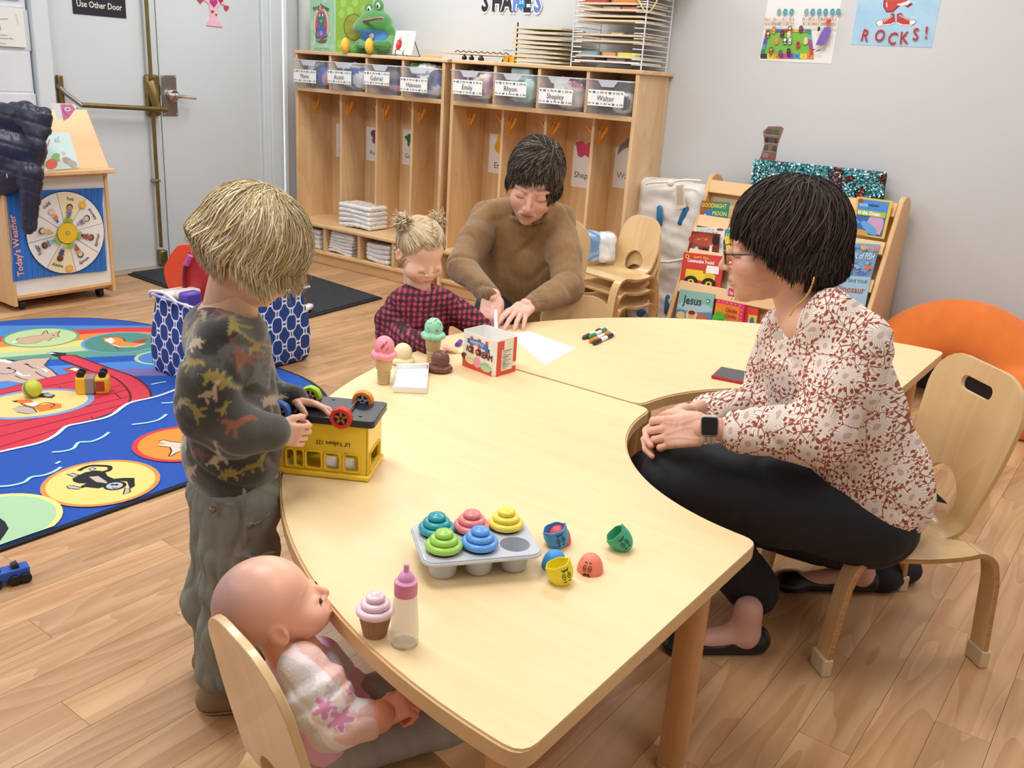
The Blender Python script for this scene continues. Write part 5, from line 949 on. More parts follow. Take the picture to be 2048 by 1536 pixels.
a.ell(*wc,ry*1.02,rz_*1.02,'#1c2f55',n=48).ell(*wc,ry,rz_,'#f3efe8',n=48)
def pw_(r,an): return (wc[0]+ry*r*math.cos(math.radians(an)),wc[1]+rz_*r*math.sin(math.radians(an)))
for i in range(8):
    an=9+45*i
    if i in (1,5): a.poly([wc]+[pw_(.97,an+45*k_/6) for k_ in range(7)],'#f6e7bc')
    a.line([pw_(0,an),pw_(.99,an)],.0018,'#38332f')
for i,(wd_,an) in enumerate((('hot',78),('snowy',30),('cloudy',-18),('windy',-62),('sunny',-112),('foggy',-156),('cold',122))):
    p=pw_(.8,an); rt=math.radians(an-90); a.text(wd_,p[0]-.0*math.cos(rt),p[1],.018,'#22222a',rot=rt,center=True,bold=.01)
for an,sk,sh,pt in ((122,'#f0d8c0','#e8813a','#2f6fc0'),(78,'#c99468','#5a7fc0','#c84a3a'),(30,'#e0c9b4','#8a7f96','#d8a0ac'),(-15,'#b06a48','#a8486a','#3c2a40'),(-62,'#e8c8a0','#c85a3a','#4f9aa0'),(-112,'#7a4630','#2f56a8','#c8b040'),(-158,'#8a5238','#9cc0c8','#7fa8b8'),(170,'#e8cf9a','#e0bc5a','#e0bc5a')):
    rt=math.radians(an-90); a.line([pw_(.34,an+4),pw_(.44,an+1)],.012,pt).line([pw_(.42,an),pw_(.56,an)],.022,sh); a.ell(*pw_(.64,an),.016,.016,'#33241c' if an!=122 else '#d9c8b0',n=14).ell(*pw_(.625,an),.0125,.0125,sk,n=14).line([pw_(.54,an-9),pw_(.54,an+9)],.005,sk)
for an,r_ in ((55,.8),(-92,.88)): 
    p=pw_(r_,an); a.poly([(p[0]+.022*(1 if k_%2 else .68)*math.cos(k_*PI/10),p[1]+.022*(1 if k_%2 else .68)*math.sin(k_*PI/10)) for k_ in range(20)],'#e8a83a').ell(*p,.013,.013,'#f2bf55')
for an in (80,-15,-80,-150): a.poly([pw_(.3,an-20),pw_(.38,an-16),pw_(.38,an+16),pw_(.3,an+20)],'#8fbf3c')
a.ell(*wc,.052,.052,'#33331f',n=32).ell(*wc,.0505,.0505,'#f0c52c',n=32).ell(*wc,.0095,.0095,'#6b4a2a',n=14).ell(*wc,.006,.006,'#d8d0d0',n=12)
p=CW([(235,975)])[0]; a.text("Today's Weather",p[0]-.002,p[1],.03,'#e8743c',rot=PI/2+.04,bold=.035,sx=1.0).text("Today's Weather",p[0]-.002,p[1],.03,'#f0c8b4',rot=PI/2+.04,bold=.0,sx=1.0)
a.build('chart_print',t)
# jacket
t=thing('puffer_jacket','navy quilted puffer jacket draped over the corner of the cart','jacket',(-4.42,2.1,.45)); jx,jy=-4.36,2.16
def J(u,v,o=0.): return V(u,v,jx,jy,-o)
s=SDF((-4.75,1.65,.33),(-4.1,2.5,1.05),.0085)
s.cap(J(-40,235),J(30,235),.075,.06,.03); s.cap(J(30,232),J(92,232),.055,.03,.03); s.cap(J(90,225),J(92,262),.03,.028,.02); s.cap(J(10,290),J(66,300),.09,.06,.04); s.cap(J(-30,300),J(30,345),.10,.075,.04); s.cap(J(15,360),J(60,330),.06,.045,.04); s.cap(J(-30,380),J(10,370),.06,.05,.04)
s.cap(J(62,345,.03),J(60,400,.03),.05,.045,.02); s.cap(J(60,400,.03),J(58,455,.03),.043,.036,.015); s.cap(J(52,220,.02),J(75,290,.03),.045,.04,.03)
P,F=s.nets(2); N=vnormals(P,F); sa=np.sin(P[:,2]*46+P[:,1]*14+snoise(P,6,2)*1.2); sb_=np.sin(P[:,1]*44-P[:,2]*16+snoise(P,6,9)*1.2); P+=N*(-.006*np.exp(-(sa/.22)**2)-.004*np.exp(-(sb_/.2)**2)*(P[:,2]>.66)+snoise(P,26,4)*.004+snoise(P,110,5)*.0012)[:,None]; C=np.tile(np.array(hx('#262b40')),(len(P),1))*(1+.15*snoise(P,40,1))[:,None]
sdfobj('shell',[(P,F,C)],mat('puffer_nylon',rough=.38,attr=True,spec=.6,bump=.4,bscale=70),t)
t=thing('name_tag_cutout','white and pink cut-out card with a smiling face by the jacket cuff','card',J(125,225)); cc=[J(u,v,.0) for u,v in ((100,206),(130,207),(148,209),(153,215),(136,235),(117,240))]; n=Vector(np.cross(cc[2]-cc[0],cc[5]-cc[0])).normalized(); n=-n if n.dot(Vector(CC)-Vector(cc[0]))<0 else n
v=[Vector(p) for p in cc]; m=MB().add(v+[p-n*.003 for p in v],[tuple(range(6)),tuple(range(6,12))[::-1]]+[(i,(i+1)%6,(i+1)%6+6,i+6) for i in range(6)]); m.build('card',mat('card_white','#f1efec',.6),t)
a=Art(v[0]+n*.0006,(v[2]-v[0]).normalized(),n.cross((v[2]-v[0]).normalized())); W_=(v[2]-v[0]).length
if a.n.dot(n)<0: a.uy=-a.uy; a.n=n
ups=1 if a.uy.z>0 else -1
a.poly([(W_*.42,-ups*.002),(W_*.9,-ups*.001),(W_*1.04,-ups*.02),(W_*.75,-ups*.06),(W_*.5,-ups*.075)],'#dd7fa4').ell(W_*.72,-ups*.022,.014,.009,'#f4f4f4').ell(W_*.7,-ups*.022,.003,.004,'#1a1a1a').ell(W_*.76,-ups*.022,.003,.004,'#1a1a1a').line([(W_*.55,-ups*.02),(W_*.57,-ups*.04),(W_*.72,-ups*.05)],.003,'#9a3460',smooth=4); a.build('print',t)
# ================================================================ THINGS ON THE TABLES
ZT2=.49
def T(u,v,z=ZT2): return Vector(atz(u,v,z))
t=thing('toy_bus','yellow plastic toy school bus lying upside down, black underside with coloured wheels','toy',(-1.22,1.14,ZT2))
e1=Vector((.86,.51,0)).normalized(); e2=Vector((-.51,.86,0)).normalized(); O=Vector((-1.306,1.058,ZT2)); BL,BW,BH=.185,.105,.112
def bm_(ax,o): # matrix: prism x->along ax, y->up, z->normal
    n=ax.cross(Vector((0,0,1))); return Matrix(((ax.x,0,n.x,o.x),(ax.y,0,n.y,o.y),(ax.z,1,n.z,o.z),(0,0,0,1)))
M_by=mat('bus_yellow','#fad42a',.3,coat=.4); M_bb=mat('bus_black','#22252c',.35)
win=[(.14,.21),(.24,.31),(.35,.5),(.555,.695),(.757,.9)]
def side(o,ax,L,wins,flip=False,wheel=()):
    P=rrect(0,0,L,BH,.008,3); H=[rrect(a*L,.018,b*L,.05,.004,2)[::-1] for a,b in wins]; MB().prism(P,-.004,0,M=bm_(ax,o),holes=H).build('body_side',M_by,t,.0008)
    m=MB()
    for a,b in wins: m.tube([bm_(ax,o)@Vector((x,y,.0012)) for x,y in rrect(a*L-.002,.016,b*L+.002,.052,.005,3)],.0018,6,closed=True)
    m.build('window_rim',M_by,t)
side(O,e1,BL,win); side(O+e2*BW,e1,BL,win[2:]) 
side(O+e1*BL,e2,BW,[(.14,.86)]); side(O+e2*BW,-e2,BW,[(.14,.86)])
MB().prism(rrect(0,0,BL,BW,.012,3),0,.006,M=Matrix(((e1.x,e2.x,0,O.x),(e1.y,e2.y,0,O.y),(0,0,1,O.z),(0,0,0,1)))).build('roof',M_by,t,.002)
rim=[O+e1*(BL*a)+e2*(BW*b)+Vector((0,0,.006)) for a,b in ((-.01,-.03),(1.01,-.03),(1.01,1.03),(-.01,1.03))]; MB().tube(rim,.006,8,closed=True).build('bumper_rim',M_by,t)
MB().prism(rrect(-.004,-.005,BL+.012,BW+.005,.01,3),BH-.002,BH+.012,M=Matrix(((e1.x,e2.x,0,O.x),(e1.y,e2.y,0,O.y),(0,0,1,O.z),(0,0,0,1)))).build('chassis',M_bb,t,.003)
m=MB(); 
for k_ in range(2): m.tube([O+e1*(.045+.095*k_)+e2*(-.005)+Vector((0,0,BH+.018)),O+e1*(.045+.095*k_)+e2*(BW+.005)+Vector((0,0,BH+.018))],.0022,8)
m.build('axle',mat('axle_steel','#8a8a90',.3,metal=.8),t)
m=MB(); [m.lathe([(.0035,0),(.003,.0015)],tuple(O+e1*a+e2*b+Vector((0,0,BH+.012))),8) for a,b in ((.02,.015),(.08,.012),(.11,.012),(.165,.02),(.02,.09),(.09,.095),(.165,.09))]; m.build('screw_boss',mat('boss','#3a3d45',.3),t)
for (a_,s_,tc,hc,lb) in ((.135,-.006,'#d63a26','#1b1b1f','red rubber wheel'),(.150,BW-.01,'#f09a3c','#253a8c','orange rubber wheel'),(.045,BW-.012,'#a8d62a','#8c2230','lime green rubber wheel'),(.016,-.006,'#3a6fd0','#1b1b1f','blue rubber wheel')):
    c_=O+e1*a_+e2*s_+Vector((0,0,BH+.016)); R=Matrix.Translation(c_)@Matrix(((e1.x,0,e2.x,0),(e1.y,0,e2.y,0),(0,1,0,0),(0,0,0,1)))
    m=MB(); m.lathe([(.0135,-.0085),(.0195,-.0085),(.0215,-.004),(.0215,.004),(.0195,.0085),(.0135,.0085),(.0135,-.0085)],(0,0,0),28,M=R,flute=.02,fn=20); w_=m.build('wheel',mat('tyre_'+tc[1:],tc,.45),t,label=lb)
    m=MB(); m.lathe([(.0,-.004),(.0138,-.004),(.0138,.004),(0,.004)],(0,0,0),16,M=R); h_=m.build('hub',mat('hub_'+hc[1:],hc,.4),w_); m=MB()
    for k_ in range(5): an=k_*2*PI/5; m.box((-.0022,.003,-.005),(.0022,.012,.005),M=R@Matrix.Rotation(an,4,'Z'))
    m.build('spoke',mat('spoke_cream','#e8d8c4',.4) if hc!='#1b1b1f' else mat('spoke_orange','#c07a4a',.4),w_)
M_=bm_(e1,O); a=Art(M_@Vector((0,0,.0008)),e1,(0,0,1)); a.text("Lil' Yolkers 123",.151,.075,.0085,'#26220f',rot=PI,bold=.015,sx=.9); a.build('lettering',t)
# ---- cupcake tray
t=thing('muffin_tray','pale grey toy muffin tray with six wells, front right one empty','tray',(-.805,1.056,ZT2)); ex=Vector((.61,.79,0)).normalized(); ey=Vector((-.79,.61,0)).normalized(); TC=Vector((-.805,1.056,0))
MT=Matrix(((ex.x,ey.x,0,TC.x),(ex.y,ey.y,0,TC.y),(0,0,1,0),(0,0,0,1))); M_tray=mat('tray_grey','#c6cad2',.35,coat=.2)
cups=[(dx*.0585,dy*.0575/2+.0) for dy in (1,-1) for dx in (-1,0,1)]; P=rrect(-.095,-.066,.095,.066,.02,6); H=[ellp(x,y,.0245,.0245,28)[::-1] for x,y in cups]
MB().prism(P,.528,.532,M=MT,holes=H).build('tray_plate',M_tray,t,.0012); MB().tube([MT@Vector((x,y,.527)) for x,y in P],.003,8,closed=True).build('rolled_rim',M_tray,t)
for x,y in cups: MB().lathe([(.0,.4905),(.019,.4905),(.021,.4925),(.0258,.529),(.0243,.5295),(.0195,.4945),(0,.4935)],(x,y,0),28,M=MT).build('well',M_tray,t)
def cupcake(name,lb,c,frost,base,R=.03,H=.036,z0=.5,grp=None,baseh=.03,rb=.0235,rt=.0235,fl=True):
    t=thing(name,lb,'toy',(c[0],c[1],z0),grp); F=[(0,0)]
    pr=[]; zz=z0+baseh
    for (r0,h0,dz) in ((R,0,.0125),(R*.76,.0105,.0115),(R*.5,.0205,.011)):
        for k_ in range(9):
            an=-PI/2+PI*k_/8; pr.append((r0-.0065+.0065*math.cos(an) if an>-2 else 0,zz+h0*H/.036+dz/2+dz/2*math.sin(an)))
    pr=[(.001,zz)]+pr+[(.006,zz+.0335*H/.036),(.0,zz+.0345*H/.036)]
    MB().lathe(pr,(c[0],c[1],0),32).build('frosting',mat('frost_'+frost[1:],frost,.35,coat=.3),t,sharp=60)
    MB().lathe([(0,z0),(rb*.72,z0),(rb,z0+baseh-.001),(rb,z0+baseh),(0,z0+baseh)],(c[0],c[1],0),72,flute=.035,fn=24).build('wrapper',mat('wrap_'+base[1:],base,.55),t,sharp=60); return t
for (x,y),(cl,nm) in zip(cups[:5],(('#2aa3b2','teal'),('#f58a8e','coral pink'),('#fbe65a','yellow'),('#a6dc60','lime green'),('#62a6f2','sky blue'))):
    p=MT@Vector((x,y,0)); cupcake('toy_cupcake','%s frosted toy cupcake sitting in the grey muffin tray'%nm,p,cl,'#33261f',z0=.4965,grp='toy cupcakes',baseh=.038,rb=.0235)
cupcake('toy_cupcake','pale pink frosted toy cupcake standing beside the doll bottle',(-.781,.8035),'#f8d8e4','#a87a5a',R=.0275,z0=ZT2,grp='toy cupcakes',baseh=.0325,rb=.0225)
# ---- bottle
t=thing('doll_bottle','small translucent doll bottle with a pink cap','bottle',(-.735,.8145,ZT2)); c=(-.735,.8145,ZT2)
MB().lathe([(0,0),(.0185,0),(.0198,.003),(.0196,.03),(.017,.07),(.0155,.079),(.0145,.08),(.0145,.0795),(.016,.07),(.0186,.03),(.0186,.004),(0,.002)],c,36,flute=.012,fn=12).build('bottle_body',mat('milky_plastic','#f3eadc',.3,alpha=.3,spec=.7),t)
MB().lathe([(0,.0785),(.0158,.0785),(.0158,.097),(.0145,.0995),(0,.0995)],c,60,flute=.02,fn=40).build('cap',mat('cap_rose','#e48aa2',.4),t,.0006); MB().lathe([(.0158,.0975),(.0158,.099),(.0115,.102),(.0112,.105),(.008,.111),(.004,.1135),(.0036,.1235),(.002,.125),(0,.125)],c,28).build('teat',mat('teat_pink','#e9a0cc',.35),t)
# ---- eggs
def eggshell(label,c,R,col,jag,face,grp='toy egg halves',scale=1.):
    t=thing('toy_egg',label,'toy',c,grp); s_=.0205*scale; n=28; m=MB(); v=[];f=[];rings=9
    # outer and inner shell, closed pole at local -z (cup) ; rim jagged
    for sh in (1,.93):
        for j in range(rings):
            for i in range(n):
                an=2*PI*i/n; top_=.0 if not jag else (.009+.0034*(1-abs(((i*5/n)%1)*2-1))+.0022*math.sin(3*an)+.003*math.cos(an))
                zz=-1+(j/(rings-1)); z_=zz*.031; q=math.sqrt(max(0,1-zz*zz)); r_=s_*q
                if j==rings-1 and jag: z_=top_; r_=s_*.985
                v.append((r_*sh*math.cos(an),r_*sh*math.sin(an),z_*(1 if sh==1 else .95 if j<rings-1 else 1)))
    for sh in range(2):
        o=sh*rings*n
        for j in range(rings-1):
            for i in range(n): q=(o+j*n+i,o+j*n+(i+1)%n,o+(j+1)*n+(i+1)%n,o+(j+1)*n+i); f.append(q if sh==0 else q[::-1])
    o1=(rings-1)*n; o2=rings*n+(rings-1)*n
    for i in range(n): f.append((o1+i,o1+(i+1)%n,o2+(i+1)%n,o2+i))
    m.add(v,f,M=R); w_=m.build('shell',mat('egg_'+col[1:],col,.5),t,sharp=50)
    if face:
        mm=MB()
        def on(az,el,k_=1.02): return R@Vector((s_*k_*math.cos(el)*math.cos(az),s_*k_*math.cos(el)*math.sin(az),-.031*k_*math.sin(el)))
        A_,E_=face
        for dx in (-.22,.22):
            mm.tube([on(A_+dx+.13*math.cos(q),E_+.17*math.sin(q)) for q in np.linspace(0,2*PI,11)[:-1]],.0005,5,closed=True); mm.sphere(on(A_+dx,E_-.02),.0011,6); mm.tube([on(A_+dx-.12,E_+.3),on(A_+dx,E_+.36),on(A_+dx+.12,E_+.3)],.0007,5)
        mm.tube([on(A_-.3,E_-.42),on(A_-.12,E_-.3),on(A_,E_-.35),on(A_+.12,E_-.3),on(A_+.3,E_-.42)],[.0005,.0017,.0009,.0017,.0005],6)
        mm.build('printed_face',M_black,t)
    return t
def look(c): # azimuth to camera
    return math.atan2(-c[1],-c[0])
def dome(u,v,lb,col,face,sc=1.):
    p=T(u,v); c=(p[0],p[1],ZT2+.0005); az=look(c)
    R=Matrix.Translation(c)@Matrix.Rotation(PI,4,'X'); eggshell(lb,c,R,col,0,(-az+face[0],face[1]) if face else None,scale=sc)
def cup(u,v,lb,col,tilt,taz,face,sc=1.):
    p=T(u,v); c=Vector((p[0],p[1],ZT2+.0215*sc)); R=Matrix.Translation(c)@Matrix.Rotation(taz,4,'Z')@Matrix.Rotation(tilt,4,'Y')@Matrix.Rotation(-taz,4,'Z'); eggshell(lb,(c[0],c[1],ZT2),R,col,7,face,scale=sc)
ca=-.93
dome(1117,1083,'red toy egg dome behind the blue cracked shell','#dc5460',None,1.05)
cup(1109,1090,'light blue cracked toy egg shell in front of the red dome','#48a0dc',-.3,ca+PI*.55,(ca+.35,.15),1.05)
dome(1108,1134,'blue toy egg dome behind the yellow cracked shell','#3f97e2',None,1.02)
cup(1116,1163,'yellow cracked toy egg shell at the front of the egg halves','#f0e22a',-.35,ca+PI*.45,(ca+.5,.2),1.05)
dome(1180,1141,'coral toy egg dome printed with a black moustache','#f88a72',(.25,.42),1.05)
cup(1234,1097,'green cracked toy egg shell tipped over at the right','#45b088',-.75,ca+PI*.5,(ca+.3,.25),1.02)
# ---- ice cream
M_waf=mat('wafer_tan','#d9bd8d',.6,noise=.12,nscale=60)
def scoop(name,lb,c,z,col,par=None,chips=None,grp='toy ice cream scoops',r=.025):
    t=par or thing(name,lb,'toy',(c[0],c[1],z),grp); s=SDF((c[0]-.045,c[1]-.045,z-.004),(c[0]+.045,c[1]+.045,z+.07),.0022)
    s.ell((c[0],c[1],z+.031),(r,r,r*1.08),k=0)
    for i in range(15): an=2*PI*i/15; rr=r*1.13+.0012*math.sin(i*2.3); s.ell((c[0]+rr*math.cos(an)*.92,c[1]+rr*math.sin(an)*.92,z+.0095+.0012*math.sin(i*1.7)),(.0078,.0078,.0085),k=.004)
    s.ell((c[0],c[1],z+.01),(r*1.02,r*1.02,.009),k=.004); s.plane((0,0,z),(0,0,-1)); P,F=s.nets(1); N=vnormals(P,F); P+=N*(snoise(P,900,3)*.0004*(P[:,2]<z+.022))[:,None]
    sdfobj('scoop' ,[(P,F,np.tile(np.array(hx(col)),(len(P),1)))],mat('scoop_plastic',rough=.5,attr=True,coat=.2),t); return t
def cone(lb,c,col):
    t=thing('toy_ice_cream_cone',lb,'toy',(c[0],c[1],ZT2),'toy ice cream cones'); MB().lathe([(0,0),(.0145,0),(.0165,.034),(.0155,.036),(.019,.039),(.0215,.064),(.0215,.067),(0,.067)],(c[0],c[1],ZT2),60,flute=.02,fn=30).build('wafer_cone',M_waf,t,sharp=50)
    m=MB(); [m.lathe([(.0152+.0006*k_,.004+.008*k_),(.0163+.0006*k_,.0045+.008*k_),(.0152+.0006*k_,.005+.008*k_)],(c[0],c[1],ZT2),40) for k_ in range(4)]; m.build('waffle_ring',M_waf,t); scoop('',None,c,ZT2+.067,col,par=t); return t
p1=(-1.527,1.587); p2=(-1.562,1.812)
k1=cone('toy cone with a pink scoop, nearest the white lid',p1,'#f49aaa'); k2=cone('toy cone with a speckled mint scoop before the plaid girl',p2,'#9adcb8')
def ondome(c,z,az,el,r=.0262): return Vector((c[0]+r*math.cos(el)*math.cos(az),c[1]+r*math.cos(el)*math.sin(az),z+.031+r*1.08*math.sin(el)))
az=look(p1); m=MB(); z=ZT2+.067
for A_,B_ in (((.35,.75),(-.3,.0)),((-.05,.5),(-.35,.1)),((.4,.15),(.15,-.2))): m.tube([ondome(p1,z,az+A_[0]*(1-k_)+B_[0]*k_,A_[1]*(1-k_)+B_[1]*k_) for k_ in np.linspace(0,1,6)],.0008,5)
m.build('sauce_stripe',mat('sauce','#a8384c',.4),k1); az=look(p2); rr=random.Random(3); m=MB()
for i in range(16): A_,E_=az+rr.uniform(-1.2,1.2),rr.uniform(-.2,1.2); m.tube([ondome(p2,z,A_-.03,E_),ondome(p2,z,A_+.03,E_+.02)],.0011,5)
tag(m.build('chocolate_chips',M_black,k2),kind='stuff')
scoop('toy_scoop','cream vanilla toy scoop lying between the two cones',(-1.607,1.742),ZT2,'#f0e2b4'); scoop('toy_scoop','dark chocolate toy scoop in front of the mint cone',(-1.497,1.768),ZT2,'#6f4336')
# lid
t=thing('white_tray','shallow white rectangular plastic tray on the near table','tray',(-1.494,1.652,ZT2)); q=[Vector((-1.583,1.692)),Vector((-1.530,1.762)),Vector((-1.400,1.607)),Vector((-1.464,1.553))]; cc=sum(q,Vector((0,0)))/4
def shq(k_): return [tuple(cc+(p-cc)*k_) for p in q]
MB().prism(shq(.97),ZT2,ZT2+.003).build('lid_base',mat('lid_white','#f6f6f4',.4),t,.001); MB().prism(shq(1.0),ZT2+.0,ZT2+.017,holes=[shq(.94)[::-1]]).build('lid_wall',mat('lid_white','#f6f6f4',.4),t,.002)
# box
t=thing('ice_cream_carton','open red and white striped toy carton lettered ICE CREAM','carton',(-1.435,1.89,ZT2)); b0,b1,b2=Vector((-1.496,1.852)),Vector((-1.366,1.832)),Vector((-1.358,1.925)); b3=b0+(b2-b1); H_=.099
cc=(b0+b2)/2; o_=[tuple(p) for p in (b0,b1,b2,b3)]
ch=[]; Q=[b0,b1,b2,b3]
for i,p in enumerate(Q):
    a_=(Q[i-1]-p).normalized()*.008; c_=(Q[(i+1)%4]-p).normalized()*.008; ch+=[tuple(p+a_),tuple(p+c_)]
inn=[tuple(cc+(Vector(p)-cc)*.975) for p in ch][::-1]
MB().prism(ch,ZT2,ZT2+H_,holes=[inn]).build('carton_walls',mat('carton_white','#f7f4f0',.4),t); MB().prism(ch,ZT2,ZT2+.002).build('carton_floor',mat('carton_white','#f7f4f0',.4),t)
u_=Vector((*(b1-b0),0)); w1=u_.length; u_.normalize(); a=Art((b0.x,b0.y,ZT2),u_,(0,0,1),.0001); a.o+=a.n*.0003
S1=[(.035,.047),(.065,.077),(.094,.105)]
a.rect(.008,0,w1-.008,H_,'#f7f1e6')
for x0,x1 in S1: a.rect(x0,.045,x1,.09,'#dd5a50')
a.poly([(.008,0),(w1-.008,0),(w1-.008,.017),(w1/2,.018),(.008,.024)],'#dd4f40'); a.ell(.015,.03,.012,.009,'#6b3a2a').ell(.04,.026,.022,.013,'#f0e2b0').ell(.066,.024,.014,.015,'#f0a8b8').ell(.1,.02,.022,.013,'#b8d8b0').line([(.025,.028),(.04,.03),(.055,.026)],.0012,'#c8a860').line([(.08,.022),(.1,.028),(.118,.02)],.0012,'#5a8a5a')
a.poly([(.03,.068),(.066,.071),(.104,.062),(.104,.079),(.066,.086),(.03,.083)],'#3f7fcc').poly([(.022,.07),(.032,.072),(.032,.082),(.022,.081),(.027,.076)],'#2f66ac').poly([(.112,.056),(.102,.062),(.102,.074),(.112,.07)],'#2f66ac').text('HOMESTYLE',.037,.0735,.008,'#f4f0e8',bold=.02,sx=.85,rot=-.03).text('ICE CREAM',.022,.047,.017,'#4a2418',bold=.035,sx=.87,rot=-.06)
a.build('front_print',t,.4)
u_=Vector((*(b2-b1),0)); w2=u_.length; u_.normalize(); a=Art((b1.x,b1.y,ZT2),u_,(0,0,1),.0001); a.o+=a.n*.0003
a.rect(.008,0,w2-.008,H_,'#f7f1e6').rect(.008,0,.035,.095,'#dd4f40').rect(.008,0,w2-.008,.018,'#dd4f40').rect(.072,.03,.085,.097,'#dd4f40').rect(.026,.012,.07,.07,'#efeade')
for i in range(12): a.line([(.03,.066-i*.0043),(.064-.01*(i%3),.066-i*.0043)],.0012 if i%4 else .002,'#56504a')
a.build('side_print',t,.4)
m=MB(); 
# paper, markers, phone
t=thing('drawing_paper','blank white sheet of paper by the open ice cream carton','paper',T(1090,695)); P=[T(1022,672),T(1052,664),T(1151,697),T(1091,731),T(1028,712)]; MB().prism([tuple(p[:2]) for p in (T(1015,668),T(1060,664),T(1151,697),T(1091,731))][::-1],ZT2+.0003,ZT2+.0012).build('sheet',mat('paper_white','#fbfbfb',.6),t,0)
def marker(lb,a_,b_,col,grp='felt markers'):
    a_=T(*a_,ZT2+.0065);b_=T(*b_,ZT2+.0065); t=thing('felt_marker',lb,'marker',(a_+b_)/2-Vector((0,0,.0065)),grp); d_=(b_-a_); MB().tube([a_+d_*.30,b_],.0062,14).build('barrel',mat('marker_white','#f3f3f0',.3),t,.0008); MB().tube([a_,a_+d_*.06,a_+d_*.32],[.0042,.0067,.0067],14).build('cap',mat('cap_'+col[1:],col,.35),t,.0006)
    MB().tube([a_+d_*.62,a_+d_*.9],.0064,14).build('label_band',mat('band_'+col[1:],col,.4,alpha=1),t)
marker('marker with a brown cap, uppermost of the four','',None,'#6b4028') if 0 else None
marker('white felt marker with a brown cap, nearest the paper',(1166,676),(1203,658),'#5c3a26'); marker('white felt marker with a green cap between the brown and orange ones',(1178,675),(1214,657),'#2f8a4a'); marker('white felt marker with an orange cap beside the black-capped one',(1180,683),(1222,663),'#e08a2c'); marker('white felt marker with a black cap, nearest the phone',(1187,687),(1228,668),'#1c1f2c')
t=thing('smartphone','red-cased phone lying on the far table by the floral sleeve','phone',T(1445,752)); c0=T(1422,757);dirp=(T(1478,768)-c0).normalized(); P=[c0,c0+dirp*.075]; back=(T(1441,739)-c0); pl=[tuple((p)[:2]) for p in (c0,c0+dirp*.14,c0+dirp*.14+back*1.0,c0+back*1.0)]
MB().prism(pl,ZT2,ZT2+.0095).build('case',mat('phone_red','#b52a2e',.35),t,.002); pc_=[Vector(p) for p in pl]; cc=sum(pc_,Vector((0,0)))/4; MB().prism([tuple(cc+(p-cc)*.93) for p in pc_],ZT2+.0095,ZT2+.0100).build('screen',mat('phone_glass','#1b1d24',.1,coat=.5),t)
t=thing('marker_cap','small purple marker cap standing left of the ice cream carton','cap',T(918,692)); MB().tube([T(914,694)+Vector((0,0,.006)),T(921,688)+Vector((0,0,.008))],.0075,12).build('cap',mat('cap_purple','#6f3fb0',.35),t,.001)
# ================================================================ BAG AND FLOOR TOYS
t=thing('fabric_bin','blue fabric toy bin with a white lattice pattern on the rug edge','bin',(-3.12,2.27,0)); m_=bpy.data.materials.new('lattice_fabric'); m_.use_nodes=True; n,l=nt(m_); b_=n['Principled BSDF']; b_.inputs['Roughness'].default_value=.85
tc=n.new('ShaderNodeTexCoord'); sp=n.new('ShaderNodeSeparateXYZ'); l.new(tc.outputs['Object'],sp.inputs[0])
def mth(op,a_,b2=None):
    q=n.new('ShaderNodeMath'); q.operation=op
    for i,x in enumerate((a_,b2)):
        if x is None: continue
        if isinstance(x,(int,float)): q.inputs[i].default_value=x
        else: l.new(x,q.inputs[i])
    return q.outputs[0]
hu=mth('MULTIPLY',mth('ADD',sp.outputs[0],sp.outputs[1]),2*PI/.075); hv=mth('MULTIPLY',sp.outputs[2],2*PI/.095)
cu,cv=mth('COSINE',hu),mth('COSINE',hv); f_=mth('ADD',mth('ADD',cu,cv),mth('MULTIPLY',mth('MULTIPLY',mth('COSINE',mth('MULTIPLY',hu,2)),mth('COSINE',mth('MULTIPLY',hv,2))),.42)); g_=mth('LESS_THAN',mth('ABSOLUTE',f_),.30)
mx=n.new('ShaderNodeMix'); mx.data_type='RGBA'; l.new(g_,mx.inputs[0]); mx.inputs[6].default_value=(*hx('#23458c'),1); mx.inputs[7].default_value=(*hx('#e8ecf4'),1); l.new(mx.outputs[2],b_.inputs['Base Color'])
bx0,bx1,by0,by1,bz=-3.25,-2.95,2.03,2.6,.33
s=SDF((bx0-.04,by0-.04,-.01),(bx1+.04,by1+.04,bz+.02),.01); c=((bx0+bx1)/2,(by0+by1)/2,bz/2+.03); s.box(c,((bx1-bx0)/2,(by1-by0)/2,bz/2+.03),r=.03,k=0); s.box((c[0],c[1],c[2]+.04),((bx1-bx0)/2-.012,(by1-by0)/2-.012,bz/2+.03),r=.025,k=0,m=-1); s.plane((0,0,bz),(0,0,1)); s.plane((0,0,.001),(0,0,-1)); P,F=s.nets(1); P[:,0]+=.010*np.sin(P[:,2]*14)*np.sign(P[:,0]-c[0]); P[:,1]+=.012*np.sin(P[:,2]*11+.5)*np.sign(P[:,1]-c[1]); sdfobj('fabric_body',[(P,F,None)],m_,t)
MB().tube([(bx0,by0,bz),(bx1,by0,bz),(bx1,by1,bz),(bx0,by1,bz)],.005,8,closed=True).build('bound_rim',mat('rim_white','#e8ebf2',.6),t)
MB().tube(spl([(bx0+.02,by0-.005,bz-.01),(bx0+.05,by0-.02,bz+.02),(bx0+.14,by0-.02,bz+.03),(bx0+.2,by0-.005,bz)],5),.006,8).build('handle',mat('rim_white','#e8ebf2',.6),t)
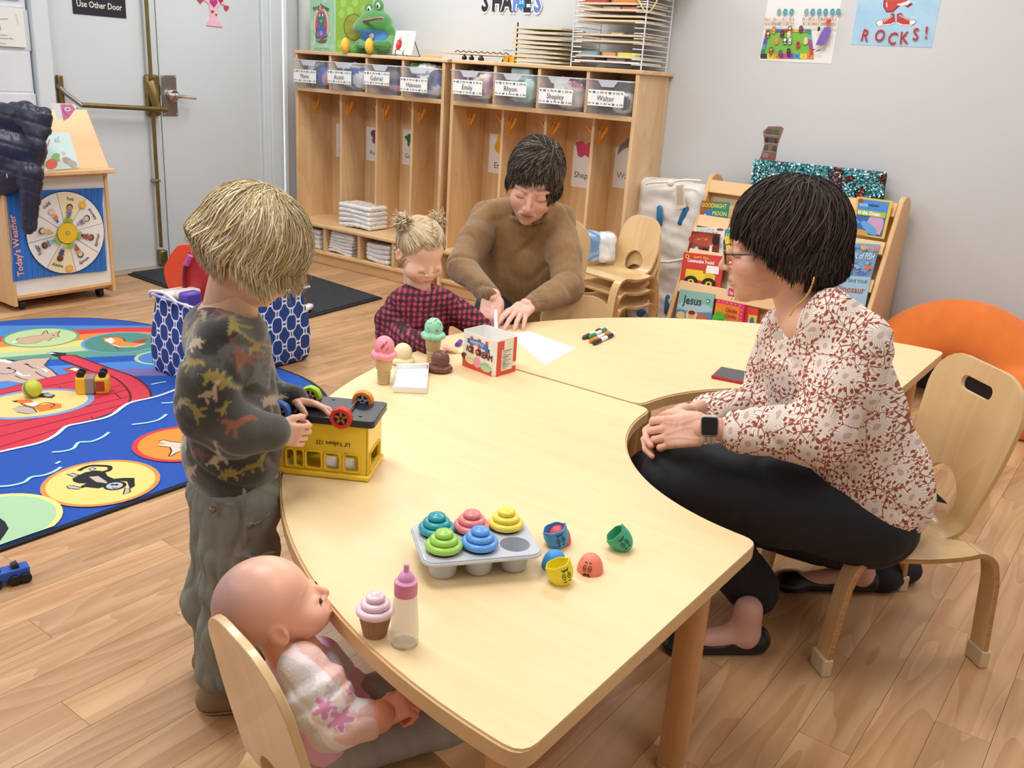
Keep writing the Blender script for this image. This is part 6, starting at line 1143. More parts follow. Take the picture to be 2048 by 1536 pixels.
def panel(name,lb,cat,px,X,Y,col,th=.012,o=0,inset=None,par=None,pn='shell'):
    q=[Vector(V(u,v,X,Y,o)) for u,v in px]; t=par or thing(name,lb,cat,(sum((p for p in q),Vector((0,0,0)))/len(q))); n_=Vector((-CR[2][0],-CR[2][1],0)).normalized(); k_=len(q)
    MB().add([p for p in q]+[p-n_*th for p in q],[tuple(range(k_)),tuple(range(k_,2*k_))[::-1]]+[(i,(i+1)%k_,(i+1)%k_+k_,i+k_) for i in range(k_)]).build(pn,mat(name+pn+col[1:],col,.35,coat=.3),t,.004,sharp=50); return t
t=panel('toy_case','open orange and red clamshell toy case standing in the fabric bin','toy',spl([(333,560),(331,535),(350,500),(364,492),(385,494),(400,515),(405,570),(392,600),(360,590),(342,580)],3,True),-3.15,2.25,'#f0561f',.02)
panel('toy_case','','',spl([(372,518),(390,502),(420,520),(430,560),(420,600),(384,600),(374,585),(368,560)],3,True),-3.15,2.25,'#c22c2c',.015,-.03,par=t,pn='inner_shell')
MB().tube(spl([Vector(V(u,v,-3.15,2.25,-.05)) for u,v in ((384,512),(372,530),(369,560),(374,590),(384,606))],4),.008,8).build('hinge_edge',mat('dark_maroon','#701c2a',.4),t); MB().tube([Vector(V(372,530,-3.15,2.25,-.07)),Vector(V(381,511,-3.15,2.25,-.07))],.012,8).build('clasp',mat('clasp_pink','#c45a9a',.4),t)
panel('toy_case','','',spl([(480,560),(600,560),(596,575),(572,618),(545,632),(500,640),(470,640)],3,True),-3.12,2.45,'#f4581c',.03,0,par=t,pn='lid_shell')
MB().tube(spl([Vector(V(u,v,-3.12,2.45,-.03)) for u,v in ((588,566),(562,612),(538,624),(505,630))],4),.004,6).build('lid_groove',mat('orange_dark','#cf4210',.4),t)
B('lid_latch',(0,0,0),(.001,.001,.001),M_white,t) if 0 else None
t=thing('toy_pieces','white and purple plastic toy pieces heaped inside the lattice bin','toy',(-3.1,2.1,.2)); m=MB(); m.box((-3.2,2.06,.22),(-3.14,2.2,.345)); m.build('white_piece',mat('toy_white','#e8e2dc',.4),t,.01); MB().box((-3.1,2.06,.24),(-3.05,2.14,.36)).build('purple_piece',mat('toy_purple','#5b46a8',.4),t,.012); MB().sphere((-3.14,2.1,.33),(.035,.03,.025),12).build('ribbed_piece',mat('toy_cream','#dcd2c4',.5),t)
# filler inside bin so the toys rest
t=thing('folded_blanket','plain taupe lining cloth inside the lattice bin','blanket',(-3.14,2.29,.02)); MB().box((bx0+.02,by0+.02,.004),(bx1-.02,by1-.02,.22)).build('cloth',mat('taupe','#a89c92',.9),t,.02)
# ball
p=T(65,783,.035); t=thing('toy_ball','small yellow-green ball resting on the red ark of the rug','ball',(p[0],p[1],.0115)); MB().sphere((p[0],p[1],.0115+.034),.034,24).build('ball',mat('ball_lime','#c4cc3e',.4,noise=.0),t); MB().lathe([(.03,-.012),(.0342,-.004),(.0342,.004),(.03,.012)],(0,0,0),24,M=Matrix.Translation((p[0],p[1],.0455))@Euler((0,1.1,.4)).to_matrix().to_4x4()).build('green_band',mat('ball_green','#5f9e6a',.4),t)
# yellow toy truck on side
p=T(192,785,.012); t=thing('toy_truck','yellow and grey toy truck tipped on its side on the rug','toy',(p[0],p[1],.0115)); R=Matrix.Translation((p[0],p[1],.0115))@Matrix.Rotation(.9,4,'Z')
MB().box((-.065,-.03,0),(-.028,.03,.07),M=R).build('bed',mat('truck_yellow','#e8b92c',.35),t,.008); MB().box((-.03,-.028,.004),(0,.028,.066),M=R).build('frame_grey',mat('truck_grey','#8f8a86',.4),t,.003); MB().box((0,-.03,0),(.05,.03,.068),M=R).build('cab',mat('truck_yellow','#e8b92c',.35),t,.01)
MB().box((.004,-.032,.015),(.036,-.0285,.055),M=R).build('window',mat('truck_red','#a8402c',.4),t,.004)
for x in (-.045,.03):
    for y in (-.018,.018): MB().tube([R@Vector((x,y-.007,.078)),R@Vector((x,y+.007,.078))],.014,16).build('wheel',M_black,t,.002)
# toy car on mat
p=T(603,622,.012); t=thing('toy_car','small white toy car carrying a brown and yellow dome on the mat','toy',(p[0],p[1],.012)); R=Matrix.Translation((p[0],p[1],.012))@Matrix.Rotation(.5,4,'Z')
s=SDF((p[0]-.09,p[1]-.09,.01),(p[0]+.09,p[1]+.09,.12),.004); Rm=np.array(R.to_3x3())
def L3(x,y,z): return tuple(R@Vector((x,y,z)))
s.box(L3(0,0,.026),(.058,.03,.014),Rm,.012,0); s.ell(L3(-.04,0,.034),(.024,.028,.018),Rm,.008); P,F=s.nets(1); sdfobj('body',[(P,F,np.tile(np.array(hx('#ecebe6')),(len(P),1)))],mat('toy_gloss',rough=.3,attr=True,coat=.4),t)
MB().sphere(L3(.005,0,.045),(.028,.024,.032),16).build('dome',mat('dome_brown','#6b4a28',.4),t); MB().sphere(L3(.01,-.016,.046),(.018,.014,.024),14).build('dome_patch',mat('dome_yellow','#d9c23a',.4),t); MB().sphere(L3(-.058,-.012,.036),(.006,.006,.006),8).build('headlight',M_black,t)
for x in (-.032,.034):
    for y in (-.03,.03): MB().tube([L3(x,y-.006,.015),L3(x,y+.006,.015)],.0145,18).build('wheel',mat('wheel_white','#dcdad2',.4),t,.002); MB().tube([L3(x,y-.0068,.015),L3(x,y+.0068,.015)],.009,14).build('hub',M_black,t)
# train
p=T(22,1165,.0); t=thing('toy_train','small blue toy train engine with black wheels on the bare floor','toy',(p[0],p[1],0)); R=Matrix.Translation((p[0],p[1],0))@Matrix.Rotation(1.32,4,'Z')@Matrix.Rotation(.0,4,'Y')
def L4(x,y,z): return R@Vector((x,y,z))
MB().box((-.09,-.018,.012),(.042,.018,.04),M=R).build('body',mat('train_blue','#1f56b8',.35),t,.004)
for x in (-.07,-.035,.005,.03):
    for y in (-.02,.02): MB().tube([L4(x,y-.005,.0135),L4(x,y+.005,.0135)],.0135,16).build('wheel',M_black,t,.002)
MB().tube([L4(.005,0,.04),L4(.02,0,.044)],.012,14).build('chimney',M_black,t); MB().tube([L4(-.05,0,.04),L4(-.02,0,.042)],.011,12).build('dome',M_black,t)
# ================================================================ PEOPLE
M_skin=mat('skin',rough=.48,attr=True,sss=.12,bump=.08,bscale=180)
def norm(v): v=np.array(v,float); return v/np.linalg.norm(v)
def frame(c,F,U,s=1.):
    F=norm(F); X=norm(np.cross(F,U)); Z=np.cross(X,F); M=np.eye(4); M[:3,0]=X*s; M[:3,1]=F*s; M[:3,2]=Z*s; M[:3,3]=c; return M
def cols(P,base): return np.tile(np.array(base,float),(len(P),1))
def blend(C,m,c): m=np.clip(m,0,1)[:,None]; return C*(1-m)+np.array(c)*m
def gauss(P,c,r): c=np.array(c);r=np.array(r); return np.exp(-(((P-c)/r)**2).sum(1))
def head(skin,kid=0,h=.0032,lips='#b5665c',brow='#6a4a38',browa=.7,lid=.0,age=0,doll=False,neck=None,nr=.05):
    s=SDF((-.105,-.17,-.20),(.105,.145,.135),h); K=kid
    s.ell((0,-.015,.032+.006*K),(.077+.004*K,.098+.003*K,.09+.002*K),k=0)
    s.ell((0,.032,-.03+.012*K),(.061+.006*K,.060,.074-.014*K),k=.02); s.ell((0,.045,-.072+.02*K),(.044+.008*K,.043,.034),k=.02)
    s.ell((0,.07-.006*K,-.098+.022*K),(.017,.018,.014),k=.016)
    for x in (-1,1):
        s.ell((x*(.036+.004*K),.060,-.036+.004*K),(.026+.006*K,.028+.004*K,.026+.004*K),k=.02)
        s.ell((x*.033,.101+.004*K,-.001-.004*K),(.017-.002*K,.014,.012-.003*K),k=.012+.004*K,m=-1)
        s.ell((x*.032,.078,-.003-.004*K),(.0155,.0135,.0125),k=.003)
        if doll is False: s.cap((x*.02,.0925,-.009-.004*K),(x*.044,.084,-.010-.004*K),.0022,.0016,.002)
        s.cap((x*.016,.088,.018),(x*.05,.074,.019),.007,.005,.014) if K<.5 else None
        s.ell((x*.076,-.008,-.008),(.011,.019,.031-.003*K),k=.006); s.ell((x*.086,-.002,-.004),(.006,.010,.018),k=.004,m=-1); s.ell((x*.08,.006,-.012),(.006,.005,.007),k=.003)
    nl=.034-.012*K
    s.cap((0,.088,.004),(0,.110-.008*K,-nl+.003),.0075,.0085,.008); s.ell((0,.110-.010*K,-nl-.002),(.0095,.010,.0085),k=.005)
    for x in (-1,1): s.ell((x*.0115,.100-.007*K,-nl-.004),(.0075,.009,.0065),k=.004); s.ell((x*.007,.108-.009*K,-nl-.0115),(.0035,.004,.003),k=.002,m=-1)
    lz=-.064+.012*K
    s.ell((0,.087-.002*K,lz),(.026,.014,.016),k=.012)
    s.cap((-.018+.003*K,.0935,lz+.005),(.018-.003*K,.0935,lz+.005),.0042,k=.004); s.cap((-.015+.003*K,.0935,lz-.006),(.015-.003*K,.0935,lz-.006),.0052,k=.004)
    s.cap((-.0225+.003*K,.094,lz-.0005),(0,.1035-.002*K,lz),.0013,k=.003,m=-1); s.cap((.0225-.003*K,.094,lz-.0005),(0,.1035-.002*K,lz),.0013,k=.003,m=-1)
    if age:
        for x in (-1,1): s.cap((x*.019,.097,-.04),(x*.033,.083,-.068),.0012,.0008,.006,m=-1)
    nd=norm(neck if neck is not None else (0,-.2,-1)); b0=np.array([0,-.03+.022*K,-.045-.005*K]); s.cap(b0,b0+nd*.085,nr-.004*K,nr-.006*K,.022)
    P,F=s.nets(1); sk=np.array(hx(skin)); C=cols(P,sk)*(1+.03*snoise(P,60,4))[:,None]
    for x in (-1,1):
        C=blend(C,.38*gauss(P,(x*.045,.075,-.034),(.024,.05,.020)),np.array(hx('#d9826f')))
        C=blend(C,.35*gauss(P,(x*.08,-.005,-.01),(.012,.02,.03)),np.array(hx('#c9705c')))
        ex,ey,ez=x*.032,.09,-.0125-.004*K
        if not doll: 
            m=np.exp(-((P[:,2]-ez-.003*np.cos((P[:,0]-ex)/.017*1.5))/.0017)**2)*(np.abs(P[:,0]-ex)<.0165)*(P[:,1]>.066); C=blend(C,m*.85,hx('#3a2620'))
            C=blend(C,.3*gauss(P,(ex,ey,ez+.010),(.016,.02,.008)),np.array(hx('#b07a68')))
        bz=.0225+.002*K; m=np.exp(-((P[:,2]-bz-.004*np.cos((P[:,0]-ex)/.022*1.4))/.0032)**2)*np.clip((.021-np.abs(P[:,0]-ex*1.05))/.006,0,1)*(P[:,1]>.06); C=blend(C,m*browa,hx(brow))
    C=blend(C,.3*gauss(P,(0,.112,-nl),(.014,.02,.012)),hx('#d07a68'))
    m=((np.abs(P[:,2]-lz)<.0115)*(P[:,1]>.082)).astype(float)*np.exp(-(P[:,0]/(.019-.003*K))**4)*np.exp(-((P[:,2]-lz)/.0095)**4); C=blend(C,m*.8,hx(lips))
    m=np.exp(-((P[:,2]-lz)/.0014)**2)*(np.abs(P[:,0])<.022-.003*K)*(P[:,1]>.082); C=blend(C,m*.75,hx('#5a2622'))
    if age: C=blend(C,.18*(snoise(P*np.array([1,1,3]),160,6)>.6),hx('#b88472'))
    return P,F,C
def handm(skin,curl=(.3,.4,.3),spread=.06,thumb=(.7,.5,.4),side=1,h=.0024,s_=1.,arm=.09,age=0,armr=.024):
    """wrist at 0, fingers +y, palm faces -z, thumb on the side*+x edge; s_ scales"""
    g=SDF((-.075,-arm-.03,-.095),(.085,.20,.035) if side>0 else (.075,.20,.035),h) if False else SDF((-.09,-arm-.03,-.10),(.09,.205,.04),h)
    g.cap((0,-arm,0),(0,-.005,0),armr,.0215,.01,flat=((0,0,1),.8)) ; g.box((0,.042,0),(.036,.042,.0125),r=.011,k=.014); g.ell((side*.02,.02,-.006),(.018,.03,.013),k=.012)
    L=[(.043,.026,.022),(.048,.030,.024),(.044,.028,.023),(.034,.021,.020)]; X=[.028,.0095,-.0095,-.027]; tips=[]; knk=[]
    for i,(x,l) in enumerate(zip(X,L)):
        x*=side; c_=curl[i] if hasattr(curl[0],'__len__') else curl; p=np.array([x,.080-.004*abs(i-1.2),.001]); az=(1.2-i)*spread*side; el=0; r0=.0092-.0009*(i==3)
        knk.append(p)
        for j in range(3):
            el+=c_[j]; d=np.array([math.sin(az)*math.cos(el),math.cos(az)*math.cos(el),-math.sin(el)]); q=p+d*l[j]; g.cap(p,q,r0,r0-.0009,.0035); p=q; r0-=.0008
        tips.append(p)
    p=np.array([side*.026,.018,-.004]); az=thumb[0]*side; el=.25
    for j,l in enumerate((.040,.032,.024)):
        d=np.array([math.sin(az)*math.cos(el),math.cos(az)*math.cos(el),-math.sin(el)]); q=p+d*l; g.cap(p,q,.0125-.0018*j,.0105-.0015*j,.006); p=q; az-=thumb[1]*side*.6; el+=thumb[2]*.5
    tips.append(p)
    P,F=g.nets(1); C=cols(P,hx(skin))*(1+.04*snoise(P,120,4))[:,None]
    for t_ in tips: C=blend(C,.45*gauss(P,t_,(.012,)*3),hx('#dd8a7c'))
    for t_ in knk: C=blend(C,.3*gauss(P,t_+np.array([0,0,.008]),(.009,)*3),hx('#cf7f70'))
    if age:
        N=vnormals(P,F); m=(P[:,2]>0)&(P[:,1]>0)&(P[:,1]<.085)
        v=np.zeros(len(P))
        for x in (-.018,0,.018): v+=np.exp(-((P[:,0]-x-.004*np.sin(P[:,1]*60+x*99))/.0022)**2)
        P=P+N*(v*m*.0012)[:,None]; C=blend(C,v*m*.25,hx('#b98d86')); C=blend(C,.3*(snoise(P*np.array([1,2.2,1]),230,8)>.75)*(P[:,2]>0),hx('#c98c7c'))
    return P*s_,F,C
def hframe(w,D,Nn):
    D=norm(D); Z=norm(-np.array(Nn,float)); Z=norm(Z-D*(Z@D)); X=np.cross(D,Z); M=np.eye(4); M[:3,0]=X;M[:3,1]=D;M[:3,2]=Z;M[:3,3]=w; return M
def strands(name,paths,colr,r,m,parent,kind='stuff',label=None):
    A=np.array(paths); n,k,_=A.shape; T_=np.gradient(A,axis=1); T_/=np.linalg.norm(T_,axis=2)[...,None]+1e-9; ref=A-A.mean((0,1)); B1=np.cross(T_,ref); B1/=np.linalg.norm(B1,axis=2)[...,None]+1e-9; B2=np.cross(T_,B1)
    tp=np.minimum(1,np.minimum(np.linspace(.5,6,k),np.linspace(4.5,.25,k)))[None,:,None]*(np.array(r).reshape(-1,1,1))
    V_=[]
    for a_ in range(3): an=2*PI*a_/3+PI/2; V_.append(A+(B1*math.cos(an)*1.5+B2*math.sin(an)*.7)*tp)
    Vv=np.stack(V_,2).reshape(-1,3); F=[]
    b=(np.arange(n)[:,None]*k+np.arange(k-1)[None])*3
    for a_ in range(3): F.append(np.stack([b+a_,b+(a_+1)%3,b+3+(a_+1)%3,b+3+a_],-1).reshape(-1,4))
    C=np.repeat(np.array(colr),k*3,axis=0); o=sdfobj(name,[(Vv,np.concatenate(F),C)],m,parent,label); o['kind']=kind; return o
M_hair=mat('hair_strands',rough=.62,attr=True,spec=.22); M_knit=mat('wool_knit',rough=.95,attr=True,sheen=.3,bump=.7,bscale=260); M_fab=mat('cotton',rough=.85,attr=True,bump=.35,bscale=240)
def dirv(az,el): return np.array([math.sin(az)*math.cos(el),math.cos(az)*math.cos(el),math.sin(el)])
def hairstyle(M,n,crown,hair_end,R=(.088,.108,.104),c0=(0,-.015,.034),puff=.01,K=13,pal=(),seed=1,drop=.0,flick=0,rad=.0016,swirl=.3,wav=.0,az_rng=(-PI,PI),end_jit=.1,droopdir=None):
    """strands from the crown, over the ellipsoid, to hair_end(az)->elevation"""
    droopdir=norm(np.array(M)[:3,:3].T@np.array([0,0,-1.])) if droopdir is None else droopdir
    rr=np.random.default_rng(seed); out=[];cl=[];R=np.array(R);c0=np.array(c0)
    for i in range(n):
        az=rr.uniform(*az_rng); e1=hair_end(az)+rr.normal()*end_jit; d1=dirv(az,e1); cr=norm(np.array(crown)+rr.normal(size=3)*.13); lay=rr.uniform(.0,1.)
        st=rr.uniform(0,.55)*(1-.0); pts=[]; ph=rr.uniform(0,6.28); sw=swirl*rr.normal(1,.22)
        om=math.acos(np.clip(cr@d1,-1,1))+1e-6
        for j in range(K):
            t_=st+(1-st)*j/(K-1); d=(math.sin((1-t_)*om)*cr+math.sin(t_*om)*d1)/math.sin(om)
            a_=sw*math.sin(t_*PI)*.5; d=np.array([d[0]*math.cos(a_)-d[1]*math.sin(a_),d[0]*math.sin(a_)+d[1]*math.cos(a_),d[2]])
            hor=math.hypot(d[0],d[1]); k_=1.
            if d[2]<-.05: k_=min(1.35,max(1.,.97/max(hor,.3)))
            q=c0+R*d*np.array([k_,k_,1])*(1+(.02+puff*6*lay*.16)*math.sin(t_*PI*.7)+.03*lay)+norm(d)*wav*math.sin(t_*14+ph)
            pts.append(q)
        if drop:
            for j in range(3): pts.append(pts[-1]+np.array(droopdir)*drop/3+ (norm(d1)*np.array([1,1,0]))*flick*(j+1)/3)
            pts=pts[:]
        out.append(xf(np.array(pts),M)); c_=np.array(hx(pal[rr.integers(len(pal))]))*rr.uniform(.8,1.2); cl.append(c_)
    return out,cl
def cap_shell(M,end,R,c0,col,h=.005,lift=1.0,extra=None,nz=.002):
    s=SDF((-.13,-.14,-.14),(.13,.14,.16),h); s.ell(c0,np.array(R)*lift,k=0); P,F=s.nets(1); d=(P-np.array(c0))/np.array(R); d/=np.linalg.norm(d,axis=1)[:,None]; az=np.arctan2(d[:,0],d[:,1]); el=np.arcsin(np.clip(d[:,2],-1,1)); lim=np.array([end(a_) for a_ in az])
    keep=el>lim-.02; F=F[keep[F].all(1)]; N=vnormals(P,F); P=P+N*(snoise(P*np.array([2,2,.5]),90,3)*nz)[:,None]; return xf(P,M),F,cols(P,hx(col))*(1+.25*snoise(P*np.array([3,3,.6]),70,5))[:,None]
def place_off(base,*o): return base
def cloth(s,base,col,seed,amp=.004,f=30,vec=(1,1,1),sm=2,fine=.001):
    amp*=.75
    P,F=s.nets(sm); N=vnormals(P,F); w=snoise(P*np.array(vec),f,seed); w2=np.abs(snoise(P*np.array(vec)[::-1],f*1.7,seed+7)); P=P+N*((w*amp-(np.exp(-(w2/.22)**2))*amp*1.1)+snoise(P,f*6,seed+3)*fine)[:,None]; return P,F,cols(P,hx(col))*(1+.05*snoise(P,25,seed))[:,None]
def bodycore(parts,h=.009):
    A_=np.array([q for p in parts for q in (p[0],p[1])]); s=SDF(A_.min(0)-.15,A_.max(0)+.15,h)
    for a_,b_,ra,rb in parts: s.cap(a_,b_,ra,rb,.02)
    return s.nets(1)
EC=np.array([CR[0][0],CR[0][1],0]); EC/=np.linalg.norm(EC)  # horizontal axis across the view, used for cloth weave coordinates
# ---------------------------------------------------------------- boy
def boy():
    bx,by=-1.347,.977; f=norm((.67,.74,0)); f2=norm((.56,.83,0)); r=np.array([f[1],-f[0],0]); up=np.array([0,0,1.])
    t=thing('person','young blond boy in a dinosaur-print top standing at the table holding the yellow bus','person',(bx,by,0))
    Q=lambda u,v,o=0.: V(u,v,bx,by,o)
    Rm=np.column_stack([r,f,up])
    hc=Q(500,508); pit=math.radians(42); Fd=math.cos(pit)*f2-math.sin(pit)*up; M=frame(hc,Fd,math.sin(pit)*f2+math.cos(pit)*up,.84); nk=M[:3,:3].T@(Q(464,640)-hc)
    P,F,C=head('#efc3a8',1,h=.003,lips='#d9907f',brow='#cfae82',browa=.25,neck=nk,nr=.043); parts=[(xf(P,M),F,C)]
    nb=Q(455,640); s=SDF(nb-.2,nb+.2,.005); s.cap(hc+(Q(464,640)-hc)*.5,Q(456,640),.036,.048,.02); s.cap(Q(440,655,-.04),Q(465,655,.04),.035,.035,.03); s.cap(Q(450,650),Q(458,740),.05,.05,.02)
    P,F=s.nets(1); parts.append((P,F,cols(P,hx('#efc3a8'))))
    hips=Q(478,985); core=[(Q(458,720),hips,.07,.075)]
    for o in (-.06,.06): core+=[(hips+r*(-o)*1.0,Q(455,1170,o),.045,.03),(Q(455,1170,o),Q(440,1345,o),.03,.024)]
    w1=Q(546,862,-.10); w2=Q(586,800,.085)
    for sh,el,wr,sg in ((Q(432,690,-.085),Q(405,812,-.105),w1,1),(Q(500,690,.085),Q(520,805,.11),w2,1)): core+=[(sh,el,.03,.026),(el,wr,.026,.02)]
    P,F=bodycore(core); parts.append((P,F,cols(P,hx('#efc3a8'))))
    # hands on the bus
    D=norm(Q(600,872,-.075)-w1); P,F,C=handm('#f0bfa6',[(.55,1.0,.6),(.6,1.0,.6),(.6,1.0,.6),(.45,.6,.4)],.05,(.5,.5,.5),-1,s_=.60,arm=.05); parts.append((xf(P,hframe(w1,D,norm(f*.15+r*-1.0+up*-.15))),F,C))
    D=norm(Q(650,812,.075)-w2); P,F,C=handm('#f0bfa6',[(.25,.35,.2),(.2,.4,.3),(.3,.4,.3),(.35,.4,.3)],.12,(.9,.3,.3),1,s_=.60,arm=.05); parts.append((xf(P,hframe(w2,D,norm((0,0,-1.)+r*.5))),F,C))
    sdfobj('body',parts,M_skin,t)
    # hair
    end=lambda a: (-.02 if abs(a)<.55 else -.02-.55*min(1,(abs(a)-.55)/.5)) if abs(a)<1.2 else (-.55 if abs(a)<1.7 else -1.05)
    pal=['#e6d2aa','#efe0c0','#d8bf90','#f4e8cc','#c9ae80','#e9d6ae']; R_=(.090,.112,.101); c0=(0,-.015,.036)
    C1=cap_shell(M,end,np.array(R_)*.95,c0,'#c2a878'); sdfobj('hair_base',[C1],M_hair,t)
    o1,k1=hairstyle(M,3600,(0,-.45,.9),end,R_,c0,.012,13,pal,3,.022,.003,.0017,.35,.0008); o2,k2=hairstyle(M,900,(0,-.45,.9),lambda a:end(a)-.06,np.array(R_)*1.03,c0,.02,13,pal,4,.022,.008,.0019,.5,.003,end_jit=.13)
    rr=np.random.default_rng(3); strands('hair',o1+o2,k1+k2,rr.uniform(.0006,.0012,4500),M_hair,t)
    # top
    s=SDF(Q(455,780)-.36,Q(455,780)+.36,.0042)
    s.ell(Q(460,722),(.118,.078,.115),Rm,k=0); s.ell(Q(449,668),(.122,.072,.052),Rm,k=.03); s.cap(Q(432,655,-.05),Q(470,655,.06),.045,.045,.02); s.ell(Q(466,830),(.118,.088,.12),Rm,k=.03); s.ell(Q(466,905),(.122,.093,.085),Rm,k=.03)
    s.chain([Q(442,678,-.085),Q(418,755,-.108),Q(412,820,-.112),Q(475,860,-.115),w1+D*0],[.045,.048,.05,.042,.034],.02); s.chain([Q(492,680,.085),Q(520,800,.11),w2],[.042,.044,.033],.02)
    s.plane(Q(460,962),(0,0,-1)); 
    s.ell(Q(463,604),(.054,.056,.040),Rm,k=.008,m=-1); nW=norm(Q(600,872,-.075)-w1); s.plane(w1+nW*.006,nW) if False else None
    P,F,C=cloth(s,None,'#33312c',5,.0055,30,(1,1,.6),1,.0006)
    C=blend(C,np.clip(snoise(P,38,8)*.5+.25,0,.55),hx('#5a5a52')); C=blend(C,(snoise(P,26,18)>.5)*.8,hx('#1e1c18'))
    # dinosaur print placed on the cloth in its own flat coordinates
    dino={'sau':[(-1,.1),(-.6,.25),(-.2,.35),(.2,.3),(.5,.55),(.75,.95),(1,1.0),(1.05,.85),(.85,.8),(.7,.45),(.5,.05),(.4,-.45),(.25,-.45),(.25,-.05),(-.15,-.05),(-.2,-.45),(-.35,-.45),(-.35,0),(-.6,.08)],
     'rex':[(-1,-.1),(-.5,.15),(-.1,.3),(.2,.6),(.35,.85),(.75,.85),(.85,.65),(.5,.55),(.4,.3),(.55,.15),(.3,.15),(.2,-.1),(.35,-.5),(.45,-.6),(.15,-.6),(.05,-.15),(-.1,-.3),(-.15,-.6),(-.35,-.6),(-.3,-.1)],
     'steg':[(-1,-.1),(-.6,.15),(-.45,.45),(-.3,.25),(-.15,.6),(0,.35),(.2,.6),(.3,.3),(.5,.35),(.6,.1),(.95,0),(.9,-.15),(.5,-.1),(.45,-.45),(.3,-.45),(.25,-.15),(-.25,-.15),(-.3,-.45),(-.45,-.45),(-.5,-.05)]}
    def pip(x,y,poly):
        ins=np.zeros(len(x),bool); n=len(poly)
        for i in range(n):
            x1,y1=poly[i];x2,y2=poly[(i+1)%n]; c_=((y1>y)!=(y2>y)); ins^=c_&(x<(x2-x1)*(y-y1)/(y2-y1+1e-12)+x1)
        return ins
    Y_,Rr,Tn='#96843c','#8c4c32','#bba98c'
    L=[(430,150,'steg',Tn,60,-.9),(360,290,'rex',Y_,110,.2),(450,390,'steg',Tn,85,.4),(250,600,'rex',Rr,120,.9),(440,530,'rex',Y_,95,-.9),(400,830,'steg',Tn,70,.4),(650,660,'steg',Y_,120,-.4),(610,780,'sau',Tn,90,.2),(790,480,'rex',Rr,110,1.2),(790,1000,'rex',Rr,120,-.4),(620,1270,'sau',Tn,110,.5),(240,1170,'sau',Tn,110,.5),(360,1390,'steg',Tn,110,.9),(530,890,'rex',Y_,90,1.4),(720,240,'rex',Y_,90,1.1),(560,130,'sau',Rr,110,-.5),(230,900,'steg',Rr,110,.1),(180,1050,'sau',Y_,80,1.2),(840,400,'sau',Y_,70,1.3),(900,820,'steg',Tn,60,1.2),(150,700,'sau',Y_,70,1.6),(430,1230,'steg','#6b4a38',110,0),(700,880,'rex',Y_,60,.1),(860,1330,'sau',Y_,80,.3),(240,210,'rex',Rr,80,1.4),(160,1330,'sau',Rr,120,1.3),(700,1380,'steg',Y_,90,.2),(780,90,'rex',Tn,60,.2),(860,640,'rex','#5f625c',100,.6),(700,450,'steg','#56564e',100,1.2),(300,480,'sau','#5c5c54',90,2.)]
    a_=P@CR[0]; z_=-(P@CR[1])
    for x,y,kd,c_,sz,ro in L:
        p=Q(330+x/4.096,600+y/4.096); sc_=sz/4.096*.00089*1.22; X=(a_-p@CR[0])/sc_; Z=(z_+p@CR[1])/sc_; cs,sn=math.cos(ro),math.sin(ro); m=pip(X*cs+Z*sn,-X*sn+Z*cs,dino[kd]); C=blend(C,m*.92,hx(c_))
    sdfobj('top',[(P,F,C)],mat('velour_print',rough=.9,attr=True,sheen=.5,bump=.3,bscale=200),t)
    # trousers
    s=SDF(Q(465,1160)-np.array([.25,.25,.31]),Q(465,1160)+np.array([.25,.25,.31]),.005)
    s.ell(Q(473,985),(.105,.088,.07),Rm,k=0)
    s.chain([Q(482,1010,-.052),Q(478,1095,-.055),Q(468,1180,-.05),Q(455,1260,-.05),Q(443,1338,-.05)],[.076,.070,.062,.052,.050],.02); s.chain([Q(455,1010,.052),Q(452,1110,.06),Q(420,1195,.065),Q(440,1270,.065),Q(438,1330,.065)],[.075,.066,.054,.048,.047],.025)
    for L_,w_ in (([(487,975),(490,1030),(491,1092)],.0035),([(398,985),(430,1000),(462,1008),(464,1022),(448,1034),(424,1032),(404,1005)],.004),([(447,1100),(475,1112),(512,1113),(548,1104)],.0055),([(440,1108),(438,1150),(447,1190)],.003),([(497,1050),(520,1045),(545,1020)],.004)):
        pp=[]
        for u,v in L_:
            # push the seam onto the near surface
            o=-.052-.074*math.sqrt(max(0,1-((u-482)/92)**2)); pp.append(Q(u,v,o))
        s.chain(pp,[w_]*len(pp),.003)
    P,F,C=cloth(s,None,'#84867a',9,.0055,30,(1,1,1.8),1,.0007); sdfobj('trousers',[(P,F,C)],M_fab,t)
    q=Q(425,1020,-.128); MB().sphere(q,(.007,.007,.007),14).build('button',mat('button_bronze','#8a7a62',.4,metal=.5),t)
    for o,u in ((-.05,438),(.07,432)):
        c=Q(u,1368,o); c[2]=0; s=SDF(c+np.array([-.12,-.12,-.01]),c+np.array([.2,.2,.12]),.0045); s.cap(c+np.array([0,0,.028])-f*.015,c+f*.085+np.array([0,0,.022]),.032,.028,.01); s.cap(c+np.array([0,0,.04]),c+np.array([0,0,.06]),.034,.034,.01); s.plane((0,0,.002),(0,0,-1)); P,F=s.nets(1)
        C=cols(P,hx('#8a7258')); C[P[:,2]<.014]=hx('#c9b896'); C[(P[:,2]>.014)&(P[:,2]<.018)]=hx('#4a3628'); sdfobj('shoe',[(P,F,C)],M_fab,t)
boy()
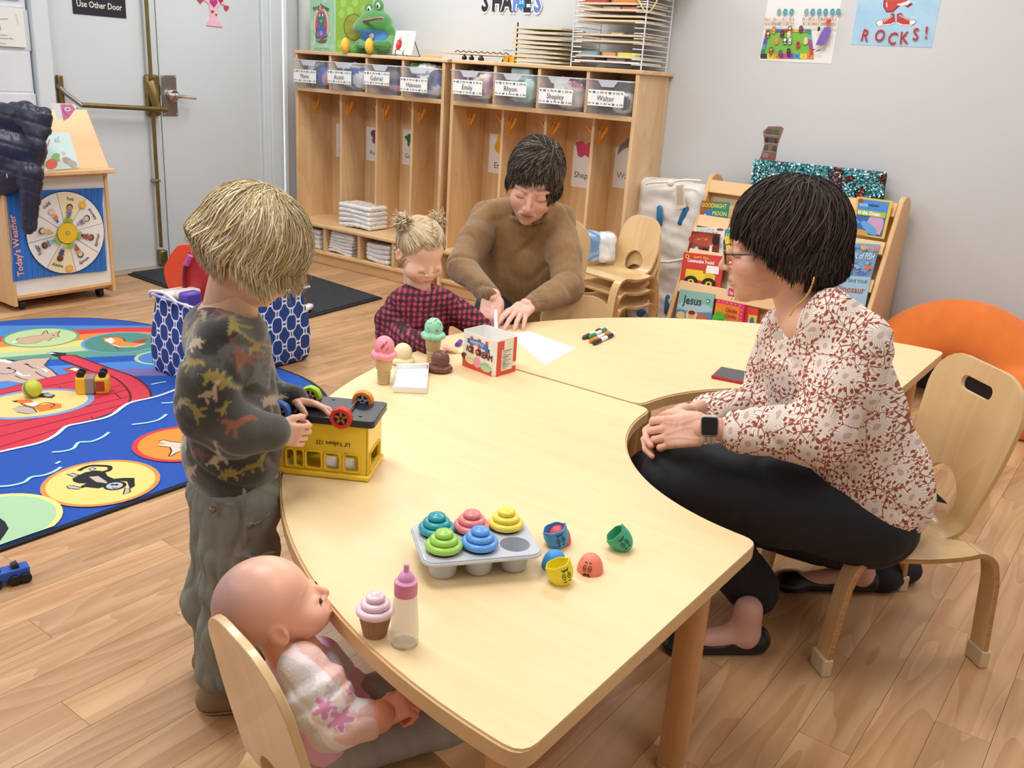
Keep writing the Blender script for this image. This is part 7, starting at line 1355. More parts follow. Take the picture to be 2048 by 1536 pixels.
# ---------------------------------------------------------------- girl
def girl():
    gx,gy=-1.83,2.10; f=norm((.994,-.11,0)); r=np.array([f[1],-f[0],0]); up=np.array([0,0,1.]); Rm=np.column_stack([r,f,up]); Q=lambda u,v,o=0.: V(u,v,gx,gy,o)
    t=thing('person','toddler girl with pigtails in a red and black plaid dress looking down at the table','person',(gx,gy,0))
    hc=Q(838,506); pit=math.radians(30); ff=norm((.97,-.25,0)); Fd=math.cos(pit)*ff-math.sin(pit)*up; M=frame(hc,Fd,math.sin(pit)*ff+math.cos(pit)*up,.84)
    P,F,C=head('#f0c4aa',1,h=.0032,lips='#dc9484',brow='#d9b894',browa=.25,neck=M[:3,:3].T@(Q(836,615)-hc),nr=.042); parts=[(xf(P,M),F,C)]
    core=[(hc+(Q(836,615)-hc)*.5,Q(838,620),.036,.045),(Q(838,640),Q(838,720),.05,.06),(Q(838,720),Q(838,760),.06,.06)]
    z0=np.array([gx-.0,gy,.30])
    for sx in (-.055,.055): k0=z0+r*sx; core+=[(k0,k0+np.array([.03,0,-.14]),.04,.034),(k0+np.array([.03,0,-.14]),k0+np.array([.02,0,-.26]),.034,.026)]
    w1=np.array(T(866,690,.512)); w2=Q(966,652,.02)
    core+=[(Q(795,612),Q(782,668,-.03),.028,.024),(Q(782,668,-.03),w1,.024,.018),(Q(905,610),Q(935,640,.02),.028,.024),(Q(935,640,.02),w2,.024,.018)]
    P,F=bodycore(core); parts.append((P,F,cols(P,hx('#f0c4aa'))))
    D=norm(np.array(T(905,697,.50))-w1); P,F,C=handm('#f2c6ae',(.15,.3,.25),.1,(.7,.3,.3),1,s_=.52,arm=.04); parts.append((xf(P,hframe(w1,D,(0,0,-1.))),F,C))
    D=norm(Q(990,668,.0)-w2); P,F,C=handm('#f2c6ae',(.4,.6,.4),.08,(.7,.3,.3),-1,s_=.52,arm=.04); parts.append((xf(P,hframe(w2,D,(0,0,-1.))),F,C)); sdfobj('body',parts,M_skin,t)
    pal=['#cdb592','#dcc8a6','#b89d78','#e6d6b8','#c2a985']; R_=(.083,.104,.094); c0=(0,-.014,.039)
    end=lambda a: .50-.15*a if abs(a)<.6 else (.48-.90*min(1,(abs(a)-.6)/.7) if abs(a)<1.5 else -.45)
    sdfobj('hair_base',[cap_shell(M,end,np.array(R_)*1.0,c0,'#bfa682',h=.004,nz=.0008)],M_hair,t)
    # strands gathered into two pigtails
    rr=np.random.default_rng(5); out=[];cl=[]
    tails=[norm((.70,-.30,.62)),norm((-.70,-.30,.62))]
    for i in range(900):
        az=rr.uniform(-PI,PI); d0=dirv(az,end(az)+rr.uniform(0,.9)); sgn=1 if d0[0]+rr.normal()*.03>0 else -1; d1=norm(tails[0 if sgn>0 else 1]+rr.normal(size=3)*.05); om=math.acos(np.clip(d0@d1,-1,1))+1e-6; pts=[]
        for j in range(11): t_=j/10; d=(math.sin((1-t_)*om)*d0+math.sin(t_*om)*d1)/math.sin(om); pts.append(np.array(c0)+np.array(R_)*d*(1.015+.02*rr.random()*0+.012*math.sin(t_*PI)))
        out.append(xf(np.array(pts),M)); cl.append(np.array(hx(pal[rr.integers(5)]))*rr.uniform(.85,1.15))
    for tv in tails:
        b=np.array(c0)+np.array(R_)*tv; side=norm(np.cross(tv,(0,0,1)))
        for i in range(220):
            j0=rr.normal(size=3)*.006; sp=norm(tv+rr.normal(size=3)*.45); bend=norm(np.array([0,-.3,-1])+rr.normal(size=3)*.5); pts=[b+j0]
            for j in range(1,11): t_=j/10; pts.append(b+j0*(1-t_)+sp*.042*math.sin(t_*PI*.62)+bend*.035*t_*t_)
            out.append(xf(np.array(pts),M)); cl.append(np.array(hx(pal[rr.integers(5)]))*rr.uniform(.9,1.2))
    for i in range(60):
        az=rr.uniform(.9,2.0)*rr.choice([-1,1]); d0=dirv(az,-.35); b=np.array(c0)+np.array(R_)*d0; pts=[b+np.array([.004*math.sin(j*.6+i),0.003*math.cos(j*.6+i),-.004*j]) for j in range(11)]; out.append(xf(np.array(pts),M)); cl.append(np.array(hx(pal[1])))
    strands('hair',out,cl,rr.uniform(.0009,.0016,len(out)),M_hair,t)
    for tv in tails: 
        b=np.array(c0)+np.array(R_)*tv*1.04; s1=norm(np.cross(tv,(0,0,1))); s2=np.cross(tv,s1); MB().tube([tuple(xf(np.array([b+(s1*math.cos(q)+s2*math.sin(q))*.009]),M)[0]) for q in np.linspace(0,2*PI,13)[:-1]],.0025,6,closed=True).build('hair_tie',mat('tie_clear','#d8c8a8',.3),t)
    s=SDF(Q(850,680)-.36,Q(850,680)+.36,.005)
    s.ell(Q(838,640),(.112,.085,.10),Rm,k=0); s.ell(Q(840,598),(.105,.064,.05),Rm,k=.03); s.ell(Q(846,584),(.055,.052,.025),Rm,k=.02); s.ell(Q(838,710),(.122,.10,.10),Rm,k=.03); s.ell(Q(838,780),(.13,.11,.09),Rm,k=.03)
    s.chain([Q(797,607,-.02),Q(781,640,-.04),Q(782,672,-.05),w1+norm(w1-np.array(T(905,697,.5)))*.012],[.042,.047,.044,.030],.018); s.chain([Q(890,603),Q(918,625,.02),Q(940,640,.02),w2],[.040,.042,.038,.027],.018)
    s.ell(Q(850,562),(.044,.046,.030),Rm,k=.008,m=-1); s.plane((0,0,.33),(0,0,-1)); P,F,C=cloth(s,None,'#b03c4c',12,.0038,48,(1,1,.35),1,.0008)
    u_=(P@EC)+.004*snoise(P,30,2); v_=P[:,2]+.004*snoise(P,30,6); per=.0165; a_=((u_/per)%1<.5); b_=((v_/per)%1<.5); C=cols(P,hx('#a63a4b')); C[a_^b_]=hx('#5a2132'); C[a_&b_]=hx('#1a141e'); C[(~a_)&(~b_)]=hx('#b8465a'); C*=(1+.06*snoise(P,200,1))[:,None]
    sdfobj('dress',[(P,F,C)],M_fab,t)
    s=SDF(np.array([gx-.2,gy-.2,0]),np.array([gx+.25,gy+.2,.42]),.006)
    for sx in (-.055,.055): k0=z0+r*sx; s.cap(k0,k0+np.array([.03,0,-.14]),.05,.042,.02); s.cap(k0+np.array([.03,0,-.14]),k0+np.array([.02,0,-.23]),.042,.038,.01)
    P,F=s.nets(1); sdfobj('leggings',[(P,F,cols(P,hx('#23222c')))],M_fab,t)
    for sx in (-.055,.055): c=z0+r*sx; MB().sphere((c[0]+.05,c[1],.028),(.065,.03,.027),16).build('shoe',mat('shoe_dark','#2b2b33',.5),t)
girl()
# ---------------------------------------------------------------- woman in brown sweater
def woman1():
    wx,wy=-1.966,2.796; f=norm((.57,-.82,0)); r=np.array([f[1],-f[0],0]); up=np.array([0,0,1.]); Rm=np.column_stack([r,f,up]); Q=lambda u,v,o=0.: V(u,v,wx,wy,o)
    t=thing('person','woman with short dark hair in a brown crew-neck sweater leaning over the table','person',(wx,wy,0)); SK='#e9b7a0'
    hc=Q(1068,364,-.16); pit=math.radians(24); ff=norm((.50,-.87,0)); Fd=math.cos(pit)*ff-math.sin(pit)*up; U0=math.sin(pit)*ff+math.cos(pit)*up; X0=np.cross(Fd,U0); ro=math.radians(9); U1=U0*math.cos(ro)-X0*math.sin(ro)*1.0; M=frame(hc,Fd,U1,1.12)
    P,F,C=head(SK,0,h=.0032,lips='#a85f58',brow='#4a382e',browa=.55,age=1,neck=M[:3,:3].T@(Q(1055,445,-.03)-hc),nr=.05); parts=[(xf(P,M),F,C)]
    hips=Q(1050,640,.06); hips[2]=.42; chest=Q(1050,470,-.03); core=[(hc+(Q(1055,450,-.02)-hc)*.5,Q(1055,450,-.02),.05,.055),(Q(1055,470,.0),hips,.06,.10)]
    kR,kL=np.array([-1.93,2.52,.36]),np.array([-1.70,2.86,.36]); hR,hL=hips+r*.09,hips-r*.09
    for h_,k_ in ((hR,kR),(hL,kL)): core+=[(h_,k_,.075,.055),(k_,k_*np.array([1,1,0])+np.array([-.03,.05,.08]),.05,.035)]
    w1=V(985,597,-1.70,2.36,.0); w2=V(1052,612,-1.62,2.40,.0)
    s1,e1_,s2,e2_=Q(972,432),V(926,535,-1.85,2.55),Q(1122,440),V(1134,575,-1.73,2.66)
    core+=[(s1,e1_,.045,.038),(e1_,w1,.036,.026),(s2,e2_,.045,.038),(e2_,w2,.036,.026)]
    P,F=bodycore(core,.011); parts.append((P,F,cols(P,hx(SK))))
    tp=np.array(T(990,655,.505)); D=norm(V(978,632,-1.66,2.32)-w1); P,F,C=handm('#e9b9a6',[(.45,.75,.3),(.5,.7,.4),(.55,.7,.4),(.6,.7,.4)],.03,(.25,.5,.5),-1,s_=1.0,arm=.012,age=1); parts.append((xf(P,hframe(w1,norm(D+np.array([0,0,-.35])),norm(CR[2]+np.array([.1,0,-.25])))),F,C))
    D=norm(np.array(T(1012,650,.515))-w2); P,F,C=handm('#e9b9a6',[(.12,.25,.2),(.15,.3,.2),(.2,.35,.2),(.25,.35,.2)],.13,(.5,.3,.3),1,s_=.95,arm=.06,age=1); parts.append((xf(P,hframe(w2,D,norm((-.1,.0,-1.)))),F,C))
    sdfobj('body',parts,M_skin,t)
    pal=['#3a302a','#4a3e35','#2c2421','#655648','#241e1c','#7d6d5e']; R_=(.086,.107,.101); c0=(0,-.018,.034)
    end=lambda a: (.12+.28*a if -1.0<a<.75 else (-.62 if abs(a)<2.0 else -.75)) if True else 0
    endf=lambda a:(.40 if -.62<a<-.2 else (.36-.26*(a+.2)/1.2 if -.2<=a<1.0 else (-.42 if abs(a)<1.8 else -.62)))
    sdfobj('hair_base',[cap_shell(M,endf,np.array(R_)*.96,c0,'#2c2421')],M_hair,t)
    o1,k1=hairstyle(M,3400,(-.45,.30,.85),endf,R_,c0,.01,13,pal,13,.014,.003,.0016,-.2,.0006,end_jit=.07); rr=np.random.default_rng(3)
    for i in range(len(k1)):
        if rr.random()<.05: k1[i]=np.array(hx('#7d7468'))
    strands('hair',o1,k1,rr.uniform(.0007,.0014,len(o1)),M_hair,t)
    s=SDF(Q(1040,500)-np.array([.5,.6,.45]),Q(1040,500)+np.array([.5,.5,.36]),.0075)
    s.ell(Q(1050,470,.01),(.165,.110,.13),Rm,k=0); s.cap(Q(992,425,.0),Q(1108,432,.0),.055,.055,.05); s.ell(Q(1052,545,.0),(.185,.13,.17),Rm,k=.05); s.ell(Q(1050,640,.03),(.19,.15,.15),Rm,k=.05)
    s.chain([s1,(s1+e1_)/2+np.array([0,0,.0]),e1_,w1-norm(w1-e1_)*.015],[.058,.058,.055,.038],.03); s.chain([s2,(s2+e2_)/2,e2_,w2-norm(w2-e2_)*.02],[.058,.058,.055,.037],.03)
    s.cap(Q(1052,425,-.02),Q(1052,450,-.02),.070,.085,.04); nc=hc+(Q(1055,450,-.03)-hc)*.80; rg=[nc+r*(.070*math.cos(q))+f*(.062*math.sin(q))+up*(.012-.022*math.sin(q)) for q in np.linspace(0,2*PI,17)]; s.chain(rg,[.0115]*17,.004); s.ell(hc+(Q(1055,450,-.03)-hc)*.62,(.060,.058,.056),k=.006,m=-1)
    P,F,C=cloth(s,None,'#8a6840',21,.007,20,(1,1,.55),2,.0006); C=blend(C,np.clip(snoise(P,300,5)*.25+.1,0,.3),hx('#a8824c'))
    # ribbed cuffs
    for w_,e_ in ((w1,e1_),(w2,e2_)):
        d=np.linalg.norm(P-w_,axis=1); m=np.clip((.095-d)/.01,0,1); ax=norm(w_-e_); rel=P-w_; rel-=np.outer(rel@ax,ax); b1=norm(np.cross(ax,up)); b2=np.cross(ax,b1); an=np.arctan2(rel@b1,rel@b2); C*=(1-.32*m*(np.sin(an*26)>0.2))[:,None]
    sdfobj('sweater',[(P,F,C)],M_knit,t)
    s=SDF(np.array([-2.35,2.3,0]),np.array([-1.3,3.3,.62]),.01)
    for h_,k_ in ((hR,kR),(hL,kL)): s.cap(h_,k_,.095,.07,.03); a_=k_*np.array([1,1,0])+np.array([-.03,.05,.07]); s.cap(k_,a_,.065,.05,.02)
    P,F=s.nets(2); sdfobj('trousers',[(P,F,cols(P,hx('#2c2e38')))],M_fab,t)
    for k_ in (kR,kL): a_=k_*np.array([1,1,0])+np.array([-.03,.05,0]); MB().tube([Vector(a_+np.array([0,0,.04])-f*.03),Vector(a_+f*.08+np.array([0,0,.035])),Vector(a_+f*.17+np.array([0,0,.025]))],[.04,.038,.022],16).build('shoe',mat('shoe_dark','#2b2b33',.5),t)
    m=thing('felt_marker','white felt marker gripped upright in the hand of the woman in brown','marker',T(994,662,.49),'felt markers'); a_=Vector(T(992,660,.505)); b_=Vector(V(991,618,-1.66,2.30)); MB().tube([a_,a_.lerp(b_,.9)],.0062,12).build('barrel',mat('marker_white','#f3f3f0',.3),m); MB().tube([a_+(a_-b_)*.22,a_],[.002,.0045],10).build('nib',mat('nib_dark','#22222a',.4),m)
woman1()
# ---------------------------------------------------------------- woman in floral top
def woman2():
    wx,wy=-.40,2.10; f=norm((-.74,-.67,0)); r=np.array([f[1],-f[0],0]); up=np.array([0,0,1.]); Rm=np.column_stack([r,f,up]); Q=lambda u,v,o=0.: V(u,v,wx,wy,o); SK='#e6b297'
    t=thing('person','seated woman in glasses and a rust and cream butterfly-print top with black trousers','person',(wx,wy,0))
    hc=Q(1556,492,.02); ff=norm((-.90,-.43,0)); pit=math.radians(9); Fd=math.cos(pit)*ff-math.sin(pit)*up; M=frame(hc,Fd,math.sin(pit)*ff+math.cos(pit)*up,1.05)
    P,F,C=head(SK,0,h=.003,lips='#b87068',brow='#5a4438',browa=.5,age=1,neck=M[:3,:3].T@(Q(1620,630)-hc),nr=.056); parts=[(xf(P,M),F,C)]
    nb=Q(1640,620); s=SDF(nb-.26,nb+.26,.006); s.cap(hc+(Q(1620,630)-hc)*.45,Q(1620,630),.053,.064,.02); s.cap(Q(1615,655,-.06),Q(1645,650,.06),.045,.045,.05); s.cap(Q(1625,650),Q(1645,760),.06,.06,.03); P,F=s.nets(1); parts.append((P,F,cols(P,hx(SK))*(1+.03*snoise(P,60,4))[:,None]))
    hips=Q(1700,1003); hN=hips-r*.09; hF=hips+r*.09   # near side is her left
    # near = -r? choose by depth
    if (hN-CC)@CR[2]>(hF-CC)@CR[2]: hN,hF=hF,hN
    kN=Q(1362,955,-.10); kF=Q(1315,960,.10); aN=np.array([*atz(1492,1262)[:2],.085]); aF=np.array([*atz(1700,1165)[:2],.085])
    core=[(Q(1640,700),hips,.06,.09),(hN,kN,.075,.055),(hF,kF,.075,.055),(kN,aN,.045,.034),(kF,aF,.045,.034)]
    sN,eN,wN=Q(1715,690,-.14),Q(1640,868,-.20),Q(1405,858,-.17); sF,eF,wF=Q(1580,665,.15),Q(1530,812,.13),Q(1375,828,-.02)
    core+=[(sN,eN,.042,.036),(eN,wN,.030,.018),(sF,eF,.042,.036),(eF,wF,.030,.018)]
    P,F=bodycore(core,.010); C=cols(P,hx(SK)); parts.append((P,F,C))
    s=SDF(np.minimum(wN,wF)-.1,np.maximum(eN,eF)+.1,.005); s.cap(eN,wN,.036,.0225,.01); s.cap(eF,wF,.036,.0225,.01); P,F=s.nets(1); C=cols(P,hx('#e0ab94'))*(1+.04*snoise(P,90,4))[:,None]; parts.append((P,F,C))
    # clasped hands
    DN=norm(Q(1300,868,-.12)-wN); P,F,C=handm('#e8b8a2',[(.35,.75,.5),(.4,.8,.5),(.42,.85,.5),(.45,.85,.5)],.05,(.35,.3,.3),1,arm=.03,age=1,s_=.98,armr=.022); nN=norm(np.array([-.2,.25,0])+np.cross(DN,up)*0+(-CR[2]*-1.0)*.8+up*-.35); parts.append((xf(P,hframe(wN,DN,nN)),F,C)); MHN=hframe(wN,DN,nN)
    DF=norm(Q(1290,872,-.06)-wF); P,F,C=handm('#e8b8a2',[(.3,.7,.5),(.35,.75,.5),(.4,.8,.5),(.4,.8,.5)],.06,(.4,.3,.3),-1,arm=.03,age=1,s_=.98,armr=.022); parts.append((xf(P,hframe(wF,DF,norm(CR[2]*-.75+up*-.6))),F,C))
    sdfobj('body',parts,M_skin,t)
    pal=['#332826','#41342f','#261e1c','#54463d','#201a19','#3a2f2b']; R_=(.095,.113,.106); c0=(0,-.026,.030)
    endf=lambda a: (.22 if abs(a)<.6 else (.16-.22*(abs(a)-.6)/.35 if abs(a)<.95 else (-.06-.45*(abs(a)-.95)/.5 if abs(a)<1.45 else (-.56 if abs(a)<1.8 else -.85))))
    sdfobj('hair_base',[cap_shell(M,endf,np.array(R_)*.97,c0,'#231c1b')],M_hair,t)
    o1,k1=hairstyle(M,3800,(0,-.25,.95),endf,R_,c0,.02,13,pal,23,.024,.0,.0016,.15,.0006,end_jit=.07); rr=np.random.default_rng(4)
    o2,k2=hairstyle(M,500,(0,-.2,.95),lambda a:endf(a)+.25,np.array(R_)*1.03,c0,.03,13,['#4a3d36','#5d4f46','#3a2f2a'],29,.015,.003,.0016,.4,.001,end_jit=.2)
    strands('hair',o1+o2,k1+k2,rr.uniform(.0007,.0014,len(o1)+len(o2)),M_hair,t)
    # glasses
    def hl(x,y,z): return Vector(xf(np.array([[x,y,z]]),M)[0])
    g=MB()
    for x in (-1,1): g.tube([hl(x*.034+.025*math.cos(q),.106-.004*math.cos(q)*x*0,-.006+.019*math.sin(q)) for q in np.linspace(0,2*PI,21)[:-1]],.0018,6,closed=True); g.tube([hl(x*.059,.104,-.001),hl(x*.075,.08,.0),hl(x*.082,.0,-.002)],.002,6)
    g.tube([hl(-.010,.107,-.002),hl(0,.109,.001),hl(.010,.107,-.002)],.0016,6); g.build('glasses_frame',mat('tortoise','#33241e',.25),t)
    MB().sphere(hl(-.078,.004,-.048),(.0045,.0045,.0055),12).build('earring',mat('gold','#d9a858',.25,metal=.9),t); MB().sphere(hl(.078,.004,-.048),(.0045,.0045,.0055),12).build('earring',mat('gold','#d9a858',.25,metal=.9),t)
    for x in (-1,1): MB().sphere(hl(x*.032,.0865,-.006),(.0065,.0065,.0065),12).build('eye',mat('eye_dark','#2b2220',.15),t)
    # blouse
    s=SDF(Q(1640,830)-np.array([.42,.45,.40]),Q(1640,830)+np.array([.42,.42,.34]),.006)
    s.ell(Q(1645,715,.0),(.185,.125,.13),Rm,k=0); s.cap(Q(1665,640,-.11),Q(1625,635,.13),.062,.06,.05); s.ell(Q(1668,820),(.185,.142,.15),Rm,k=.05); s.ell(Q(1705,920),(.19,.150,.13),Rm,k=.05); s.ell(Q(1722,965),(.195,.130,.10),Rm,k=.04); s.ell(Q(1748,975),(.15,.10,.07),Rm,k=.04)
    s.chain([sN,(sN+eN)/2,eN,eN+(wN-eN)*.66],[.072,.070,.062,.050],.025); s.chain([sF,(sF+eF)/2,eF,eF+(wF-eF)*.74],[.07,.066,.056,.048],.025)
    s.ell(Q(1612,590,.0),(.080,.066,.038),Rm,k=.012,m=-1)
    dN=norm(wN-eN); c1=eN+(wN-eN)*.74; s.plane((0,0,.335),(0,0,-1))
    P,F,C=cloth(s,None,'#e8dccf',31,.007,18,(1,1,.7),2,.0005)
    # flatten cuffs
    m=bpy.data.materials.new('butterfly_print'); m.use_nodes=True; MATS['butterfly_print']=m; n,l=nt(m); b_=n['Principled BSDF']; b_.inputs['Roughness'].default_value=.8
    at=n.new('ShaderNodeAttribute'); at.attribute_name='pat'
    def mt(op,a_,b2=None,c2=None):
        q=n.new('ShaderNodeMath'); q.operation=op
        for i,x in enumerate((a_,b2,c2)):
            if x is None: continue
            if isinstance(x,(int,float)): q.inputs[i].default_value=x
            else: l.new(x,q.inputs[i])
        return q.outputs[0]
    def vor(scale,feat,rnd=1):
        v=n.new('ShaderNodeTexVoronoi'); v.voronoi_dimensions='2D'; v.feature=feat; v.inputs['Scale'].default_value=scale; v.inputs['Randomness'].default_value=rnd; l.new(wp,v.inputs['Vector']); return v
    nz=n.new('ShaderNodeTexNoise'); nz.inputs['Scale'].default_value=30; nz.inputs['Detail'].default_value=1; l.new(at.outputs['Vector'],nz.inputs[0]); va=n.new('ShaderNodeVectorMath'); va.operation='MULTIPLY_ADD'; l.new(nz.outputs['Color'],va.inputs[0]); va.inputs[1].default_value=(.022,.022,0); l.new(at.outputs['Vector'],va.inputs[2]); wp=va.outputs[0]
    v1=vor(15,'F1'); sub=n.new('ShaderNodeVectorMath'); sub.operation='SUBTRACT'; sc=n.new('ShaderNodeVectorMath'); sc.operation='SCALE'; sc.inputs['Scale'].default_value=15; 
    l.new(wp,sub.inputs[0]); l.new(v1.outputs['Position'],sub.inputs[1]); sp=n.new('ShaderNodeSeparateXYZ'); l.new(sub.outputs[0],sp.inputs[0])
    ang=mt('ARCTAN2',sp.outputs[1],sp.outputs[0]); dist=v1.outputs['Distance']; fan=mt('LESS_THAN',mt('ABSOLUTE',mt('SINE',mt('MULTIPLY',ang,12))),mt('ADD',.20,mt('MULTIPLY',mt('LESS_THAN',dist,.10),.5)))
    zone=mt('LESS_THAN',dist,mt('ADD',.44,mt('MULTIPLY',mt('SINE',mt('MULTIPLY',ang,5)),.08))); lines=mt('MULTIPLY',fan,zone)
    e1=vor(15,'DISTANCE_TO_EDGE'); edge=mt('LESS_THAN',e1.outputs['Distance'],.016); e2=vor(62,'DISTANCE_TO_EDGE'); ed2=mt('MULTIPLY',mt('LESS_THAN',e2.outputs['Distance'],.055),mt('SUBTRACT',1,zone)); v3=vor(75,'F1',.7); dots_=mt('MULTIPLY',mt('LESS_THAN',v3.outputs['Distance'],.26),mt('GREATER_THAN',dist,.26))
    tot=mt('MAXIMUM',mt('MAXIMUM',lines,mt('MULTIPLY',edge,.9)),mt('MAXIMUM',ed2,dots_)); mx=n.new('ShaderNodeMix'); mx.data_type='RGBA'; l.new(tot,mx.inputs[0]); mx.inputs[6].default_value=(*hx('#f2e8de'),1); mx.inputs[7].default_value=(*hx('#9c4c36'),1); l.new(mx.outputs[2],b_.inputs['Base Color'])
    P0=P.copy(); sdfobj('blouse',[(P,F,C)],m,t,uv=lambda P:np.c_[P@EC-.6*(P@np.array([-.6,.8,0])),P[:,2]+.25*(P@np.array([-.6,.8,0])),np.zeros(len(P))])
    # necklace
    pts=[Vector(Q(u,v,o)) for u,v,o in ((1628,556,-.115),(1620,580,-.122),(1608,598,-.125),(1592,612,-.12),(1580,630,-.11))]; ps=spl(pts,6); mm=MB()
    for i,p in enumerate(ps): mm.sphere(p,.0024,6)
    tag(mm.build('necklace_chain',mat('gold','#d9a858',.25,metal=.9),t),kind='stuff'); MB().lathe([(0,-.0015),(.010,-.0015),(.010,.0015),(0,.0015)],(0,0,0),20,M=Matrix.Translation(Vector(Q(1556,671,-.145)))@Vector((-CR[2][0],-CR[2][1],.1)).to_track_quat('Z','Y').to_matrix().to_4x4()).build('pendant',mat('pendant_silver','#f4f2ee',.2,metal=.3),t)
    # watch, bracelet, ring
    ax=norm(eN-wN); wc=wN+ax*.012; b1=norm(np.cross(ax,up)); b2=np.cross(ax,b1)
    m_=MB(); 
    for k_ in (-.010,0,.010): m_.tube([tuple(wc+ax*k_+(b1*math.cos(q)+b2*math.sin(q))*.0255) for q in np.linspace(0,2*PI,25)[:-1]],.0055,6,closed=True)
    m_.build('watch_band',mat('band_stone','#cfc6bb',.5),t); vd=norm(-CR[2]+up*.25); vd=norm(vd-ax*(vd@ax)); sd=np.cross(ax,vd); wcn=wc+vd*.0285; Mw=Matrix([[*(ax*1.0),0],[*sd,0],[*vd,0],[0,0,0,1]]).transposed(); Mw.translation=Vector(wcn)
    MB().prism(rrect(-.0175,-.020,.0175,.020,.006,4),-.005,.004,M=Mw).build('watch_case',mat('case_alu','#8b8580',.3,metal=.8),t,.002); MB().prism(rrect(-.0155,-.018,.0155,.018,.005,4),.004,.005,M=Mw).build('watch_screen',mat('screen_black','#101216',.08,coat=.5),t,0)
    ax=norm(eF-wF); wc=wF+ax*.012; b1=norm(np.cross(ax,up)); b2=np.cross(ax,b1); MB().tube([tuple(wc+(b1*math.cos(q)+b2*math.sin(q))*(.0255+.001*math.sin(q*9))) for q in np.linspace(0,2*PI,49)[:-1]],.0028,6,closed=True).build('bracelet',mat('gold','#d9a858',.25,metal=.9),t)
    # trousers
    s=SDF(np.array([-1.15,1.5,.05]),np.array([-.08,2.55,.60]),.0075)
    s.ell(hips+np.array([0,0,-.0]),(.19,.13,.11),Rm,k=0); s.chain([hN,(hN+kN)/2,kN],[.105,.098,.080],.04); s.chain([hF,(hF+kF)/2,kF],[.10,.095,.078],.04); s.chain([kN,(kN+aN)/2,aN+np.array([0,0,.03])],[.078,.068,.062],.02); s.chain([kF,(kF+aF)/2,aF+np.array([0,0,.0])],[.078,.070,.066],.02)
    s.plane((0,0,.07),(0,0,-1)); P,F,C=cloth(s,None,'#15171e',41,.004,20,(1,1,1),2,.0003); P[:,2]=np.where((P[:,2]<.309)&(np.linalg.norm((P-np.array([-.38,2.14,0]))[:,:2],axis=1)<.17),.309,P[:,2]); sdfobj('trousers',[(P,F,C)],mat('black_jersey',rough=.75,attr=True,bump=.15,bscale=300),t)
    for a_,toe,heel in ((aN,atz(1318,1300),atz(1508,1300)),(aF,atz(1540,1175),atz(1735,1178))):
        toe,heel=np.array(toe),np.array(heel); d=norm(toe-heel); s=SDF(np.minimum(toe,heel)-.08,np.maximum(toe,heel)+np.array([.08,.08,.15]),.0045); up_=np.array([0,0,1.])
        s.cap(heel+up_*.03,toe-d*.04+up_*.022,.034,.030,.015); s.ell(toe-d*.05+up_*.02,(.045,.045,.022),k=.015); P1=s.A.copy(); s.ell((heel+toe)/2+up_*.075-d*.0,(.075,.075,.05),k=.006,m=-1); s.plane((0,0,.001),(0,0,-1)); P,F=s.nets(1); sdfobj('shoe',[(P,F,cols(P,hx('#14141a')))],mat('shoe_leather',rough=.3,attr=True),t)
        g=SDF(np.minimum(toe,heel)-.06,np.maximum(toe,heel)+np.array([.08,.08,.17]),.005); g.cap(heel+d*.03+up_*.11,heel+d*.03+up_*.05,.033,.036,.02); g.cap(heel+d*.03+up_*.04,toe-d*.06+up_*.02,.032,.022,.02); P,F=g.nets(1); sdfobj('foot',[(P,F,cols(P,hx('#d9a795')))],M_skin,t)
woman2()
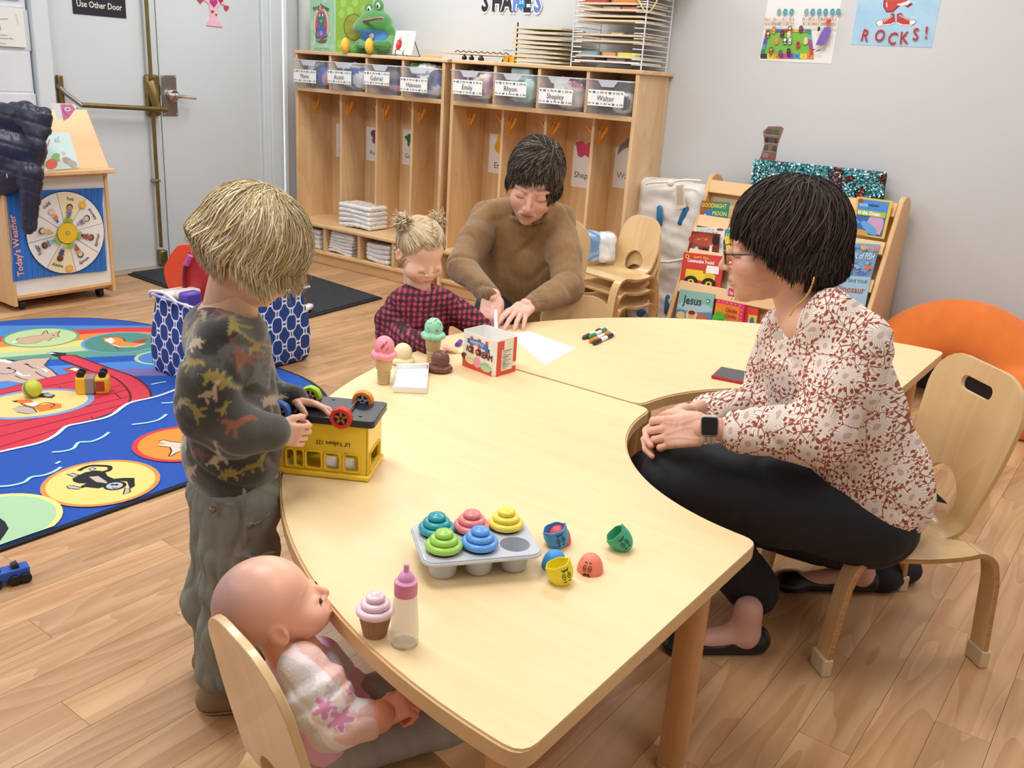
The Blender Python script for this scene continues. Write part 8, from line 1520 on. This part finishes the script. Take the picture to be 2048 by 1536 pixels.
# ---------------------------------------------------------------- doll
def doll():
    dx,dy=-.92,.74; f=norm((.36,.93,0)); r=np.array([f[1],-f[0],0]); up=np.array([0,0,1.]); Rm=np.column_stack([r,f,up]); Q=lambda u,v,o=0.: V(u,v,dx,dy,o)
    t=thing('baby_doll','large bald baby doll in a pink star-print top seated in the near chair','doll',(-.87,.78,.25))
    hc=Q(553,1220); pit=math.radians(-27); ff=norm((.55,.83,0)); Fd=math.cos(pit)*ff-math.sin(pit)*up; M=frame(hc,Fd,math.sin(pit)*ff+math.cos(pit)*up,.69)
    P,F,C=head('#fbc0a4',1,h=.003,lips='#e07f70',brow='#c48a6a',browa=.35,doll=False,neck=M[:3,:3].T@(Q(596,1330)-hc),nr=.046); mcap=P[:,2]+.9*(-P[:,1])*.9; C=blend(C,np.clip((P[:,2]*.35-P[:,1]+.01)/.10,0,1)*.62*np.clip((P[:,2]+.06)/.04,0,1),hx('#75606c')); parts=[(xf(P,M),F,C)]
    s=SDF(Q(600,1330)-.16,Q(600,1330)+.16,.005); s.cap(hc-M[:3,1]*.02-M[:3,2]*.06,Q(600,1325),.035,.04,.02); s.cap(Q(605,1345),np.array([-.84,.79,.31]),.035,.04,.02); P,F=s.nets(1); parts.append((P,F,cols(P,hx('#f0b596'))))
    sh=Q(606,1352,-.05); el=Q(668,1448,-.075); wr=Q(742,1440,-.06); sh2=Q(640,1320,.06); el2=Q(720,1400,.09); wr2=Q(770,1390,.08)
    AA=np.array([sh,el,wr,sh2,el2,wr2]); s=SDF(AA.min(0)-.06,AA.max(0)+.06,.0045); s.chain([sh,el,wr],[.026,.026,.021],.01); s.chain([sh2,el2,wr2],[.026,.026,.021],.01)
    s.cap(Q(752,1435,-.058),Q(758,1433,-.058),.0235,.0235,.004); P,F=s.nets(1); parts.append((P,F,cols(P,hx('#f0a584'))))
    for w_,e_,sd in ((wr,Q(800,1412,-.04),1),(wr2,Q(820,1380,.07),-1)):
        D=norm(e_-w_); P,F,C=handm('#f2a586',[(1.0,1.3,.8)]*4,-.02,(.5,.5,.5),-sd,s_=.58,arm=.03); parts.append((xf(P,hframe(w_+D*.008,D,norm(up*-1+CR[2]*.4))),F,C))
    sdfobj('body',parts,mat('vinyl_skin',rough=.38,attr=True,spec=.5),t)
    def hl(x,y,z): return Vector(xf(np.array([[x,y,z]]),M)[0])
    for x in (-1,1):
        MB().tube([hl(x*.019,.0875,-.0135),hl(x*.032,.0915,-.0160),hl(x*.046,.0815,-.0135)],[.0010,.0019,.0010],8).build('eyelash',mat('lash','#3a2a24',.5),t)
        MB().sphere(hl(x*.034,.0845,-.0105),(.0072,.0066,.0056),12).build('eye',mat('doll_iris','#35322a',.15),t)
    s=SDF(Q(640,1400)-.2,Q(640,1400)+.2,.0042); cb=np.array([-.845,.79,.31]); 
    s.ell(Q(625,1372),(.062,.055,.06),Rm,k=0); s.ell(Q(590,1345),(.055,.045,.04),Rm,k=.02); s.ell(cb,(.072,.066,.055),Rm,k=.03); s.chain([sh2,el2,wr2-norm(wr2-el2)*.01],[.036,.036,.028],.02); s.ell(Q(592,1298),(.036,.036,.022),Rm,k=.006,m=-1); s.plane((0,0,.262),(0,0,-1))
    P,F,C=cloth(s,None,'#eebce2',51,.0035,45,(1,1,.7),1,.0004); q=Q(694,1318); d_=P-q; m_=((d_@CR[0]*.8-d_@CR[1]*-.55)/.026)**2+((d_@CR[1]*.8+d_@CR[0]*-.6)/.05)**2<1; C=blend(C,m_*.9,hx('#dcdadf')); sdfobj('romper',[(P,F,C)],M_fab,t)
    # star print sleeve with two ruffles
    sh=sh+np.array([0,0,.012]); g=SDF(np.minimum(np.minimum(sh,wr),el)-.07,np.maximum(np.maximum(sh,wr),el)+.07,.0026); g.chain([sh,(sh+el)/2,el,wr-norm(wr-el)*.006],[.036,.037,.036,.030],.014)
    ax=norm(el-sh)
    for k_,rr_ in ((.30,.047),(.58,.047)):
        c=sh+(el-sh)*k_; g.cap(c-ax*.022,c,.030,rr_,.002)
    g.plane(wr+norm(wr-el)*.010,norm(wr-el)); P,F,C=cloth(g,None,'#f3d3dc',52,.002,60,(1,1,1),1,.0004); cl=[hx('#f8d6df'),hx('#dfe0e4'),hx('#fbf0f3'),hx('#f6cfc6')]; k_=((snoise(P,42,5)+1)*2).astype(int)%4; C=np.array(cl)[k_]*(1+.03*snoise(P,100,3))[:,None]
    a_=P@CR[0]; z_=-(P@CR[1])
    for u,v,sz,cc in ((640,1432,.017,'#e89ccc'),(672,1458,.018,'#ea9fd0'),(628,1392,.010,'#f6f2f4'),(700,1440,.010,'#f6f2f4'),(690,1418,.010,'#e9a8d0'),(650,1405,.011,'#dddbe0')):
        p=Q(u,v,-.13); pa=p@CR[0]; pz=-(p@CR[1]); dx_=a_-pa; dz=z_-pz; rad=np.hypot(dx_,dz); an=np.arctan2(dz,dx_); C=blend(C,(rad<sz*(.70+.30*np.cos(5*an+1.2))+.0025).astype(float)*.9,hx('#faf4f6')); C=blend(C,(rad<sz*(.70+.30*np.cos(5*an+1.2))).astype(float),hx(cc))
    sdfobj('sleeve',[(P,F,C)],M_fab,t)
    s=SDF(np.array([-.98,.72,.24]),np.array([-.5,1.12,.40]),.006); 
    for sg in (-1,1): h0=cb+r*sg*.035+np.array([0,0,-.015]); k0=h0+f*.15+r*sg*.02; s.cap(h0,k0,.042,.036,.02); s.cap(k0,k0+f*.08+up*-.02,.034,.03,.02)
    P,F=s.nets(1); P[:,2]=np.maximum(P[:,2],.2525); sdfobj('leggings',[(P,F,cols(P,hx('#a7a6a6'))*(1+.1*snoise(P,220,3))[:,None])],M_fab,t)
doll()

p=T(1735,1168,0); t=thing('tote_bag','black cloth tote slumped on the floor behind the floral woman under her chair','bag',(p[0],p[1],0)); s=SDF((p[0]-.2,p[1]-.2,-.01),(p[0]+.25,p[1]+.25,.2),.007); s.ell((p[0],p[1]+.02,.03),(.085,.07,.05),k=0); s.ell((p[0]+.06,p[1]+.09,.035),(.05,.06,.04),k=.03); s.plane((0,0,.001),(0,0,-1)); P,F=s.nets(1); P+=vnormals(P,F)*(snoise(P,60,3)*.003)[:,None]; P[:,2]=np.maximum(P[:,2],.001); sdfobj('cloth_body',[(P,F,cols(P,hx('#17181d')))],M_fab,t)
t=thing('scarf','dark green folded scarf tip hanging behind the floral top at the chair hole','scarf',V(1862,985,-.33,2.2)); q=[Vector(V(u,v,-.33,2.2,.02)) for u,v in ((1828,962),(1850,968),(1888,1004),(1862,998),(1830,990))]; n=Vector((-CR[2][0],-CR[2][1],0)).normalized(); MB().add(q+[p-n*.012 for p in q],[tuple(range(5)),tuple(range(5,10))[::-1]]+[(i,(i+1)%5,(i+1)%5+5,i+5) for i in range(5)]).build('scarf_tip',mat('green_cloth','#1f3a36',.8),t,.003)
